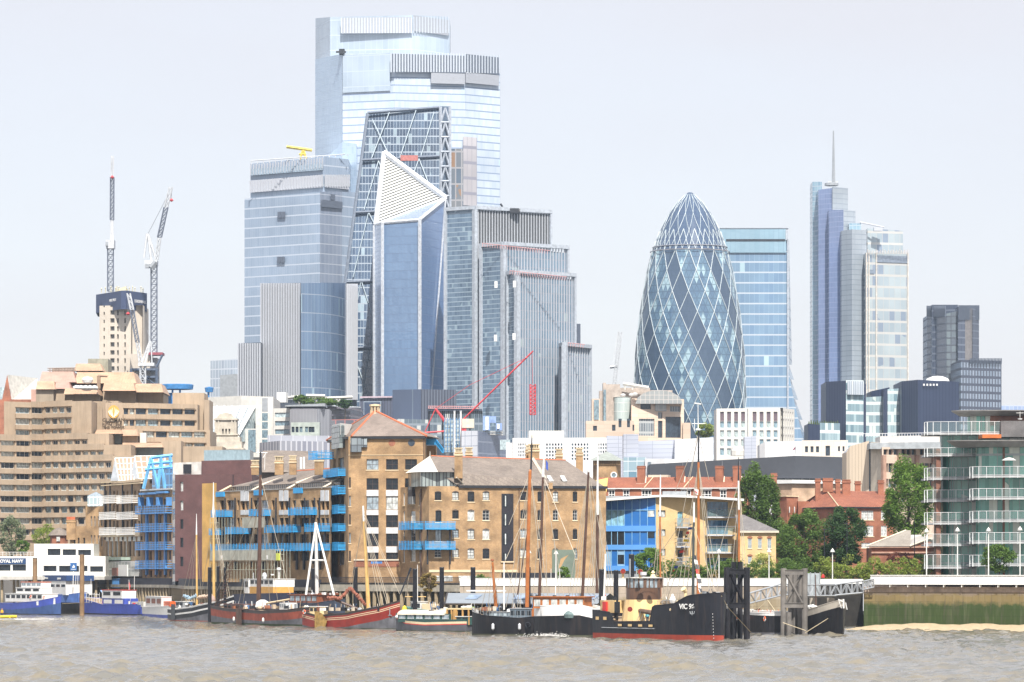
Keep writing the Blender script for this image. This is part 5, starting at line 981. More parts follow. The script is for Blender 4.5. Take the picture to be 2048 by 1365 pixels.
def chimney(root, x, D, y0, y1, wpx, dpt, mat, pots=None, name='chimney', cap=True):
    b = MB(); w2 = wpx/2; X0, X1 = XX(x-w2, D), XX(x+w2, D); b.box(X0, D, ZZ(y1, D), X1, D+dpt, ZZ(y0, D)); o = b.build(name, mat, root)
    if cap:
        c = MB(); c.box(X0-.12, D-.12, ZZ(y0, D)-.5, X1+.12, D+dpt+.12, ZZ(y0, D)-.22); c.box(X0-.06, D-.06, ZZ(y0, D)+.002, X1+.06, D+dpt+.06, ZZ(y0, D)+.14)
        if pots == 'stone':
            z = ZZ(y0, D)+.14
            n = 5
            for i in range(n): q = X0+.1+(X1-X0-.35)*i/(n-1); c.box(q, D, z, q+.15, D+.3, z+.55)
            c.box(X0-.08, D-.08, z+.55, X1+.08, D+dpt+.08, z+.75); c.box(X0+.1, D+.35, z, X1-.1, D+dpt-.2, z+.54)
        c.build('chimney_cap', CAPM if pots == 'stone' else mat, o)
    return o
CAPM = plain('cap_stone', (.58,.48,.32), .8, var=.25); STC = plain('cream_stone', (.68,.55,.36), .8, var=.1)
# --- white quay building
t = thing('white_quay_building', 'white pier building with navy naval signboard and ribbon windows at far left', 'pier building', (XX(110, 872), 872, 0)); WQ = plain('white_panel', (.76,.75,.70), .6, var=.06, streak=.12)
F = Fa(-40, 874, 211, 869); hs = [F.rect(-14,1130,21,1142), F.rect(25,1130,52,1142), F.rect(87,1132,113,1143), F.rect(118,1132,158,1144), F.rect(160,1132,175,1143), F.rect(180,1133,206,1144)]
walled(t, F, -40, 211, 1113, hs, WQ, GD, rec=.3, dep=12, zb=F.z(100, 1153)); F2 = Fa(68, 873, 187, 871); walled(t, F2, 68, 187, 1088, [F2.rect(95,1098,121,1111), F2.rect(125,1099,152,1111), F2.rect(156,1100,182,1111)], WQ, GD, rec=.3, dep=10, zb=F2.z(100, 1113)+.02)
FB(F, (-40, 1153, 212, 1160, -10, 1.2), 'deck', plain('deck_grey', (.5,.48,.44), .7), t)
FB(F, (-30, 1117, 52, 1129, .01, .15), 'signboard', plain('sign_navy', (.02,.06,.16), .5), t); text(t, 'ROYAL NAVY', F, 21, 1123, .95, WHITE, bold=.04, o=.17)
b = MB()
for i in range(26): u = F.L*i/25; F.ub(b, u, F.z(100,1153), u+.05, F.z(100,1145), 1.1, 1.15)
F.ub(b, 0, F.z(100,1145.5), F.L, F.z(100,1145), 1.08, 1.16)
for x0, x1 in ((-30,66),): 
    for i in range(14): F.px(b, x0+i*7, 1105, x0+i*7+.6, 1113, -.1, -.05)
    F.px(b, x0, 1104.4, x1, 1105.2, -.1, -.04); F.px(b, x0, 1108.4, x1, 1109, -.1, -.04)
b.build('railing', WHITE, t); b = MB()
for i in range(16): u = 1+F.L*i/16; F.ub(b, u, -.8, u+.45, F.z(100,1160), -1-(i % 2)*3, -.6-(i % 2)*3)
b.build('pier_piles', WEED, t)
F3 = Fa(211, 879, 285, 852.5); FB(F3, (211, 1123, 278, 1153, -6, 0), 'glass_pavilion', curtain('pavilion_glass', (.25,.28,.27), (.34,.35,.33), (.6,.6,.57), fh=1.6, mw=2.4, bf=.1, mf=.07), t); FB(F3, (238, 1130, 256, 1153, .01, .2), 'white_panel', WQ, t); FB(F3, (228, 1136, 238, 1152, .02, .5), 'brown_board', plain('board_brown', (.18,.08,.06), .7), t)
t = thing('navy_banner_sign', 'small navy signboard on a post beside the brown mooring pile', 'sign', W(147, 1150, 858)); b = MB(); c = W(147, 1134, 858); b.box(c.x-.7, 858, c.z-.8, c.x+.7, 858.15, c.z+.85); b.build('board', plain('sign_blue', (.03,.13,.35), .5), t); TB(W(147,1143,858.1), W(146,1175,858.1), (.1,), 'post', WHITE, t); b = MB(); b.poly([c+Vector((-.3,-.03,-.1)), c+Vector((.05,-.03,.45)), c+Vector((.3,-.03,.1)), c+Vector((.3,-.03,-.2)), c+Vector((-.2,-.03,-.25))]); b.box(c.x-.5, 857.97, c.z-.6, c.x+.5, 857.99, c.z-.5); b.build('emblem', WHITE, t)
# --- brick corner block
t = thing('small_brick_block', 'brown brick block with rooftop glass kiosk left of the arched warehouse', 'brick building', (XX(180, 862), 862, GZ))
F = Fa(171, 892, 209, 888); hs = [F.rect(x, y, x+3.2, y+h) for x in (181,187.5,195,201.5) for y, h in ((1033,20),(1071,22))]; walled(t, F, 171, 209, 1013, hs, BRICKY, GB, rec=.3, dep=10)
F = Fa(140, 895, 172, 893); hs = [F.rect(x, 1076, x+4, 1090) for x in (147,155,166)]; walled(t, F, 140, 172, 1053, hs, BRICKY, GD, rec=.3, dep=8); chimney(t, 142, 894, 1041, 1080, 18, 2, BRICKY); b = MB()
for i in range(5): b.tube(W(135+i*3.4, 1041, 895), W(135+i*3.4, 1034, 895), .22, n=6)
b.build('chimney_pots', TERR, t)
b = MB(); q = [(XX(175,890),890),(XX(206,889),889),(XX(206,889),895),(XX(176,894),895)]; b.prism(q, ZZ(1013,890), ZZ(992,890)); b.build('glass_kiosk', curtain('kiosk_glass', (.3,.4,.45), (.4,.5,.52), (.8,.8,.8), fh=1.7, mw=.9, bf=.1, mf=.14), t); b = MB(); ap = W(192, 984, 892.5)
for i in range(4): a, c = q[i], q[(i+1) % 4]; b.poly([(a[0],a[1],ZZ(992,890)), (c[0],c[1],ZZ(992,890)), ap])
b.build('kiosk_roof', GB, t)
t = thing('round_pavilion', 'small brick pavilion with grey conical roof and white window', 'pavilion', (XX(118, 905), 905, GZ)); cx_, cy_ = XX(118, 909), 909
b = MB(); b.lathe((cx_, cy_, 0), [(2.0, GZ), (2.0, ZZ(1071,905))], 8); b.build('wall', BRICKR, t); b = MB(); b.lathe((cx_, cy_, 0), [(2.6, ZZ(1071,905)), (1.4, ZZ(1060,905)), (0, ZZ(1055,905))], 8); b.build('roof', SLATE, t); b = MB(); F = Fa(112, 906.9, 124, 906.9); F.px(b, 113, 1074, 120, 1083, 0, .15); b.build('window', GC, t)
# --- arched brown warehouse
t = thing('arched_warehouse', 'tall brown brick warehouse with white balconies and glazed gable roofs', 'warehouse', (XX(246, 855), 855, GZ)); BRB = brick('brown_brick', (.36,.24,.14), (.28,.18,.10), (.42,.34,.24))
F = Fa(207, 888, 285, 860); hs = []
for x in (210, 218, 226, 233, 245, 253, 261, 268, 276): 
    for y, h in ((982,14),(1009,19),(1042,17)): hs.append(F.rect(x, y, x+4, y+h))
ar = [F.rect(x, 1083, x+5.5, 1113) for x in (212,221,230,239,248,257,266,275)]
walled(t, F, 207, 285, 966, hs+ar, BRB, [GC, GD, GB], rec=.4, dep=12)
a_ = MB()
for h in ar:
    c = F.P((h[0]+h[1])/2, h[3], .02); r = (h[1]-h[0])/2; a_.poly([c+F.t*(r*math.cos(q))+Vector((0,0,1.5*r*math.sin(q))) for q in np.linspace(0, math.pi, 9)])
a_.build('arch_glass', GC, t)
for y in (962, 968): FB(F, (206, y, 286, y+2, .003, .5), 'cornice', STC, t)
FB(F, (206, 1066, 286, 1074, .003, .7), 'balustrade_band', plain('balustrade_stone', (.5,.42,.3), .8, var=.5, vs=3), t); FB(F, (209, 1115, 262, 1121, 0, 2.2), 'glass_canopy', plain('green_glass_canopy', (.30,.38,.32), .3), t)
for x in (211, 221, 246, 265, 284): FB(F, (x-.5, 966, x+.5, 1080, 0, .25), 'drainpipe', DARK, t)
for xa, xb in ((209,240),(244,276)):
    for ya, yb in ((992,1005),(1025,1037),(1056,1068)): balcony(F, t, xa, xb, ya, yb, 1.2, WHITE, 4, step=.8)
for xa, xb, xc, xd, yt, yb_ in ((230,262,233,268,916,962),(269,322,273,345,912,958)):
    b = MB(); a, c = W(xa, yb_, 876), W(xb+6, yb_, 876); d, e = W(xb+8, yt, 884), W(xa, yt+1, 884); a = W(xa+8, yb_, 876); b.poly([a, c, d, e]); b.build('roof_panels', plain('copper_tan', (.42,.28,.2), .5), t); b = MB()
    for i in range(6): b.tube(a.lerp(c, i/5), e.lerp(d, i/5), .13, n=4)
    for i in range(5): b.tube(a.lerp(e, i/4), c.lerp(d, i/4), .13, n=4)
    b.build('white_roof_frame', WHITE, t); b = MB(); b.poly([W(xa-9, yb_, 877), a, e]); b.build('lead_gable', GREYM, t)
# --- blue scaffolded building
t = thing('blue_framed_warehouse', 'narrow yellow brick warehouse with bright blue balconies and frames', 'warehouse', (XX(316, 838), 838, GZ)); F = Fa(285, 854, 347, 838); hs = []
for x in (289, 299, 309, 318, 328, 338):
    for y, h in ((998,16),(1030,17),(1064,19),(1102,20)): hs.append(F.rect(x, y, x+4.5, y+h))
    hs.append(F.rect(x, 1142, x+5, 1154))
BLU2 = plain('bright_blue', (.09,.27,.58), .45, var=.15); walled(t, F, 285, 346, 980, hs, BRICKY, [glass('blue_pane', (.08,.15,.32)), GD], rec=.35, dep=10)
for y0, y1 in ((1012,1026),(1048,1062),(1085,1098),(1122,1136)): balcony(F, t, 284, 344, y0, y1, 1.5, BLU2, 3, step=.9)
b = MB()
for x in (287, 304, 306, 323, 325, 343): F.px(b, x-.7, 995, x+.7, 1012, 0, 1.2)
for x in (296, 315, 333): F.px(b, x-1.2, 1026, x+1.2, 1150, .02, .5)
for x0, y in ((288,986),(305,985),(322,983)): F.px(b, x0, y, x0+18, y+4, 0, 1.2)
b.build('blue_frames', BLU2, t); b = MB()
p = [(286,978),(293,978),(302,916),(308,916),(345,912),(345,917),(316,922),(323,978)]
for xa, ya, xb, yb in ((287,978,302,916),(302,916,316,978),(316,978,322,915),(302,916,345,911),(330,978,322,920),(290,940,345,934),(296,928,345,924),(345,978,340,912)): b.tube(W(xa,ya,846), W(xb,yb,846), .35, n=4)
b.build('roof_frames', plain('sky_blue', (.18,.48,.78), .5), t); FB(F, (291, 938, 345, 980, -4, -1.5), 'roof_storey', curtain('blue_storey', (.1,.16,.3), (.16,.2,.3), (.2,.45,.75), fh=2.4, mw=2, bf=.15, mf=.2), t); FB(F, (284, 978, 347, 981, .003, .5), 'cornice', OFFW, t)
b = MB(); F.px(b, 288, 981, 346, 986, .2, .9) if 0 else None
F4 = Fa(225, 873, 285, 851); b = MB(); [F4.ub(b, i*.35, 5.6, i*.35+.14, 7.5, 0, .05) for i in range(16)]; F4.ub(b, 0, 7.5, 6, 7.6, 0, .1); F4.ub(b, 0, 5.6, 6, 5.7, 0, .1); tag(b.build('blue_railing', BLU2, loc=F4.P(0, 5.6)), 'bright blue railing on the quay below the arched warehouse', 'railing')
# --- purple brick
t = thing('purple_brick_block', 'plain purple brick block with grey glass rooftop', 'brick building', (XX(420, 800), 800, GZ)); F = Fa(350, 806, 504, 800); hs = [F.rect(360.5, y, 366.5, y+19) for y in (964,1002,1039,1076,1114)]
walled(t, F, 350, 504, 949, hs, BRICKP, [GD, GC], rec=.3, dep=16); slab(t, 'upper_wall', BRICKP, [(403, 808, 922), (504, 806, 920)], 12, zb=ZZ(952, 806)); slab(t, 'ribbed_parapet', plain('ribbed_white', (.62,.6,.56), .6), [(346, 812, 926), (404, 809, 924)], 10, zb=ZZ(956, 810))
b = MB(); F5 = Fa(346, 811.8, 404, 808.8); F5.px(b, 367, 929, 383, 947, 0, .1); b.build('louvre', DARK, t)
slab(t, 'glass_rooftop', glass('sea_grey_glass', (.22,.29,.32), .3, var=.15), [(408, 815, 901), (500, 812, 900)], 8, zb=ZZ(923, 812)); b = MB(); F6 = Fa(350, 805.8, 504, 799.8); F6.ub(b, F6.u(466), GZ, F6.u(467), F6.z(466, 950), 0, .1); b.build('drainpipe', DARK, t)
slab(t, 'white_bay_strip', curtain('bay_strip', (.35,.4,.42), (.2,.25,.28), (.72,.7,.66), fh=3.7, mw=5, bf=.4, mf=.05), [(345, 815, 948), (350.5, 807, 949)], 6)
# --- long flats with blue balconies
t = thing('balcony_flats', 'long brick flats with slate roof, many blue balconies and yellow brick end', 'block of flats', (XX(550, 728), 728, GZ))
F = Fa(433, 752, 661, 709); FE = Fa(404, 757, 433, 752)
b = MB(); FE.wall(b, 0, FE.L, GZ, FE.z(418, 967)); b.build('end_wall', BRICKG, t)
hs = []; fr = []
COLS = [(440,448),(454,468),(474,479),(507,515),(520,536),(543,549),(585,592),(600,618),(622,628),(633,638)]
for (a, c) in COLS:
    for y0, y1 in ((1001,1020),(1036,1054),(1069,1087),(1104,1122)): hs.append((*F.rect(a, y0, c, y1), 'w'))
PAN = [(482,489.5),(490.5,498),(559,567),(569,577),(642,649),(651,658)]
gl_ = []
for a, c in PAN:
    hs.append((*F.rect(a, 1003, c, 1020), 'w')); hs.append((*F.rect(a, 1036, c, 1054), 'w')); hs.append((*F.rect(a, 1069, c, 1087), 'w'))
zt = F.z(540, 980.5)
b = MB(); F.wall(b, 0, F.L, GZ, zt, [h[:4] for h in hs], .5); F.shell(b, 0, F.L, GZ, zt-.02, 14, mt=0); b.build('wall', BRICKY, t)
for h in hs: window(F, t, *h[:4], rec=.42, nx=2, nz=2, fr=BRW, gl=random.choice([GD, GD, GB, GD2]))
PW = plain('white_spandrel', (.62,.64,.66), .5)
for a, c in PAN:
    for y0, y1 in ((981,1002.5),(1020.5,1030)): FB(F, (a, y0, c, y1, .01, .12), 'white_panel', PW, t)
for x0, x1, y0, y1 in ((434,450,985,994),(510,526,981,991),(589,606,976,987)): FB(F, (x0, y0, x1, y1, .01, .3), 'blue_screen', BLUEP, t)
for x0, x1, y0, y1 in ((437,465,1021,1032),(513,542,1019,1030),(592,634,1016,1028),(433,448,1058,1068),(466,503,1055,1066),(544,602,1051,1063),(625,660,1048,1061),(436,660,1088,1100)): balcony(F, t, x0, x1, y0, y1, 1.5, BLUEP, 5, posts=2.6)
for x in (451, 471, 504, 517, 553, 580, 610, 630, 640): FB(F, (x-.6, 996, x+.6, 1135, 0, .2), 'drainpipe', DARK, t)
for x in (455, 475, 531, 598, 612, 645): FB(F, (x-1, 1102, x+1.2, 1140, .3, .6), 'steel_prop', DARK, t)
b = MB(); F.ub(b, 0, zt, F.L, zt+.18, -.3, .12); b.build('parapet', plain('parapet_grey', (.35,.34,.32), .7), t)
b = MB(); F.ub(b, 1.5, zt, F.L, zt+1.0, -3.0, -2.0); b.build('clerestory', curtain('clerestory_strip', (.05,.05,.05), (.12,.12,.12), (.3,.28,.25), fh=30, mw=.9, bf=0, mf=.25), t)
e0, e1 = F.P(1.5, zt+1.0, -1.8), F.P(F.L, zt+1.1, -1.8); r0, r1 = F.P(F.L*.30, ZZ(944.5, 748), -9), F.P(F.L, ZZ(933, 720), -9)
b = MB(); b.poly([e0, e1, r1, r0]); b.poly([e0, r0, F.P(1.5, zt+1, -16)]); b.poly([r0, r1, F.P(F.L, zt+1, -16), F.P(1.5, zt+1, -16)]); b.build('roof', SLATE, t)
b = MB(); b.tube(r0, r1, .18, n=5); b.build('ridge_tiles', TERR, t)
for s in (.02, .31, .62, .93):
    b = MB(); a = F.P(F.L*s, zt-.1, .05); c = F.P(F.L*s, zt+1.2, -2.6); d = r0+(r1-r0)*max(0, (s-.3)/.7)+Vector((1.4, 0, 0)); b.tube(a, c, .22, n=4); 
    if s > .1: b.tube(e0.lerp(e1, s), d, .28, n=4)
    b.build('party_wall', STC if s < .1 else STONE, t)
for x, y0, wd in ((510,930,15),(558,922,17),(585.5,921,14),(638,918,18)): chimney(t, x, 742-(x-500)*.15, y0, 950, wd, 1.4, BRICKY, 'stone')
# brown roof behind
t = thing('brown_roofed_block', 'brown mansard roofed block behind the slate roofed flats', 'building', (XX(580, 830), 830, GZ)); b = MB(); b.poly([W(521,945,828), W(632,945,826), W(626,903,838), W(550,901,840), W(526,902,838)]); b.prism([(XX(521,829),829.5),(XX(632,827),827.5),(XX(632,840),842),(XX(521,840),842)], GZ, ZZ(944,828)); b.build('roof', SLATE, t)
TB(W(602,938,812), W(602,915,812), (.28, .28, 8), 'flue', WHITE, t); TB(W(608,938,812), W(608,914,812), (.2, .2, 8), 'flue', WHITE, t)
# --- scaffolding in front
t = thing('scaffolding', 'pale scaffolding with grey sheeting against the balcony flats', 'scaffolding', (XX(510, 722), 722, GZ)); FS = Fa(432, 745, 580, 716); b = MB()
for i in range(25):
    u = FS.L*i/24; zt_ = FS.z(500, 1100) if 5 < i < 26 else FS.z(450, 1040)
    for o_ in (0, 1.2): b.tube(FS.P(u, GZ, o_), FS.P(u, zt_ if i > 5 else FS.z(450, 1036), o_), .035, n=4)
for y in (1046,1062,1078): b.tube(FS.P(0, FS.z(450, y), 1.2), FS.P(4, FS.z(450, y), 1.2), .035, n=4)
for y in (1100,1110,1122,1140): b.tube(FS.P(0, FS.z(500, y), 1.2), FS.P(FS.L, FS.z(500, y), 1.2), .035, n=4)
for i in range(0, 24, 4): b.tube(FS.P(FS.L*i/24, FS.z(500,1140), 1.2), FS.P(FS.L*(i+3)/24, FS.z(500,1100), 1.2), .03, n=4)
b.build('tubes', plain('galvanised', (.5,.52,.42), .4), t); b = MB(); FS.ub(b, 0, FS.z(500,1123), FS.L*.93, FS.z(500,1121.5), 0, 1.3); b.build('boards', OLDWOOD, t); SH = plain('debris_netting', (.42,.42,.36), .9, var=.3, streak=.5)
b = MB(); FS.ub(b, 0, FS.z(500,1121), FS.L*.9, FS.z(500,1101), 1.25, 1.27); b.build('sheeting', SH, t); FB(FS, (497, 1035, 542, 1056, 1.25, 1.27), 'sheeting', SH, t); FB(FS, (567, 1107, 573, 1121, 1.28, 1.5), 'yellow_sign', plain('hi_vis', (.55,.6,.08), .5), t)
for x in (456, 547): FB(FS, (x-1.5, 1111, x+2, 1119, 1.28, 1.3), 'white_notice', WHITE, t)
# --- brick tower
t = thing('brick_tower_flats', 'tall square brick tower with pyramid slate roof and lantern', 'tower', (XX(760, 702), 702, GZ))
F = Fa(697, 702, 850, 700); FL = Fa(660, 722, 697, 702); ze = F.z(770, 873); hs = []; win = []
for x0, x1 in ((733,757),(772,796),(810,834)):
    win.append((*F.rect(x0, 919, x1, 940), 2, 2, 'arch'))
for x0, x1 in ((733,757),(772,796),(810,834)):
    for y0, y1 in ((957,980),(993,1020),(1031,1055),(1068,1093),(1106,1119)): win.append((*F.rect(x0, y0, x1, y1), 2, 2, 'strip'))
for y0 in (955,992,1029,1066,1102): win.append((*F.rect(698, y0, 701.5, y0+21), 1, 1, 'slit'))
hL = []
for y0 in (918,958,994,1032,1069,1106): hL += [(*FL.rect(666, y0, 671, y0+20), 1, 2, 'l'), (*FL.rect(676, y0-2, 688, y0+24), 2, 1, 'l')]
b = MB(); F.wall(b, 0, F.L, GZ, ze, [h[:4] for h in win], .25); FL.wall(b, 0, FL.L, GZ, ze, [h[:4] for h in hL], .5); F.shell(b, 0, F.L, GZ, ze-.05, 14); b.build('wall', BRICKY, t)
for h in win: window(F, t, *h[:4], rec=.22, nx=h[4], nz=h[5], fr=BRW, gl=random.choice(GLS), sill=STC if h[6] in ('arch','slit') else None)
for h in hL: window(FL, t, *h[:4], rec=.45, nx=h[4], nz=h[5], fr=DKF, gl=random.choice([GD, GD, GB]))
for x0, x1 in ((733,757),(772,796)):
    for y0, y1 in ((980.5,992.5),(1020.5,1030.5),(1055.5,1067.5),(1093.5,1105.5)): FB(F, (x0, y0, x1, y1, -.1, .03), 'white_panel', PW, t)
for x0, x1 in ((733,757),(772,796),(810,834)):
    b = MB(); a, c = F.u(x0), F.u(x1); z = F.z(x0, 919); m_ = 9; pts = [F.P(a+(c-a)*i/m_, z+.02+.42*math.sin(math.pi*i/m_), .03) for i in range(m_+1)]; b.poly(pts); b.build('arch_head', BRICKY, t)
FB(F, (708, 1119, 798, 1121.5, .003, .25), 'string_course', STONE, t); FB(F, (708, 1122, 798, 1134, .003, .08), 'red_band', BRICKR, t); FB(F, (697, 910, 849, 911, .003, .1), 'string_course', STC, t)
ap = Vector((XX(750, 709), 709, ZZ(822, 709))); c4 = [F.P(F.u(706)-.2, ze, .6) , F.P(F.L+.4, ze+.0, .6), F.P(F.L+.4, ze, -14.4), FL.P(-.7, ze, -11), FL.P(-.7, ze, .5)]
b = MB()
for i in range(5): b.poly([c4[i], c4[(i+1) % 5], ap])
b.poly(c4[::-1]); b.build('roof', roofm('tower_slate', (.21,.17,.145), (.26,.21,.18), moss=.25), t); b = MB()
for i in (0, 1, 4): b.tube(c4[i], ap, .2, n=5)
b.build('ridge_tiles', TERR, t); b = MB(); F.ub(b, F.u(706), ze-.45, F.L+.3, ze-.02, .0, .5); FL.ub(b, -.6, ze-.45, FL.L, ze-.02, 0, .45); b.build('eaves_gutter', DARK, t)
b = MB(); c = ap+Vector((0,0,-.9)); b.lathe(c, [(.95,0),(.95,.5)], 8)
for i in range(8): a = i*.785; b.tube(c+Vector((.75*math.cos(a),.75*math.sin(a),.4)), c+Vector((.75*math.cos(a),.75*math.sin(a),1.7)), .12, n=4)
b.lathe(c, [(.35,.4),(.35,1.7)], 8); b.lathe(c, [(1.0,1.7),(1.0,2.0),(.1,2.1)], 8); b.build('lantern', STC, t)
# bay windows
b = MB(); F.px(b, 703, 876, 724, 905, .02, .9); F.px(b, 724, 876, 735, 895, .02, .5); b.build('corner_bay', curtain('bay_glass', (.06,.08,.11), (.35,.4,.42), (.02,.02,.025), fh=1.25, mw=1.05, bf=.1, mf=.1, rough=.1), t)
b = MB(); FL.ub(b, FL.u(674), FL.z(680,898), FL.u(690), FL.z(680,852), .1, 1.0); b.build('tall_bay', curtain('tall_bay_glass', (.10,.13,.14), (.3,.35,.35), (.02,.02,.025), fh=.95, mw=.75, bf=.1, mf=.12, rough=.1), t)
b = MB(); p = FL.P(FL.u(691)+.05, 0, 0); zb_, zt2 = FL.z(690,870), FL.z(690,847); q0 = FL.P(FL.u(674), 0, .9); q1 = FL.P(FL.u(690.5), 0, .9)
b.poly([(q1.x,q1.y,zb_),(q1.x,q1.y,zt2),(q1.x+1.9,q1.y+5.5,zt2),(q1.x+1.2,q1.y+3.5,zb_)]); b.poly([(q0.x,q0.y,zt2),(q1.x,q1.y,zt2),(q1.x+1.9,q1.y+5.5,zt2),(q0.x+1.5,q0.y+6,zt2)]); b.poly([(q0.x,q0.y-.01,zt2-.4),(q1.x,q1.y-.01,zt2-.4),(q1.x,q1.y-.01,zt2),(q0.x,q0.y-.01,zt2)]); b.build('white_dormer_cheek', WHITE, t)
for x, mt in ((784, BRICKR), (823, GD2)):
    b = MB(); c = F.at(x, 886, .03); b.poly([c+F.t*(.62*math.cos(i*.5236))+Vector((0,0,.62*math.sin(i*.5236))) for i in range(12)]); b.build('round_window', mt, t)
FB(F, (847.4, 876, 849, 1100, 0, .25), 'drainpipe', BRW, t)
for i, (y0, y1) in enumerate(((939,952),(974,988),(1012,1026),(1049,1061),(1086,1099))): balcony(FL, t, 659, 691, y0, y1, 1.3, BLUEP, 5, posts=2.9)
FX = Fa(634, 718, 668, 714); balcony(FX, t, 634, 668, 903, 917, 1.8, BLUEP, 5)
b = MB(); b.box(*W(848, 903, 712), W(870, 890, 712).x, 714, ZZ(882, 712))
st = MB()
for i in range(9): q = W(868+i*2.0, 886+i*2.6, 711); st.box(q.x, 710, q.z, q.x+.3, 711.5, q.z+.9)
q = W(847, 890, 709); b2 = MB(); b2.box(q.x, 709, q.z, q.x+2.1, 711, q.z+1.1); b2.build('blue_landing', BLUEP, t); st.build('blue_fire_stairs', BLUEP, t)
b = MB(); b.box(*W(849, 915, 716), W(872, 892, 716).x, 724, ZZ(892, 716)); b.build('rear_wall', BRICKY, t)
# --- main warehouse
t = thing('brick_warehouse', 'long brick warehouse with slate roof, conical white corner roof and black strip window', 'warehouse', (XX(1020, 692), 692, GZ))
F = Fa(858, 690, 1212, 699); FC = Fa(799, 701, 858, 690); ze = F.z(1050, 977); win = []
for x, wd in ((876,13),(911,13),(942,13.5),(972,13.5),(1047,12.5),(1080,10),(1111,10.5),(1150,9)):
    for k, y in enumerate((993,1030,1068,1107)):
        big_ = 3 if x in (942,1080,1111,1150) or (x == 972 and k) else 0
        if x == 972 and k == 0: big_ = 0
        if x == 876 and k in (1, 2): win.append((*F.rect(871, y-8, 883, y+15), 2, 1, 's')); continue
        if x == 911 and False: pass
        win.append((*F.rect(x-wd/2, y-8.5, x+wd/2, y+8+big_), 2, 3, 's'))
hC = []
for y in (993,1030,1068,1107): hC += [(*FC.rect(806.5, y-7, 809.5, y+18), 1, 1, 's'), (*FC.rect(822, y-7, 831, y+16), 1, 2, 's'), (*FC.rect(838, y-7, 841.5, y+18), 1, 1, 's')]
zg = F.z(900, 973)
b = MB(); F.wall(b, 0, F.u(917), GZ, zg, [h[:4] for h in win], .2); F.wall(b, F.u(917), F.L, GZ, ze, [h[:4] for h in win], .2); FC.wall(b, 0, FC.L, GZ, zg, [h[:4] for h in hC], .2); F.shell(b, 0, F.L, GZ, zg-.1, 15); p = FC.P(0, 0); b.poly([(p.x,p.y,GZ),(p.x,p.y+12,GZ),(p.x,p.y+12,zg),(p.x,p.y,zg)]); p2 = FC.P(FC.L, 0); b.poly([(p.x,p.y,zg-.05),(p2.x,p2.y,zg-.05),(p2.x,p2.y+12,zg-.05),(p.x,p.y+12,zg-.05)]); b.build('wall', BRICKY, t)
for h in win: window(F, t, *h[:4], rec=.18, nx=h[4], nz=h[5], fr=DKF if random.random() < .8 else WHITE, sill=STC)
for h in hC: window(FC, t, *h[:4], rec=.18, nx=h[4], nz=h[5], fr=WHITE, gl=random.choice([GD, GC]), sill=STC)
for h in win:
    if h[6] != 's' : continue
b = MB()
for h in win:
    a, c = h[0], h[1]; z = h[3]; b.poly([F.P(a+(c-a)*i/6, z-.01+.22*math.sin(math.pi*i/6), .02) for i in range(7)])
b.build('arch_heads', plain('arch_dark', (.12,.09,.07), .8), t)
# eaves + roof
b = MB(); F.ub(b, F.u(917), ze, F.L+.2, ze+.45, -.3, .35); b.build('eaves_gutter', DARK, t)
r0 = Vector((XX(880, 702), 702, ZZ(913.5, 702))); r1 = Vector((XX(1131, 709), 709, ZZ(921, 709))); e0, e1 = F.P(F.u(915), ze+.45, .3), F.P(F.u(1207), ze+.45, .3)
x0_ = F.P(F.u(878), ZZ(945, 692), -.5)
b = MB(); b.poly([e0, e1, r1, r0, F.P(F.u(873), ZZ(943, 692), -1)]); b.poly([e1, F.P(F.L, ze+.45, -22), r1]); b.poly([r0, r1, F.P(F.L, ze+.45, -22), F.P(0, ze+.45, -22)]); b.build('roof', SLATE, t)
b = MB(); b.tube(W(862, 912.5, 701), r0, .16, n=5); b.tube(r0, r1, .16, n=5); b.build('ridge_tiles', TERR, t)
b = MB(); s = .66; b.tube(r0.lerp(r1, .74)+Vector((0,-.3,.1)), F.P(F.u(1098), ze+.6, .3), .3, n=4); b.tube(W(913,955,690), F.P(F.u(926), F.z(926,968), .2), .12, n=4); b.build('party_wall', STONE, t)
FB(F, (1096, 966, 1104, 978, -.5, .4), 'party_wall_end', BRICKY, t)
for x, y in ((1100, 953), (1127, 953)): b = MB(); p = F.at(x, y+3, -2.2); q = F.at(x+9, y+6, -2.2); b.obox(p+Vector((0,-.7,.3)), (.75,0,0), (.55,-1.0,-1.0), (0,-.1,.12)); b.build('skylight', GC, t)
for x, D, y0, wd, y1 in ((917,690.6,906,16,957),(938,706,905,14,915),(1068,709,898,22,930),(1057,712,900,12,930),(1118.5,710,908,14,922),(1159,712,906,14,945)): chimney(t, x, D, y0, y1, wd, 1.3, BRICKY, 'stone')
# conical corner roof and glazed storey
cc = Vector((XX(861, 700), 700, 0)); apx_ = Vector((XX(860, 700), 700, ZZ(913, 700))); ang = [math.radians(a) for a in (190, 215, 240, 265, 290, 315, 340)]; zr = ZZ(945, 692)
ring = [Vector((cc.x-4.3, 699, zr)), Vector((cc.x-3.6, 694.5, zr)), Vector((cc.x-1.6, 689.8, zr)), Vector((XX(876,689.5), 689.5, zr))]
WLD = plain('white_lead', (.62,.60,.54), .5, var=.1)
b = MB()
for p, q in zip(ring[:-1], ring[1:]): b.poly([p, q, apx_])
b.poly([ring[-1], F.P(F.u(914), zr, .2), r0, apx_], 1); b.build('corner_roof', [WLD, SLATE], t); b = MB()
for p, q in zip(ring[:-1], ring[1:]):
    for i in range(5): b.tube(p.lerp(q, i/5)+Vector((0,-.05,.03)), apx_+Vector((0,-.05,.03)), .05, n=3)
b.tube(apx_, apx_+Vector((0,0,.9)), .08, .03); b.build('lead_rolls', WLD, t)
b = MB(); gp_ = [ring[0]+Vector((.4,.2,0)), ring[1]+Vector((.3,.4,0)), ring[2]+Vector((.1,.5,0)), F.P(F.u(914), 0, -.3)]
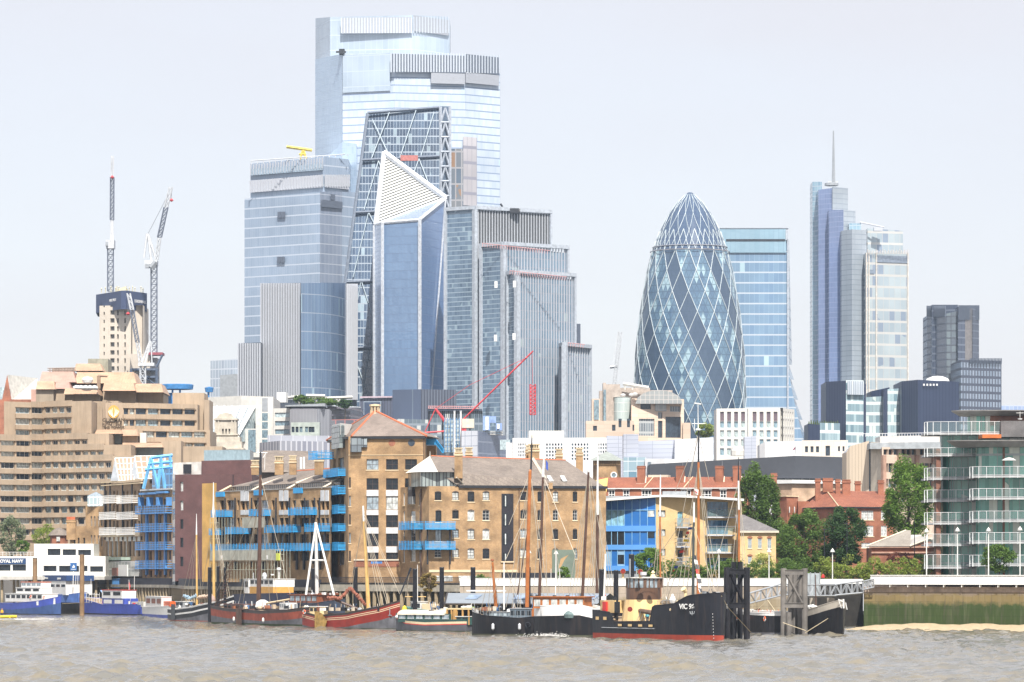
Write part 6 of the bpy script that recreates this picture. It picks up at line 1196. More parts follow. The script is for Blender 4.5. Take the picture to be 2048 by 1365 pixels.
for p, q in zip(gp_[:-1], gp_[1:]): b.poly([(p.x,p.y,zg-.04),(q.x,q.y,zg-.04),(q.x,q.y,zr-.02),(p.x,p.y,zr-.02)])
b.build('glazed_storey', curtain('storey_glass', (.03,.04,.05), (.42,.48,.46), (.02,.02,.03), fh=50, mw=.62, bf=0, mf=.2, rough=.15), t)
b = MB(); b.poly([ring[0],ring[1],ring[2],F.P(F.u(914),zr-.01,.2),F.P(F.u(914),zr-.01,-6)]); b.build('corner_soffit', DARK, t)
FB(FC, (822, 973, 830, 1009, .02, .6), 'black_bay', curtain('black_bay_glass', (.02,.02,.025), (.4,.42,.42), (.015,.015,.02), fh=3.4, mw=.3, bf=.35, mf=.3), t)
# black strip window
b = MB(); F.px(b, 1003, 988, 1026.5, 1123, .01, .1); o_ = b.build('black_strip_window', plain('black_timber', (.02,.018,.025), .5, var=.2), t); b = MB()
for y0, y1 in ((990,1015),(1027,1053),(1066,1091),(1106,1122)): F.px(b, 1006, y0, 1014, y1, .1, .14)
b.build('glass', GD, o_); b = MB()
for y0, y1 in ((990,1015),(1027,1053),(1066,1091),(1106,1122)): F.px(b, 1009.5, y0+2, 1011.5, y1-2, .145, .17)
for i in range(24): F.px(b, 1015, 990+i*5.6, 1026, 990.5+i*5.6, .1, .13, 1)
b.build('curtain_gap', [GC, DKF], o_)
FB(F, (1001, 1123, 1028, 1125.5, .003, .25), 'sill', STC, t)
for x in (843, 1038): b = MB(); (FC if x < 858 else F).px(b, x-.7, 978, x+.7, 1160, 0, .2); b.build('drainpipe', BRW, t)
for y0, y1 in ((1044,1057),(1083,1097)): balcony(F, t, 846, 905, y0, y1, 1.7, BLUEP, 5, posts=2.8); balcony(FC, t, 815, 846, y0, y1, 1.6, BLUEP, 5)
b = MB(); F.px(b, 1104, 1100, 1150, 1166, .01, .12); o_ = b.build('mural_panel', plain('mural_green', (.15,.19,.15), .8, var=.15), t); b = MB(); m_ = [F.at(1116,1140,.13), F.at(1121,1118,.13), F.at(1137,1110,.13), F.at(1128,1121,.13), F.at(1123,1132,.13)]; b.poly(m_); b.build('painted_leaf', plain('mural_tan', (.42,.27,.13), .8), o_)
FB(F, (858, 1140, 1035, 1145, .003, .12), 'plinth_band', STC, t)
for x0, x1 in ((868,905),(917,968)): FB(F, (x0, 1152, x1, 1163, .01, .06), 'basement_window', GC, t)
FB(F, (1003, 1146, 1110, 1158, .01, .5), 'ground_floor_strip', DARK, t)
TGB, nt, b_ = newmat('balcony_glass'); b_.inputs['Base Color'].default_value = (.3,.42,.4,1); b_.inputs['Roughness'].default_value = .05
ms = _n(nt, 'ShaderNodeMixShader'); ms.inputs[0].default_value = .22; nt.links.new(_n(nt, 'ShaderNodeBsdfTransparent').outputs[0], ms.inputs[1]); nt.links.new(b_.outputs[0], ms.inputs[2]); nt.links.new(ms.outputs[0], nt.nodes['Material Output'].inputs[0])
# --- blue glass and yellow brick flats
t = thing('blue_glass_flats', 'modern flats with bright blue glass front, yellow brick wing and curved white roof', 'block of flats', (XX(1310, 712), 712, GZ))
F = Fa(1204, 712, 1312, 710); FY = Fa(1312, 710, 1484, 714); B1 = plain('cobalt_panel', (.02,.14,.42), .3, var=.08); B2c = plain('light_blue_band', (.10,.30,.66), .4, var=.05); B3 = glass('pale_blue_pane', (.22,.42,.52), .1); FRB = plain('pale_blue_frame', (.25,.5,.75), .4)
cols = [1207,1223,1235,1249,1264,1280,1295,1311]
def ry(x): return 1003-(x-1157)*.075 if x < 1316 else 991+max(0, (x-1330))**1.5*.004
b = MB(); F.ub(b, 0, GZ, F.L, F.z(1311, 992), -8, -.3); b.build('core_wall', GREYM, t)
for i in range(7):
    a, c = cols[i], cols[i+1]
    for j, (y0, y1) in enumerate(((ry((a+c)/2)+5,1020),(1021,1052),(1063,1090),(1100,1132))):
        mt = B1
        if j == 1 and i in (0,1,2): mt = B3
        if j == 2 and i in (0,1,2): mt = GD
        if j == 3 and i in (0,2): mt = plain('powder_blue', (.25,.42,.6), .4)
        b = MB(); F.px(b, a+.7, y0, c-.7, y1, -.3, -.1); b.build('glass_panel' if mt in (B3, GD) else 'blue_panel', mt, t)
for x, y0, y1, mt in ((1302,1022,1034,GC),(1302,1064,1076,GD),(1242,1110,1128,GD)): FB(F, (x-6.5, y0, x+6.5, y1, -.09, -.02), 'window', mt, t)
b = MB()
for x in cols: F.px(b, x-.5, ry(x)+4, x+.5, 1140, -.3, .05)
F.px(b, 1204, 1020, 1312, 1021.3, -.3, .06); b.build('mullions', FRB, t)
for y0, y1 in ((1052,1063),(1090,1100),(1132,1142)): FB(F, (1204, y0, 1312, y1, -.2, .15), 'light_blue_band', B2c, t)
# white round column and grey balconies
b = MB(); b.lathe((XX(1178,715), 716, 0), [(1.35, GZ), (1.35, ZZ(1004,715))], 16); b.build('white_drum', plain('white_drum', (.62,.64,.66), .4), t)
b = MB(); b.tube(W(1166,1150,713), W(1166,1010,713), .22, n=8); b.tube(W(1195,1150,713), W(1195,1002,713), .16, n=8); b.build('columns', WHITE, t)
FW = Fa(1160, 722, 1204, 714); b = MB(); FW.ub(b, 0, GZ, FW.L, FW.z(1180, 1005), -5, -1.6); b.build('recessed_wall', plain('recess_navy', (.05,.06,.09), .5), t)
for y0, y1 in ((1038,1052),(1077,1092),(1114,1131)): balcony(FW, t, 1156, 1200, y0, y1, 1.2, GREYM, 3, step=.5, slabm=OFFW)
# yellow wing
hs = [(*FY.rect(x0,y0,x1,y1), nx, k) for x0,y0,x1,y1,nx,k in ((1316,1021,1331,1035,2,'w'),(1316,1059,1331,1073,2,'w'),(1316,1098,1331,1112,2,'w'),(1355,1024,1366,1053,1,'t'),(1355,1062,1366,1092,1,'n'),(1355,1100,1366,1130,1,'n'),(1414,1004,1456,1033,4,'b'),(1414,1041,1456,1069,4,'b'),(1414,1078,1456,1104,4,'b'),(1414,1116,1456,1140,4,'b'))]
zy = FY.z(1400, 1000)
b = MB(); FY.wall(b, 0, FY.L, GZ, zy, [h[:4] for h in hs], .3); FY.shell(b, 0, FY.L, GZ, zy-.02, 14); n = 12
for i in range(n): ua, uc = FY.L*i/n, FY.L*(i+1)/n; xa, xc = 1312+172*i/n, 1312+172*(i+1)/n; b.poly([FY.P(ua,zy), FY.P(uc,zy), FY.P(uc,max(zy+.01,FY.z(xc,ry(xc)+3))), FY.P(ua,max(zy+.01,FY.z(xa,ry(xa)+3)))])
b.build('yellow_wall', brick('bright_yellow_brick', (.62,.44,.21), (.55,.38,.17), (.55,.45,.3), dirt=.12), t)
TG = glass('teal_pane', (.18,.36,.42), .08); BGl = glass('blue_reflect', (.06,.14,.24), .05)
for h in hs: window(FY, t, *h[:4], rec=.28, nx=h[4], nz=1, fr=DKF if h[5] != 'b' else FRB, gl=GC if h[5] == 'w' else TG if h[5] == 't' else random.choice([BGl, BGl, GD]), name='balcony_door' if h[5] in 'tnb' else 'window')
for y0, y1 in ((1038,1054),(1077,1093),(1115,1131)): balcony(FY, t, 1350, 1375, y0, y1, 1.2, GREYM, 2, step=.25, slabm=LGREY)
for y0, y1 in ((1017,1034),(1053,1070),(1089,1105)):
    o = balcony(FY, t, 1410, 1465, y0, y1, 1.5, GREYM, 1, step=1.6, slabm=LGREY); FB(FY, (1412, y0+3, 1463, y1-1, 1.47, 1.5), 'glass_screen', TGB, o)
b = MB()
for i in range(24):
    xa, xc = 1154+i*14, 1154+(i+1)*14; xa = min(xa, 1488); xc = min(xc, 1488)
    if xc <= xa: break
    pa, pc = W(xa, ry(xa), 709), W(xc, ry(xc), 709); b.obox(pa+Vector((0,0,-.3)), pc-pa, (0, 14, 0), (0,0,.38))
b.build('white_curved_roof', WHITE, t)
b = MB(); b.prism([(XX(1326,716),716),(XX(1374,716),716),(XX(1374,716),722),(XX(1326,716),722)], ZZ(995,716), ZZ(983,716)); b.build('rooftop_plant', GREYM, t)
# --- yellow roof tarpaulin
b = MB(); b.poly([W(1188,962,705), W(1216,956,705), W(1213,985,703), W(1203,975,703)]); b.poly([W(1188,962,705), W(1203,975,703), W(1196,972,706)]); solo('yellow_netting', b, plain('netting_yellow', (.7,.5,.15), .7), 'yellow netting hung by the right end of the warehouse roof', 'netting', W(1205, 975, 704))
# --- red tiled terrace
t = thing('red_tiled_terrace', 'long red brick terrace with red tiled roof and chimneys behind the blue glass flats', 'terrace', (XX(1340, 790), 790, GZ)); F = Fa(1192, 792, 1500, 786)
hs = []
for x, w_, nx in ((1217,13,2),(1246,13,2),(1283,20,3),(1362,20,3),(1403,20,3),(1440,13,2)): hs.append((*F.rect(x, 980, x+w_, 999), nx))
b = MB(); F.wall(b, 0, F.L, GZ, F.z(1340,976), [h[:4] for h in hs], .2); F.shell(b, 0, F.L, GZ, F.z(1340,976)-.02, 10); b.build('wall', BRICKR, t)
for h in hs: window(F, t, *h[:4], rec=.1, nx=h[4], nz=2, fr=WHITE, gl=GD, fw=.16, sill=WHITE)
for h in hs: b = MB(); F.ub(b, h[0]-.15, h[3]+.01, h[1]+.15, h[3]+.25, .003, .3); b.build('lintel', WHITE, t)
b = MB(); a, c = F.P(-.3, F.z(1340,976), .4), F.P(F.L, F.z(1340,976), .4); d, e = F.P(F.L, F.z(1340,953.5), -5), F.P(-.3, F.z(1340,953.5), -5); b.poly([a, c, d, e]); b.poly([e, d, F.P(F.L, F.z(1340,976), -10.4), F.P(0, F.z(1340,976), -10.4)]); b.build('roof', TILE, t)
b = MB(); F.ub(b, -.3, F.z(1340,976)-.2, F.L, F.z(1340,976)-.02, 0, .45); b.build('white_gutter', WHITE, t)
for x, y1 in ((1278,967),(1356,968),(1435,968),(1470,968)):
    b = MB(); u = F.u(x); F.ub(b, u-.75, F.z(x, y1), u+.75, F.z(x, 933), -3.6, -2.2); o = b.build('chimney', BRICKR, t); b = MB(); F.ub(b, u-.85, F.z(x,937), u+.85, F.z(x,934.5), -3.7, -2.1); F.ub(b, u-.8, F.z(x,932.9), u+.8, F.z(x,931.5), -3.65, -2.15); b.build('chimney_cap', BRICKR, o); b = MB(); F.ub(b, u-.9, F.z(x,y1+3), u+.8, F.z(x,y1), -2.2, -1.7); q = F.P(u+.85, F.z(x,y1+3), -1.8); b.obox(q, F.t*.25, Vector((.2,1.9,1.75)), (0,0,.12)); b.build('lead_flashing', STONE, o); b = MB(); b.tube(F.P(u+.5, F.z(x,931.4), -3), F.P(u+.5, F.z(x,922), -3), .03, n=4); b.build('aerial', GREYM, o)
b = MB(); F.ub(b, F.u(1287), F.z(1300,953.6), F.u(1327), F.z(1300,949), -9, -5.6); b.build('roof_parapet', STONE, t)
for x in (1289, 1368): b = MB(); b.tube(F.P(F.u(x), F.z(x,976)+.05, .35), F.P(F.u(x+10), F.z(x+10,954)+.1, -4.8), .1, n=4); b.build('party_wall', STC, t)
# --- red brick house right
t = thing('red_brick_house', 'red brick mansion block with hipped red tiled roof and tall chimneys among the trees', 'house', (XX(1690, 760), 760, GZ))
F = Fa(1612, 764, 1682, 752); F2 = Fa(1682, 752, 1790, 760); zE = F.z(1640, 1015); b = MB()
hs = [(*F2.rect(x, y, x+12, y+h),) for x in (1723, 1735, 1762) for y, h in ((1022,18),(1052,21),(1086,10))]
F.wall(b, 0, F.L, GZ, zE); F2.wall(b, 0, F2.L, GZ, zE, hs, .2); F.shell(b, 0, F.L, GZ, zE-.02, 16); b.build('wall', BRICKR, t)
for h in hs: window(F2, t, *h, rec=.15, nx=2, nz=3, fr=WHITE, gl=GC if random.random() < .5 else GB, fw=.1, sill=STC)
b = MB(); A1, A2, A3 = F.P(-.5, zE, .5), F.P(F.L, zE, .5), F2.P(F2.L, zE+.1, .4); T1, T2, T3 = W(1650,978,770), W(1712,983,771), W(1800,983,771)
b.poly([A1, A2, T1]); b.poly([A2, F2.P(F2.u(1740), zE, .45), T2, T1]); b.poly([F2.P(F2.u(1740), zE, .45), A3, T3, T2]); b.poly([A1, T1, W(1640,1015,785)]); b.poly([T1,T2,T3,Vector((A3.x,790,zE)),Vector((A1.x,790,zE))]); b.build('roof', TILE, t)
b = MB(); b.tube(A2+Vector((0,0,.1)), T1+Vector((0,0,.1)), .12, n=4); b.build('hip_tiles', STC, t); b = MB(); F.ub(b, -.5, zE-.25, F.L, zE-.02, 0, .5); F2.ub(b, 0, zE-.25, F2.L, zE-.02, 0, .45); b.build('eaves_gutter', DARK, t)
for x, D, y0, y1, wd in ((1636,764,959,1008,10),(1656,766,958,985,20),(1676,765.5,960,993,9),(1693,766,961,996,16),(1716,775,964,985,11),(1762,768,962,998,11)): chimney(t, x, D, y0, y1, wd, 1.2, BRICKR)
t = thing('red_brick_wing', 'plain red brick wing with flat roof between the poplars and the mansion block', 'building', (XX(1590, 775), 775, GZ)); slab(t, 'wall', BRICKR, [(1552, 778, 993), (1574, 774, 993), (1596, 776, 994)], 10); slab(t, 'wall', BRICKR, [(1596, 774, 1003), (1618, 775, 1003)], 8); b = MB(); Fq = Fa(1574, 773.6, 1618, 774.5); [Fq.px(b, x, 1014, x+1.6, 1026, 0, .1) for x in (1578, 1588)]; b.build('slit_window', GC, t); b = MB(); Fa(1552, 777.8, 1574, 773.9).px(b, 1550, 992, 1574, 994, -.3, .15); Fa(1574, 773.9, 1596, 775.9).px(b, 1574, 992, 1597, 994, -.3, .15); b.build('coping', STC, t)
chimney(t, 1548, 776, 948, 1000, 12, 1.2, BRICKR)
# --- small yellow house
t = thing('small_yellow_house', 'small yellow brick house with grey hipped roof beside the yellow flats', 'house', (XX(1520, 704), 704, GZ)); F = Fa(1480, 704, 1552, 704); hs = []
for x in (1496, 1516, 1535): hs += [(*F.rect(x, 1077, x+7.5, 1097),), (*F.rect(x, 1113, x+7.5, 1128),)]
b = MB(); ze = F.z(1520, 1066); F.wall(b, 0, F.L, GZ, ze, hs, .2); F.shell(b, 0, F.L, GZ, ze, 12); b.build('wall', BRICKG if 0 else brick('bright_yellow_brick'  , (0,0,0), (0,0,0), (0,0,0)), t)
for h in hs: window(F, t, *h, rec=.15, nx=2, nz=3, fr=OFFW, gl=GB, sill=STC)
b = MB()
for h in hs: 
    c = F.P((h[0]+h[1])/2, h[3], .02); b.poly([c+F.t*(.5*math.cos(q))+Vector((0,0,.38*math.sin(q))) for q in np.linspace(0, math.pi, 8)])
b.build('red_arch_heads', BRICKR, t); b = MB(); F.ub(b, -.3, ze, F.L+.5, ze+.35, -.2, .5); b.build('cornice', STONE, t)
b = MB(); a, c = F.P(-.3, ze+.35, .5), F.P(F.L+.5, ze+.35, .5); p = W(1488, 1030, 710); q = W(1470, 1030, 710); b.poly([a, c, p, q]); b.poly([c, F.P(F.L+.5, ze+.35, -12.5), p]); b.build('roof', roofm('grey_slate', (.15,.14,.14), (.19,.18,.175), moss=.15), t)
# --- classical low building
t = thing('low_classical_building', 'low red brick pavilion with shallow grey roof and pediment left of the curved flats', 'building', (XX(1800, 700), 700, GZ)); F = Fa(1743, 702, 1868, 698); ze = F.z(1800, 1096); b = MB(); F.wall(b, 0, F.L, GZ, ze, [], .1); F.shell(b, 0, F.L, GZ, ze, 10); b.build('wall', BRICKR, t)
b = MB(); F.ub(b, -.3, ze, F.L, ze+.25, -.2, .5); F.px(b, 1744, 1104, 1868, 1107, 0, .3); b.build('stone_bands', plain('pink_stone', (.5,.3,.22), .8), t)
b = MB(); a, c, d, e = F.P(-.8, ze+.25, .6), F.P(F.u(1822), ze+.25, .6), W(1822,1061,709), W(1812,1061,709); b.poly([a, c, d, e]); b.build('roof', roofm('pale_grey_roof', (.28,.25,.21), (.32,.29,.25), moss=.2), t); b = MB(); b.poly([W(1775,1085,704.6), W(1822,1085,704.6), W(1845,1070,708), W(1797,1070,708)]); b.build('white_roof_light', plain('roof_light_grey', (.5,.48,.45), .5), t)
b = MB(); p0, p1, p2 = F.P(F.u(1822), ze+.25, .5), F.P(F.u(1895), ze+.25, .5), F.P(F.u(1862), F.z(1860,1078), .5); b.tube(p0, p2, .25, n=4); b.tube(p2, p1, .25, n=4); b.build('pediment_frame', STONE, t); b = MB(); b.poly([p0+Vector((0,.1,0)), p1+Vector((0,.1,0)), p2+Vector((0,.1,0))]); b.build('pediment_wall', BRICKR, t); b = MB(); b.poly([p0+Vector((0,.1,.1)), p2+Vector((0,.1,.1)), p2+Vector((-1,9,.6)), p0+Vector((-1,9,.8))]); b.build('side_roof', plain('roof_light_grey', ()), t)
b = MB(); b.tube(a+Vector((0,-.05,.05)), e, .15, n=4); b.build('verge', STONE, t)
# --- curved waterside flats
t = thing('curved_balcony_flats', 'curved green glass flats with wraparound white balconies and wing-like roofs at far right', 'block of flats', (XX(1985, 668), 668, GZ))
CG = curtain('aqua_glass', (.05,.21,.17), (.15,.42,.34), (.32,.36,.36), fh=3.6, mw=1.15, bf=.10, mf=.09, mull=(.25,.27,.27), lit=(.5,.55,.48), litp=.16, rough=.08, big=.2)
SLB = plain('slab_grey', (.42,.43,.43), .6); RL = plain('rail_silver', (.68,.7,.7), .35); LV = [(845,867),(897,910),(937,957),(981,1001),(1026,1046),(1069,1089),(1110,1134)]
def arcpts(x0, y0, x1, bulge, n=14):
    """plan curve: rounded nose on the left, then nearly straight to the right; columns and distances"""
    return None
def plan(xl, Dn, xr=2140, inset=0.):
    pts = []
    X0 = XX(xl, Dn)
    R_ = 2.6
    for i in range(7): a = math.pi+math.pi/2*i/6; pts.append((X0+R_+inset+(R_)*math.cos(a), Dn+R_+inset+R_*math.sin(a)))
    Xr = XX(xr, Dn)
    for i in range(1, 9): s = i/8; pts.append((X0+R_+inset+(Xr-X0-R_)*s, Dn+inset+.9*math.sin(s*math.pi)*-1.0))
    return pts
def loftwall(mb, pts, z0, z1, m=0):
    for p, q in zip(pts[:-1], pts[1:]): mb.poly([(p[0],p[1],z0),(q[0],q[1],z0),(q[0],q[1],z1),(p[0],p[1],z1)], m)
def ring_balcony(pts, z, h, root, name='balcony'):
    b = MB(); back = [(pts[-1][0], pts[-1][1]+9), (pts[0][0], pts[-1][1]+9)]; b.prism(pts+back, z-.32, z); o = b.build(name, SLB, root)
    r = MB(); g = MB(); dist = 0; nxt = 0
    for p, q in zip(pts[:-1], pts[1:]):
        P_, Q_ = Vector((*p, 0)), Vector((*q, 0)); d = (Q_-P_); L = d.length; d.normalize(); nn = Vector((d.y, -d.x, 0))
        r.tube(P_+Vector((0,0,z+h)), Q_+Vector((0,0,z+h)), .04, n=4); r.tube(P_+Vector((0,0,z+.12)), Q_+Vector((0,0,z+.12)), .035, n=4)
        g.poly([P_+nn*-.06+Vector((0,0,z+.15)), Q_+nn*-.06+Vector((0,0,z+.15)), Q_+nn*-.06+Vector((0,0,z+h-.05)), P_+nn*-.06+Vector((0,0,z+h-.05))])
        while nxt < dist+L: c = P_+d*(nxt-dist); r.obox(c+Vector((0,0,z-.4)), d*.07, nn*.14, (0,0,h+.42)); nxt += 1.28
        dist += L
    r.build('railing', RL, o); g.build('glass_screen', TGB, o); return o
DA, DB = 672, 663
wa = plan(1886, DA, inset=0); wbn = plan(1962, DB)
b = MB(); loftwall(b, plan(1884, DA), GZ, ZZ(870, DA)); b.build('rear_wing_glass', CG, t); b = MB(); loftwall(b, plan(1955, DB+1.6), GZ, ZZ(893, DB)); b.build('front_wing_glass', CG, t)
for x in (1880, 2005, 2070): b = MB(); b.box(XX(x, DB+1.4), DB+1.2-(0 if x > 1990 else -6), GZ, XX(x+9, DB+1.4), DB+3+(8 if x < 1990 else 0), ZZ(895, DB)); b.build('cedar_panel', plain('cedar', (.21,.09,.055), .6, var=.2), t)
for i, (y0, y1) in enumerate(LV):
    z = ZZ(y1, DA); ring_balcony(plan(1853, DA-2.4, 2040 if i < 1 else 1990), z, ZZ(y0, DA)-z, t)
    if i >= 2: z = ZZ(y1-2, DB-2); ring_balcony(plan(1944, DB-2.6), z+.25, 1.5, t)
for y0, y1 in ((960,981),(1005,1026),(1047,1069),(917,937),(1091,1110)): b = MB(); b.poly([W(1862,y1-2,DA-1), W(1883,y1-2,DA-1), W(1883,y0-6,DA-1), W(1866,y0+8,DA-1)]); b.build('glass_divider', TGB, t)
def wingroof(xl, Dn, y, xr, th=.75):
    b = MB(); pts = plan(xl, Dn, xr); zt = ZZ(y, Dn)
    n_ = len(pts); inn = [(x+1.6, yy+1.8) for x, yy in pts]
    bk = [(pts[-1][0], pts[-1][1]+10), (pts[0][0]+3, pts[-1][1]+10)]
    for i in range(n_-1): b.poly([(*pts[i], zt-.12), (*pts[i+1], zt-.12), (*inn[i+1], zt-.12-th), (*inn[i], zt-.12-th)]); b.poly([(*pts[i], zt-.12), (*pts[i+1], zt-.12), (*pts[i+1], zt+.03), (*pts[i], zt+.03)])
    b.poly([(*p, zt+.03) for p in pts+bk]); b.poly([(*p, zt-.12-th) for p in inn+[(bk[0][0], bk[0][1]), (bk[1][0]+1.6, bk[1][1])]]); b.build('wing_roof', plain('lead_soffit', (.20,.19,.18), .45), t)
wingroof(1906, DA+1, 821, 2090); wingroof(1897, DB-3, 881, 2140, .9)
b = MB(); loftwall(b, plan(1938, DA+4, 2060), ZZ(868, DA), ZZ(829, DA)); b.build('penthouse_glass', CG, t); b = MB(); b.box(XX(1981,DA+3), DA+3, ZZ(850,DA), XX(2100,DA+3), DA+10, ZZ(829,DA)); b.build('cedar_panel', plain('cedar', ()), t)
b = MB(); b.box(XX(2002,DA-4.2), DA-4.2, ZZ(876,DA), XX(2140,DA-4), DA+6, ZZ(844,DA)); b.build('grey_brick_wall', brick('grey_brick', (.15,.14,.14), (.11,.105,.105), (.2,.2,.2)), t); b = MB(); b.box(XX(1965,DB), DB+.2, ZZ(876.5,DB), XX(2003,DB), DB+6, ZZ(869,DB)); b.build('orange_panel', plain('orange_panel', (.5,.14,.03), .5), t)
b = MB(); c = W(2018, 917, DB-1.4); b.lathe(c, [(1.25,-.35),(.7,0),(.05,.2)], 10); b.build('parasol_canopy', WHITE, t); b = MB(); b.tube(c, c-Vector((0,0,2)), .04); b.build('parasol_pole', GREYM, t)
b = MB(); c = W(2040, 836, DA-3); b.lathe(c+Vector((0,0,-.4)), [(0,0),(.35,.1),(.42,.3)], 10); b.tube(c, c+Vector((0,0,1)), .04); b.tube(c+Vector((-.6,0,.8)), c+Vector((.6,0,.8)), .04); b.build('aerial', WHITE, t)
# ---------------- trees and planting ----------------
LF = {'mid': leafm('leaf_mid', (.06,.12,.02), (.13,.21,.045)), 'dark': leafm('leaf_dark', (.025,.065,.018), (.06,.12,.035)), 'yel': leafm('leaf_yellow', (.42,.42,.12), (.6,.58,.24)), 'lime': leafm('leaf_lime', (.16,.22,.03), (.28,.34,.07)), 'red': leafm('leaf_red', (.10,.025,.02), (.16,.05,.03)), 'br': leafm('leaf_bright', (.08,.17,.02), (.16,.26,.045)), 'dry': leafm('leaf_dry', (.22,.15,.04), (.3,.23,.08)), 'grey': leafm('leaf_grey', (.12,.16,.09), (.22,.26,.15))}
BARK = plain('bark', (.10,.075,.05), .9, var=.3)
def crown(mb, c, rx, ry_, rz, n, leaf, shape='oval', seed=0, ncl=46):
    rnd = random.Random(seed); cl = []
    for i in range(ncl):
        a = rnd.uniform(0, 6.283); z = rnd.uniform(-1, 1); rr = math.sqrt(1-z*z)*(rnd.uniform(.35, 1)**.5)
        if shape == 'poplar': w_ = (1-abs(z)**1.7)*.95+.08; cl.append((rr and math.cos(a)*w_*rnd.uniform(.1,.9), math.sin(a)*w_*rnd.uniform(.1,.9), z, rnd.uniform(.16,.3)))
        else: cl.append((math.cos(a)*rr*.88, math.sin(a)*rr*.88, z*rnd.uniform(.7,.95), rnd.uniform(.16,.36)))
    for i in range(n):
        k = cl[rnd.randrange(ncl)]; u = [rnd.gauss(0, 1) for _ in range(3)]; L = math.sqrt(sum(q*q for q in u)) or 1; r = k[3]*rnd.uniform(.6, 1.1)
        p = Vector((c[0]+rx*(k[0]+r*u[0]/L), c[1]+ry_*(k[1]+r*u[1]/L), c[2]+rz*(k[2]+r*.8*u[2]/L)))
        s = leaf*rnd.uniform(.6, 1.3); a = Vector((rnd.gauss(0,1), rnd.gauss(0,1), rnd.gauss(0,.6))).normalized()*s; b_ = Vector((rnd.gauss(0,1), rnd.gauss(0,1), rnd.gauss(0,.6))).normalized()*s*.7
        mb.v += [tuple(p-a*.5), tuple(p+b_*.5), tuple(p+a*.5), tuple(p-b_*.5)]; n_ = len(mb.v); mb.f.append((n_-4, n_-3, n_-2, n_-1)); mb.m.append(0)
def tree(x, D, y0, y1, wpx, leaf, label, name='broadleaf_tree', shape='oval', n=5200, cat='tree', trunk=True, base=GZ, ls=.42, group=None, seed=None):
    X = XX(x, D); zt, zb_ = ZZ(y0, D), ZZ(y1, D); rx = wpx/2*D/FPX; t = thing(name, label, cat, (X, D, base), group); c = (X, D, (zt+zb_)/2); sd = int(x)+(seed or 0)
    b = MB(); crown(b, c, rx, rx*.9, (zt-zb_)/2, n, ls, shape, sd, 60 if n > 3000 else 26)
    rnd = random.Random(sd); tr = MB(); h = (zt-base); r = max(.12, h*.022); top = Vector((X, D, base+h*.75)); tr.tube((X, D, base-.1), (X+.1, D, base+h*.35), r, r*.75, 7); tr.tube((X+.1, D, base+h*.35), top, r*.75, r*.2, 6)
    for i in range(9): a = i*2.4+rnd.random(); s = rnd.uniform(.3, .7); p = Vector((X+.1, D, base+h*s)); tr.tube(p, (X+rx*.7*math.cos(a), D+rx*.7*math.sin(a), base+h*min(.93, s+.22)), r*.4, r*.1, 5)
    tr.build('trunk', BARK, t); o = b.build('crown', LF[leaf], t); return t
tree(1504, 735, 933, 1085, 64, 'mid', 'left and taller of the two upright poplars behind the small yellow house', 'poplar_tree', n=13000)
tree(1535, 737, 944, 1085, 52, 'mid', 'right poplar leaning over the roof of the small yellow house', 'poplar_tree', n=11000)
tree(1563, 725, 1040, 1120, 60, 'mid', 'low leafy tree at the foot of the poplars', n=3800)
tree(1608, 716, 1017, 1156, 112, 'mid', 'broad mid green tree between the yellow house and the dark tree', n=17000)
tree(1692, 712, 1016, 1138, 92, 'dark', 'dense round dark green tree in front of the red brick mansion', n=17000)
tree(1816, 722, 919, 1086, 108, 'br', 'tall bright green tree left of the curved flats', n=22000)
tree(1998, 655, 1090, 1146, 72, 'mid', 'bushy tree behind the white balustrade below the curved flats', n=4200)
tree(22, 905, 1034, 1112, 62, 'grey', 'silvery green birch at the far left edge', n=5200, name='birch_tree')
tree(92, 925, 1048, 1098, 60, 'lime', 'pale green tree beside the round pavilion', n=3400)
tree(45, 900, 1080, 1108, 30, 'br', 'small bright bush behind the pier railing at left', n=1500, name='garden_bush', cat='bush')
tree(1300, 700, 1096, 1160, 62, 'br', 'bushy young tree in front of the blue glass flats', n=5200)
tree(1525, 690, 1108, 1160, 52, 'yel', 'yellow variegated shrub below the small yellow house', n=4200, name='variegated_shrub', cat='shrub', ls=.34)
tree(1458, 692, 1118, 1162, 46, 'mid', 'dark shrub below the right balconies of the yellow flats', n=3000, name='garden_bush', cat='bush')
tree(1395, 690, 1135, 1163, 60, 'lime', 'low lime bush by the parapet below the yellow flats', n=2800, name='garden_bush', cat='bush')
tree(1352, 688, 1138, 1164, 48, 'mid', 'low green bush by the parapet left of the lime bush', n=2200, name='garden_bush', cat='bush')
tree(1572, 694, 1118, 1156, 44, 'mid', 'green bush right of the variegated shrub', n=2600, name='garden_bush', cat='bush')
tree(857, 674, 1146, 1185, 36, 'dry', 'straggly brown green bush on the quay between the black piles', n=2600, name='quay_bush', cat='bush', base=5)
tree(963, 676, 1152, 1184, 46, 'mid', 'green bush on the quay right of the black pile', n=2600, name='quay_bush', cat='bush', base=5)
tree(1128, 674, 1135, 1164, 26, 'br', 'small green climber below the painted panel', n=1200, name='garden_bush', cat='bush')
tree(1408, 1320, 846, 874, 44, 'lime', 'far trees glimpsed at the foot of the rounded tower', n=1600, ls=.9, base=20)
b = MB()
for i in range(44): s = i/43; crown(b, (XX(1640+s*212, 690), 690-s*16, GZ+1.7+.5*math.sin(i*1.3)), 1.7, 1.7, 2.1+.5*math.sin(i*.7), 650, .3, 'oval', i, 12)
tag(b.build('clipped_hedge', LF['lime'], loc=(XX(1745, 682), 682, GZ)), 'long pale green hedge above the gangway and left of the balustrade', 'hedge')
b = MB()
for i in range(46): s = i/45; crown(b, (XX(1330+s*280, 684), 684-(i % 3), GZ+1.5+.6*math.sin(i*1.7)), 1.6, 1.3, 2.0+.8*math.sin(i*.9), 520, .3, 'oval', i+90, 12)
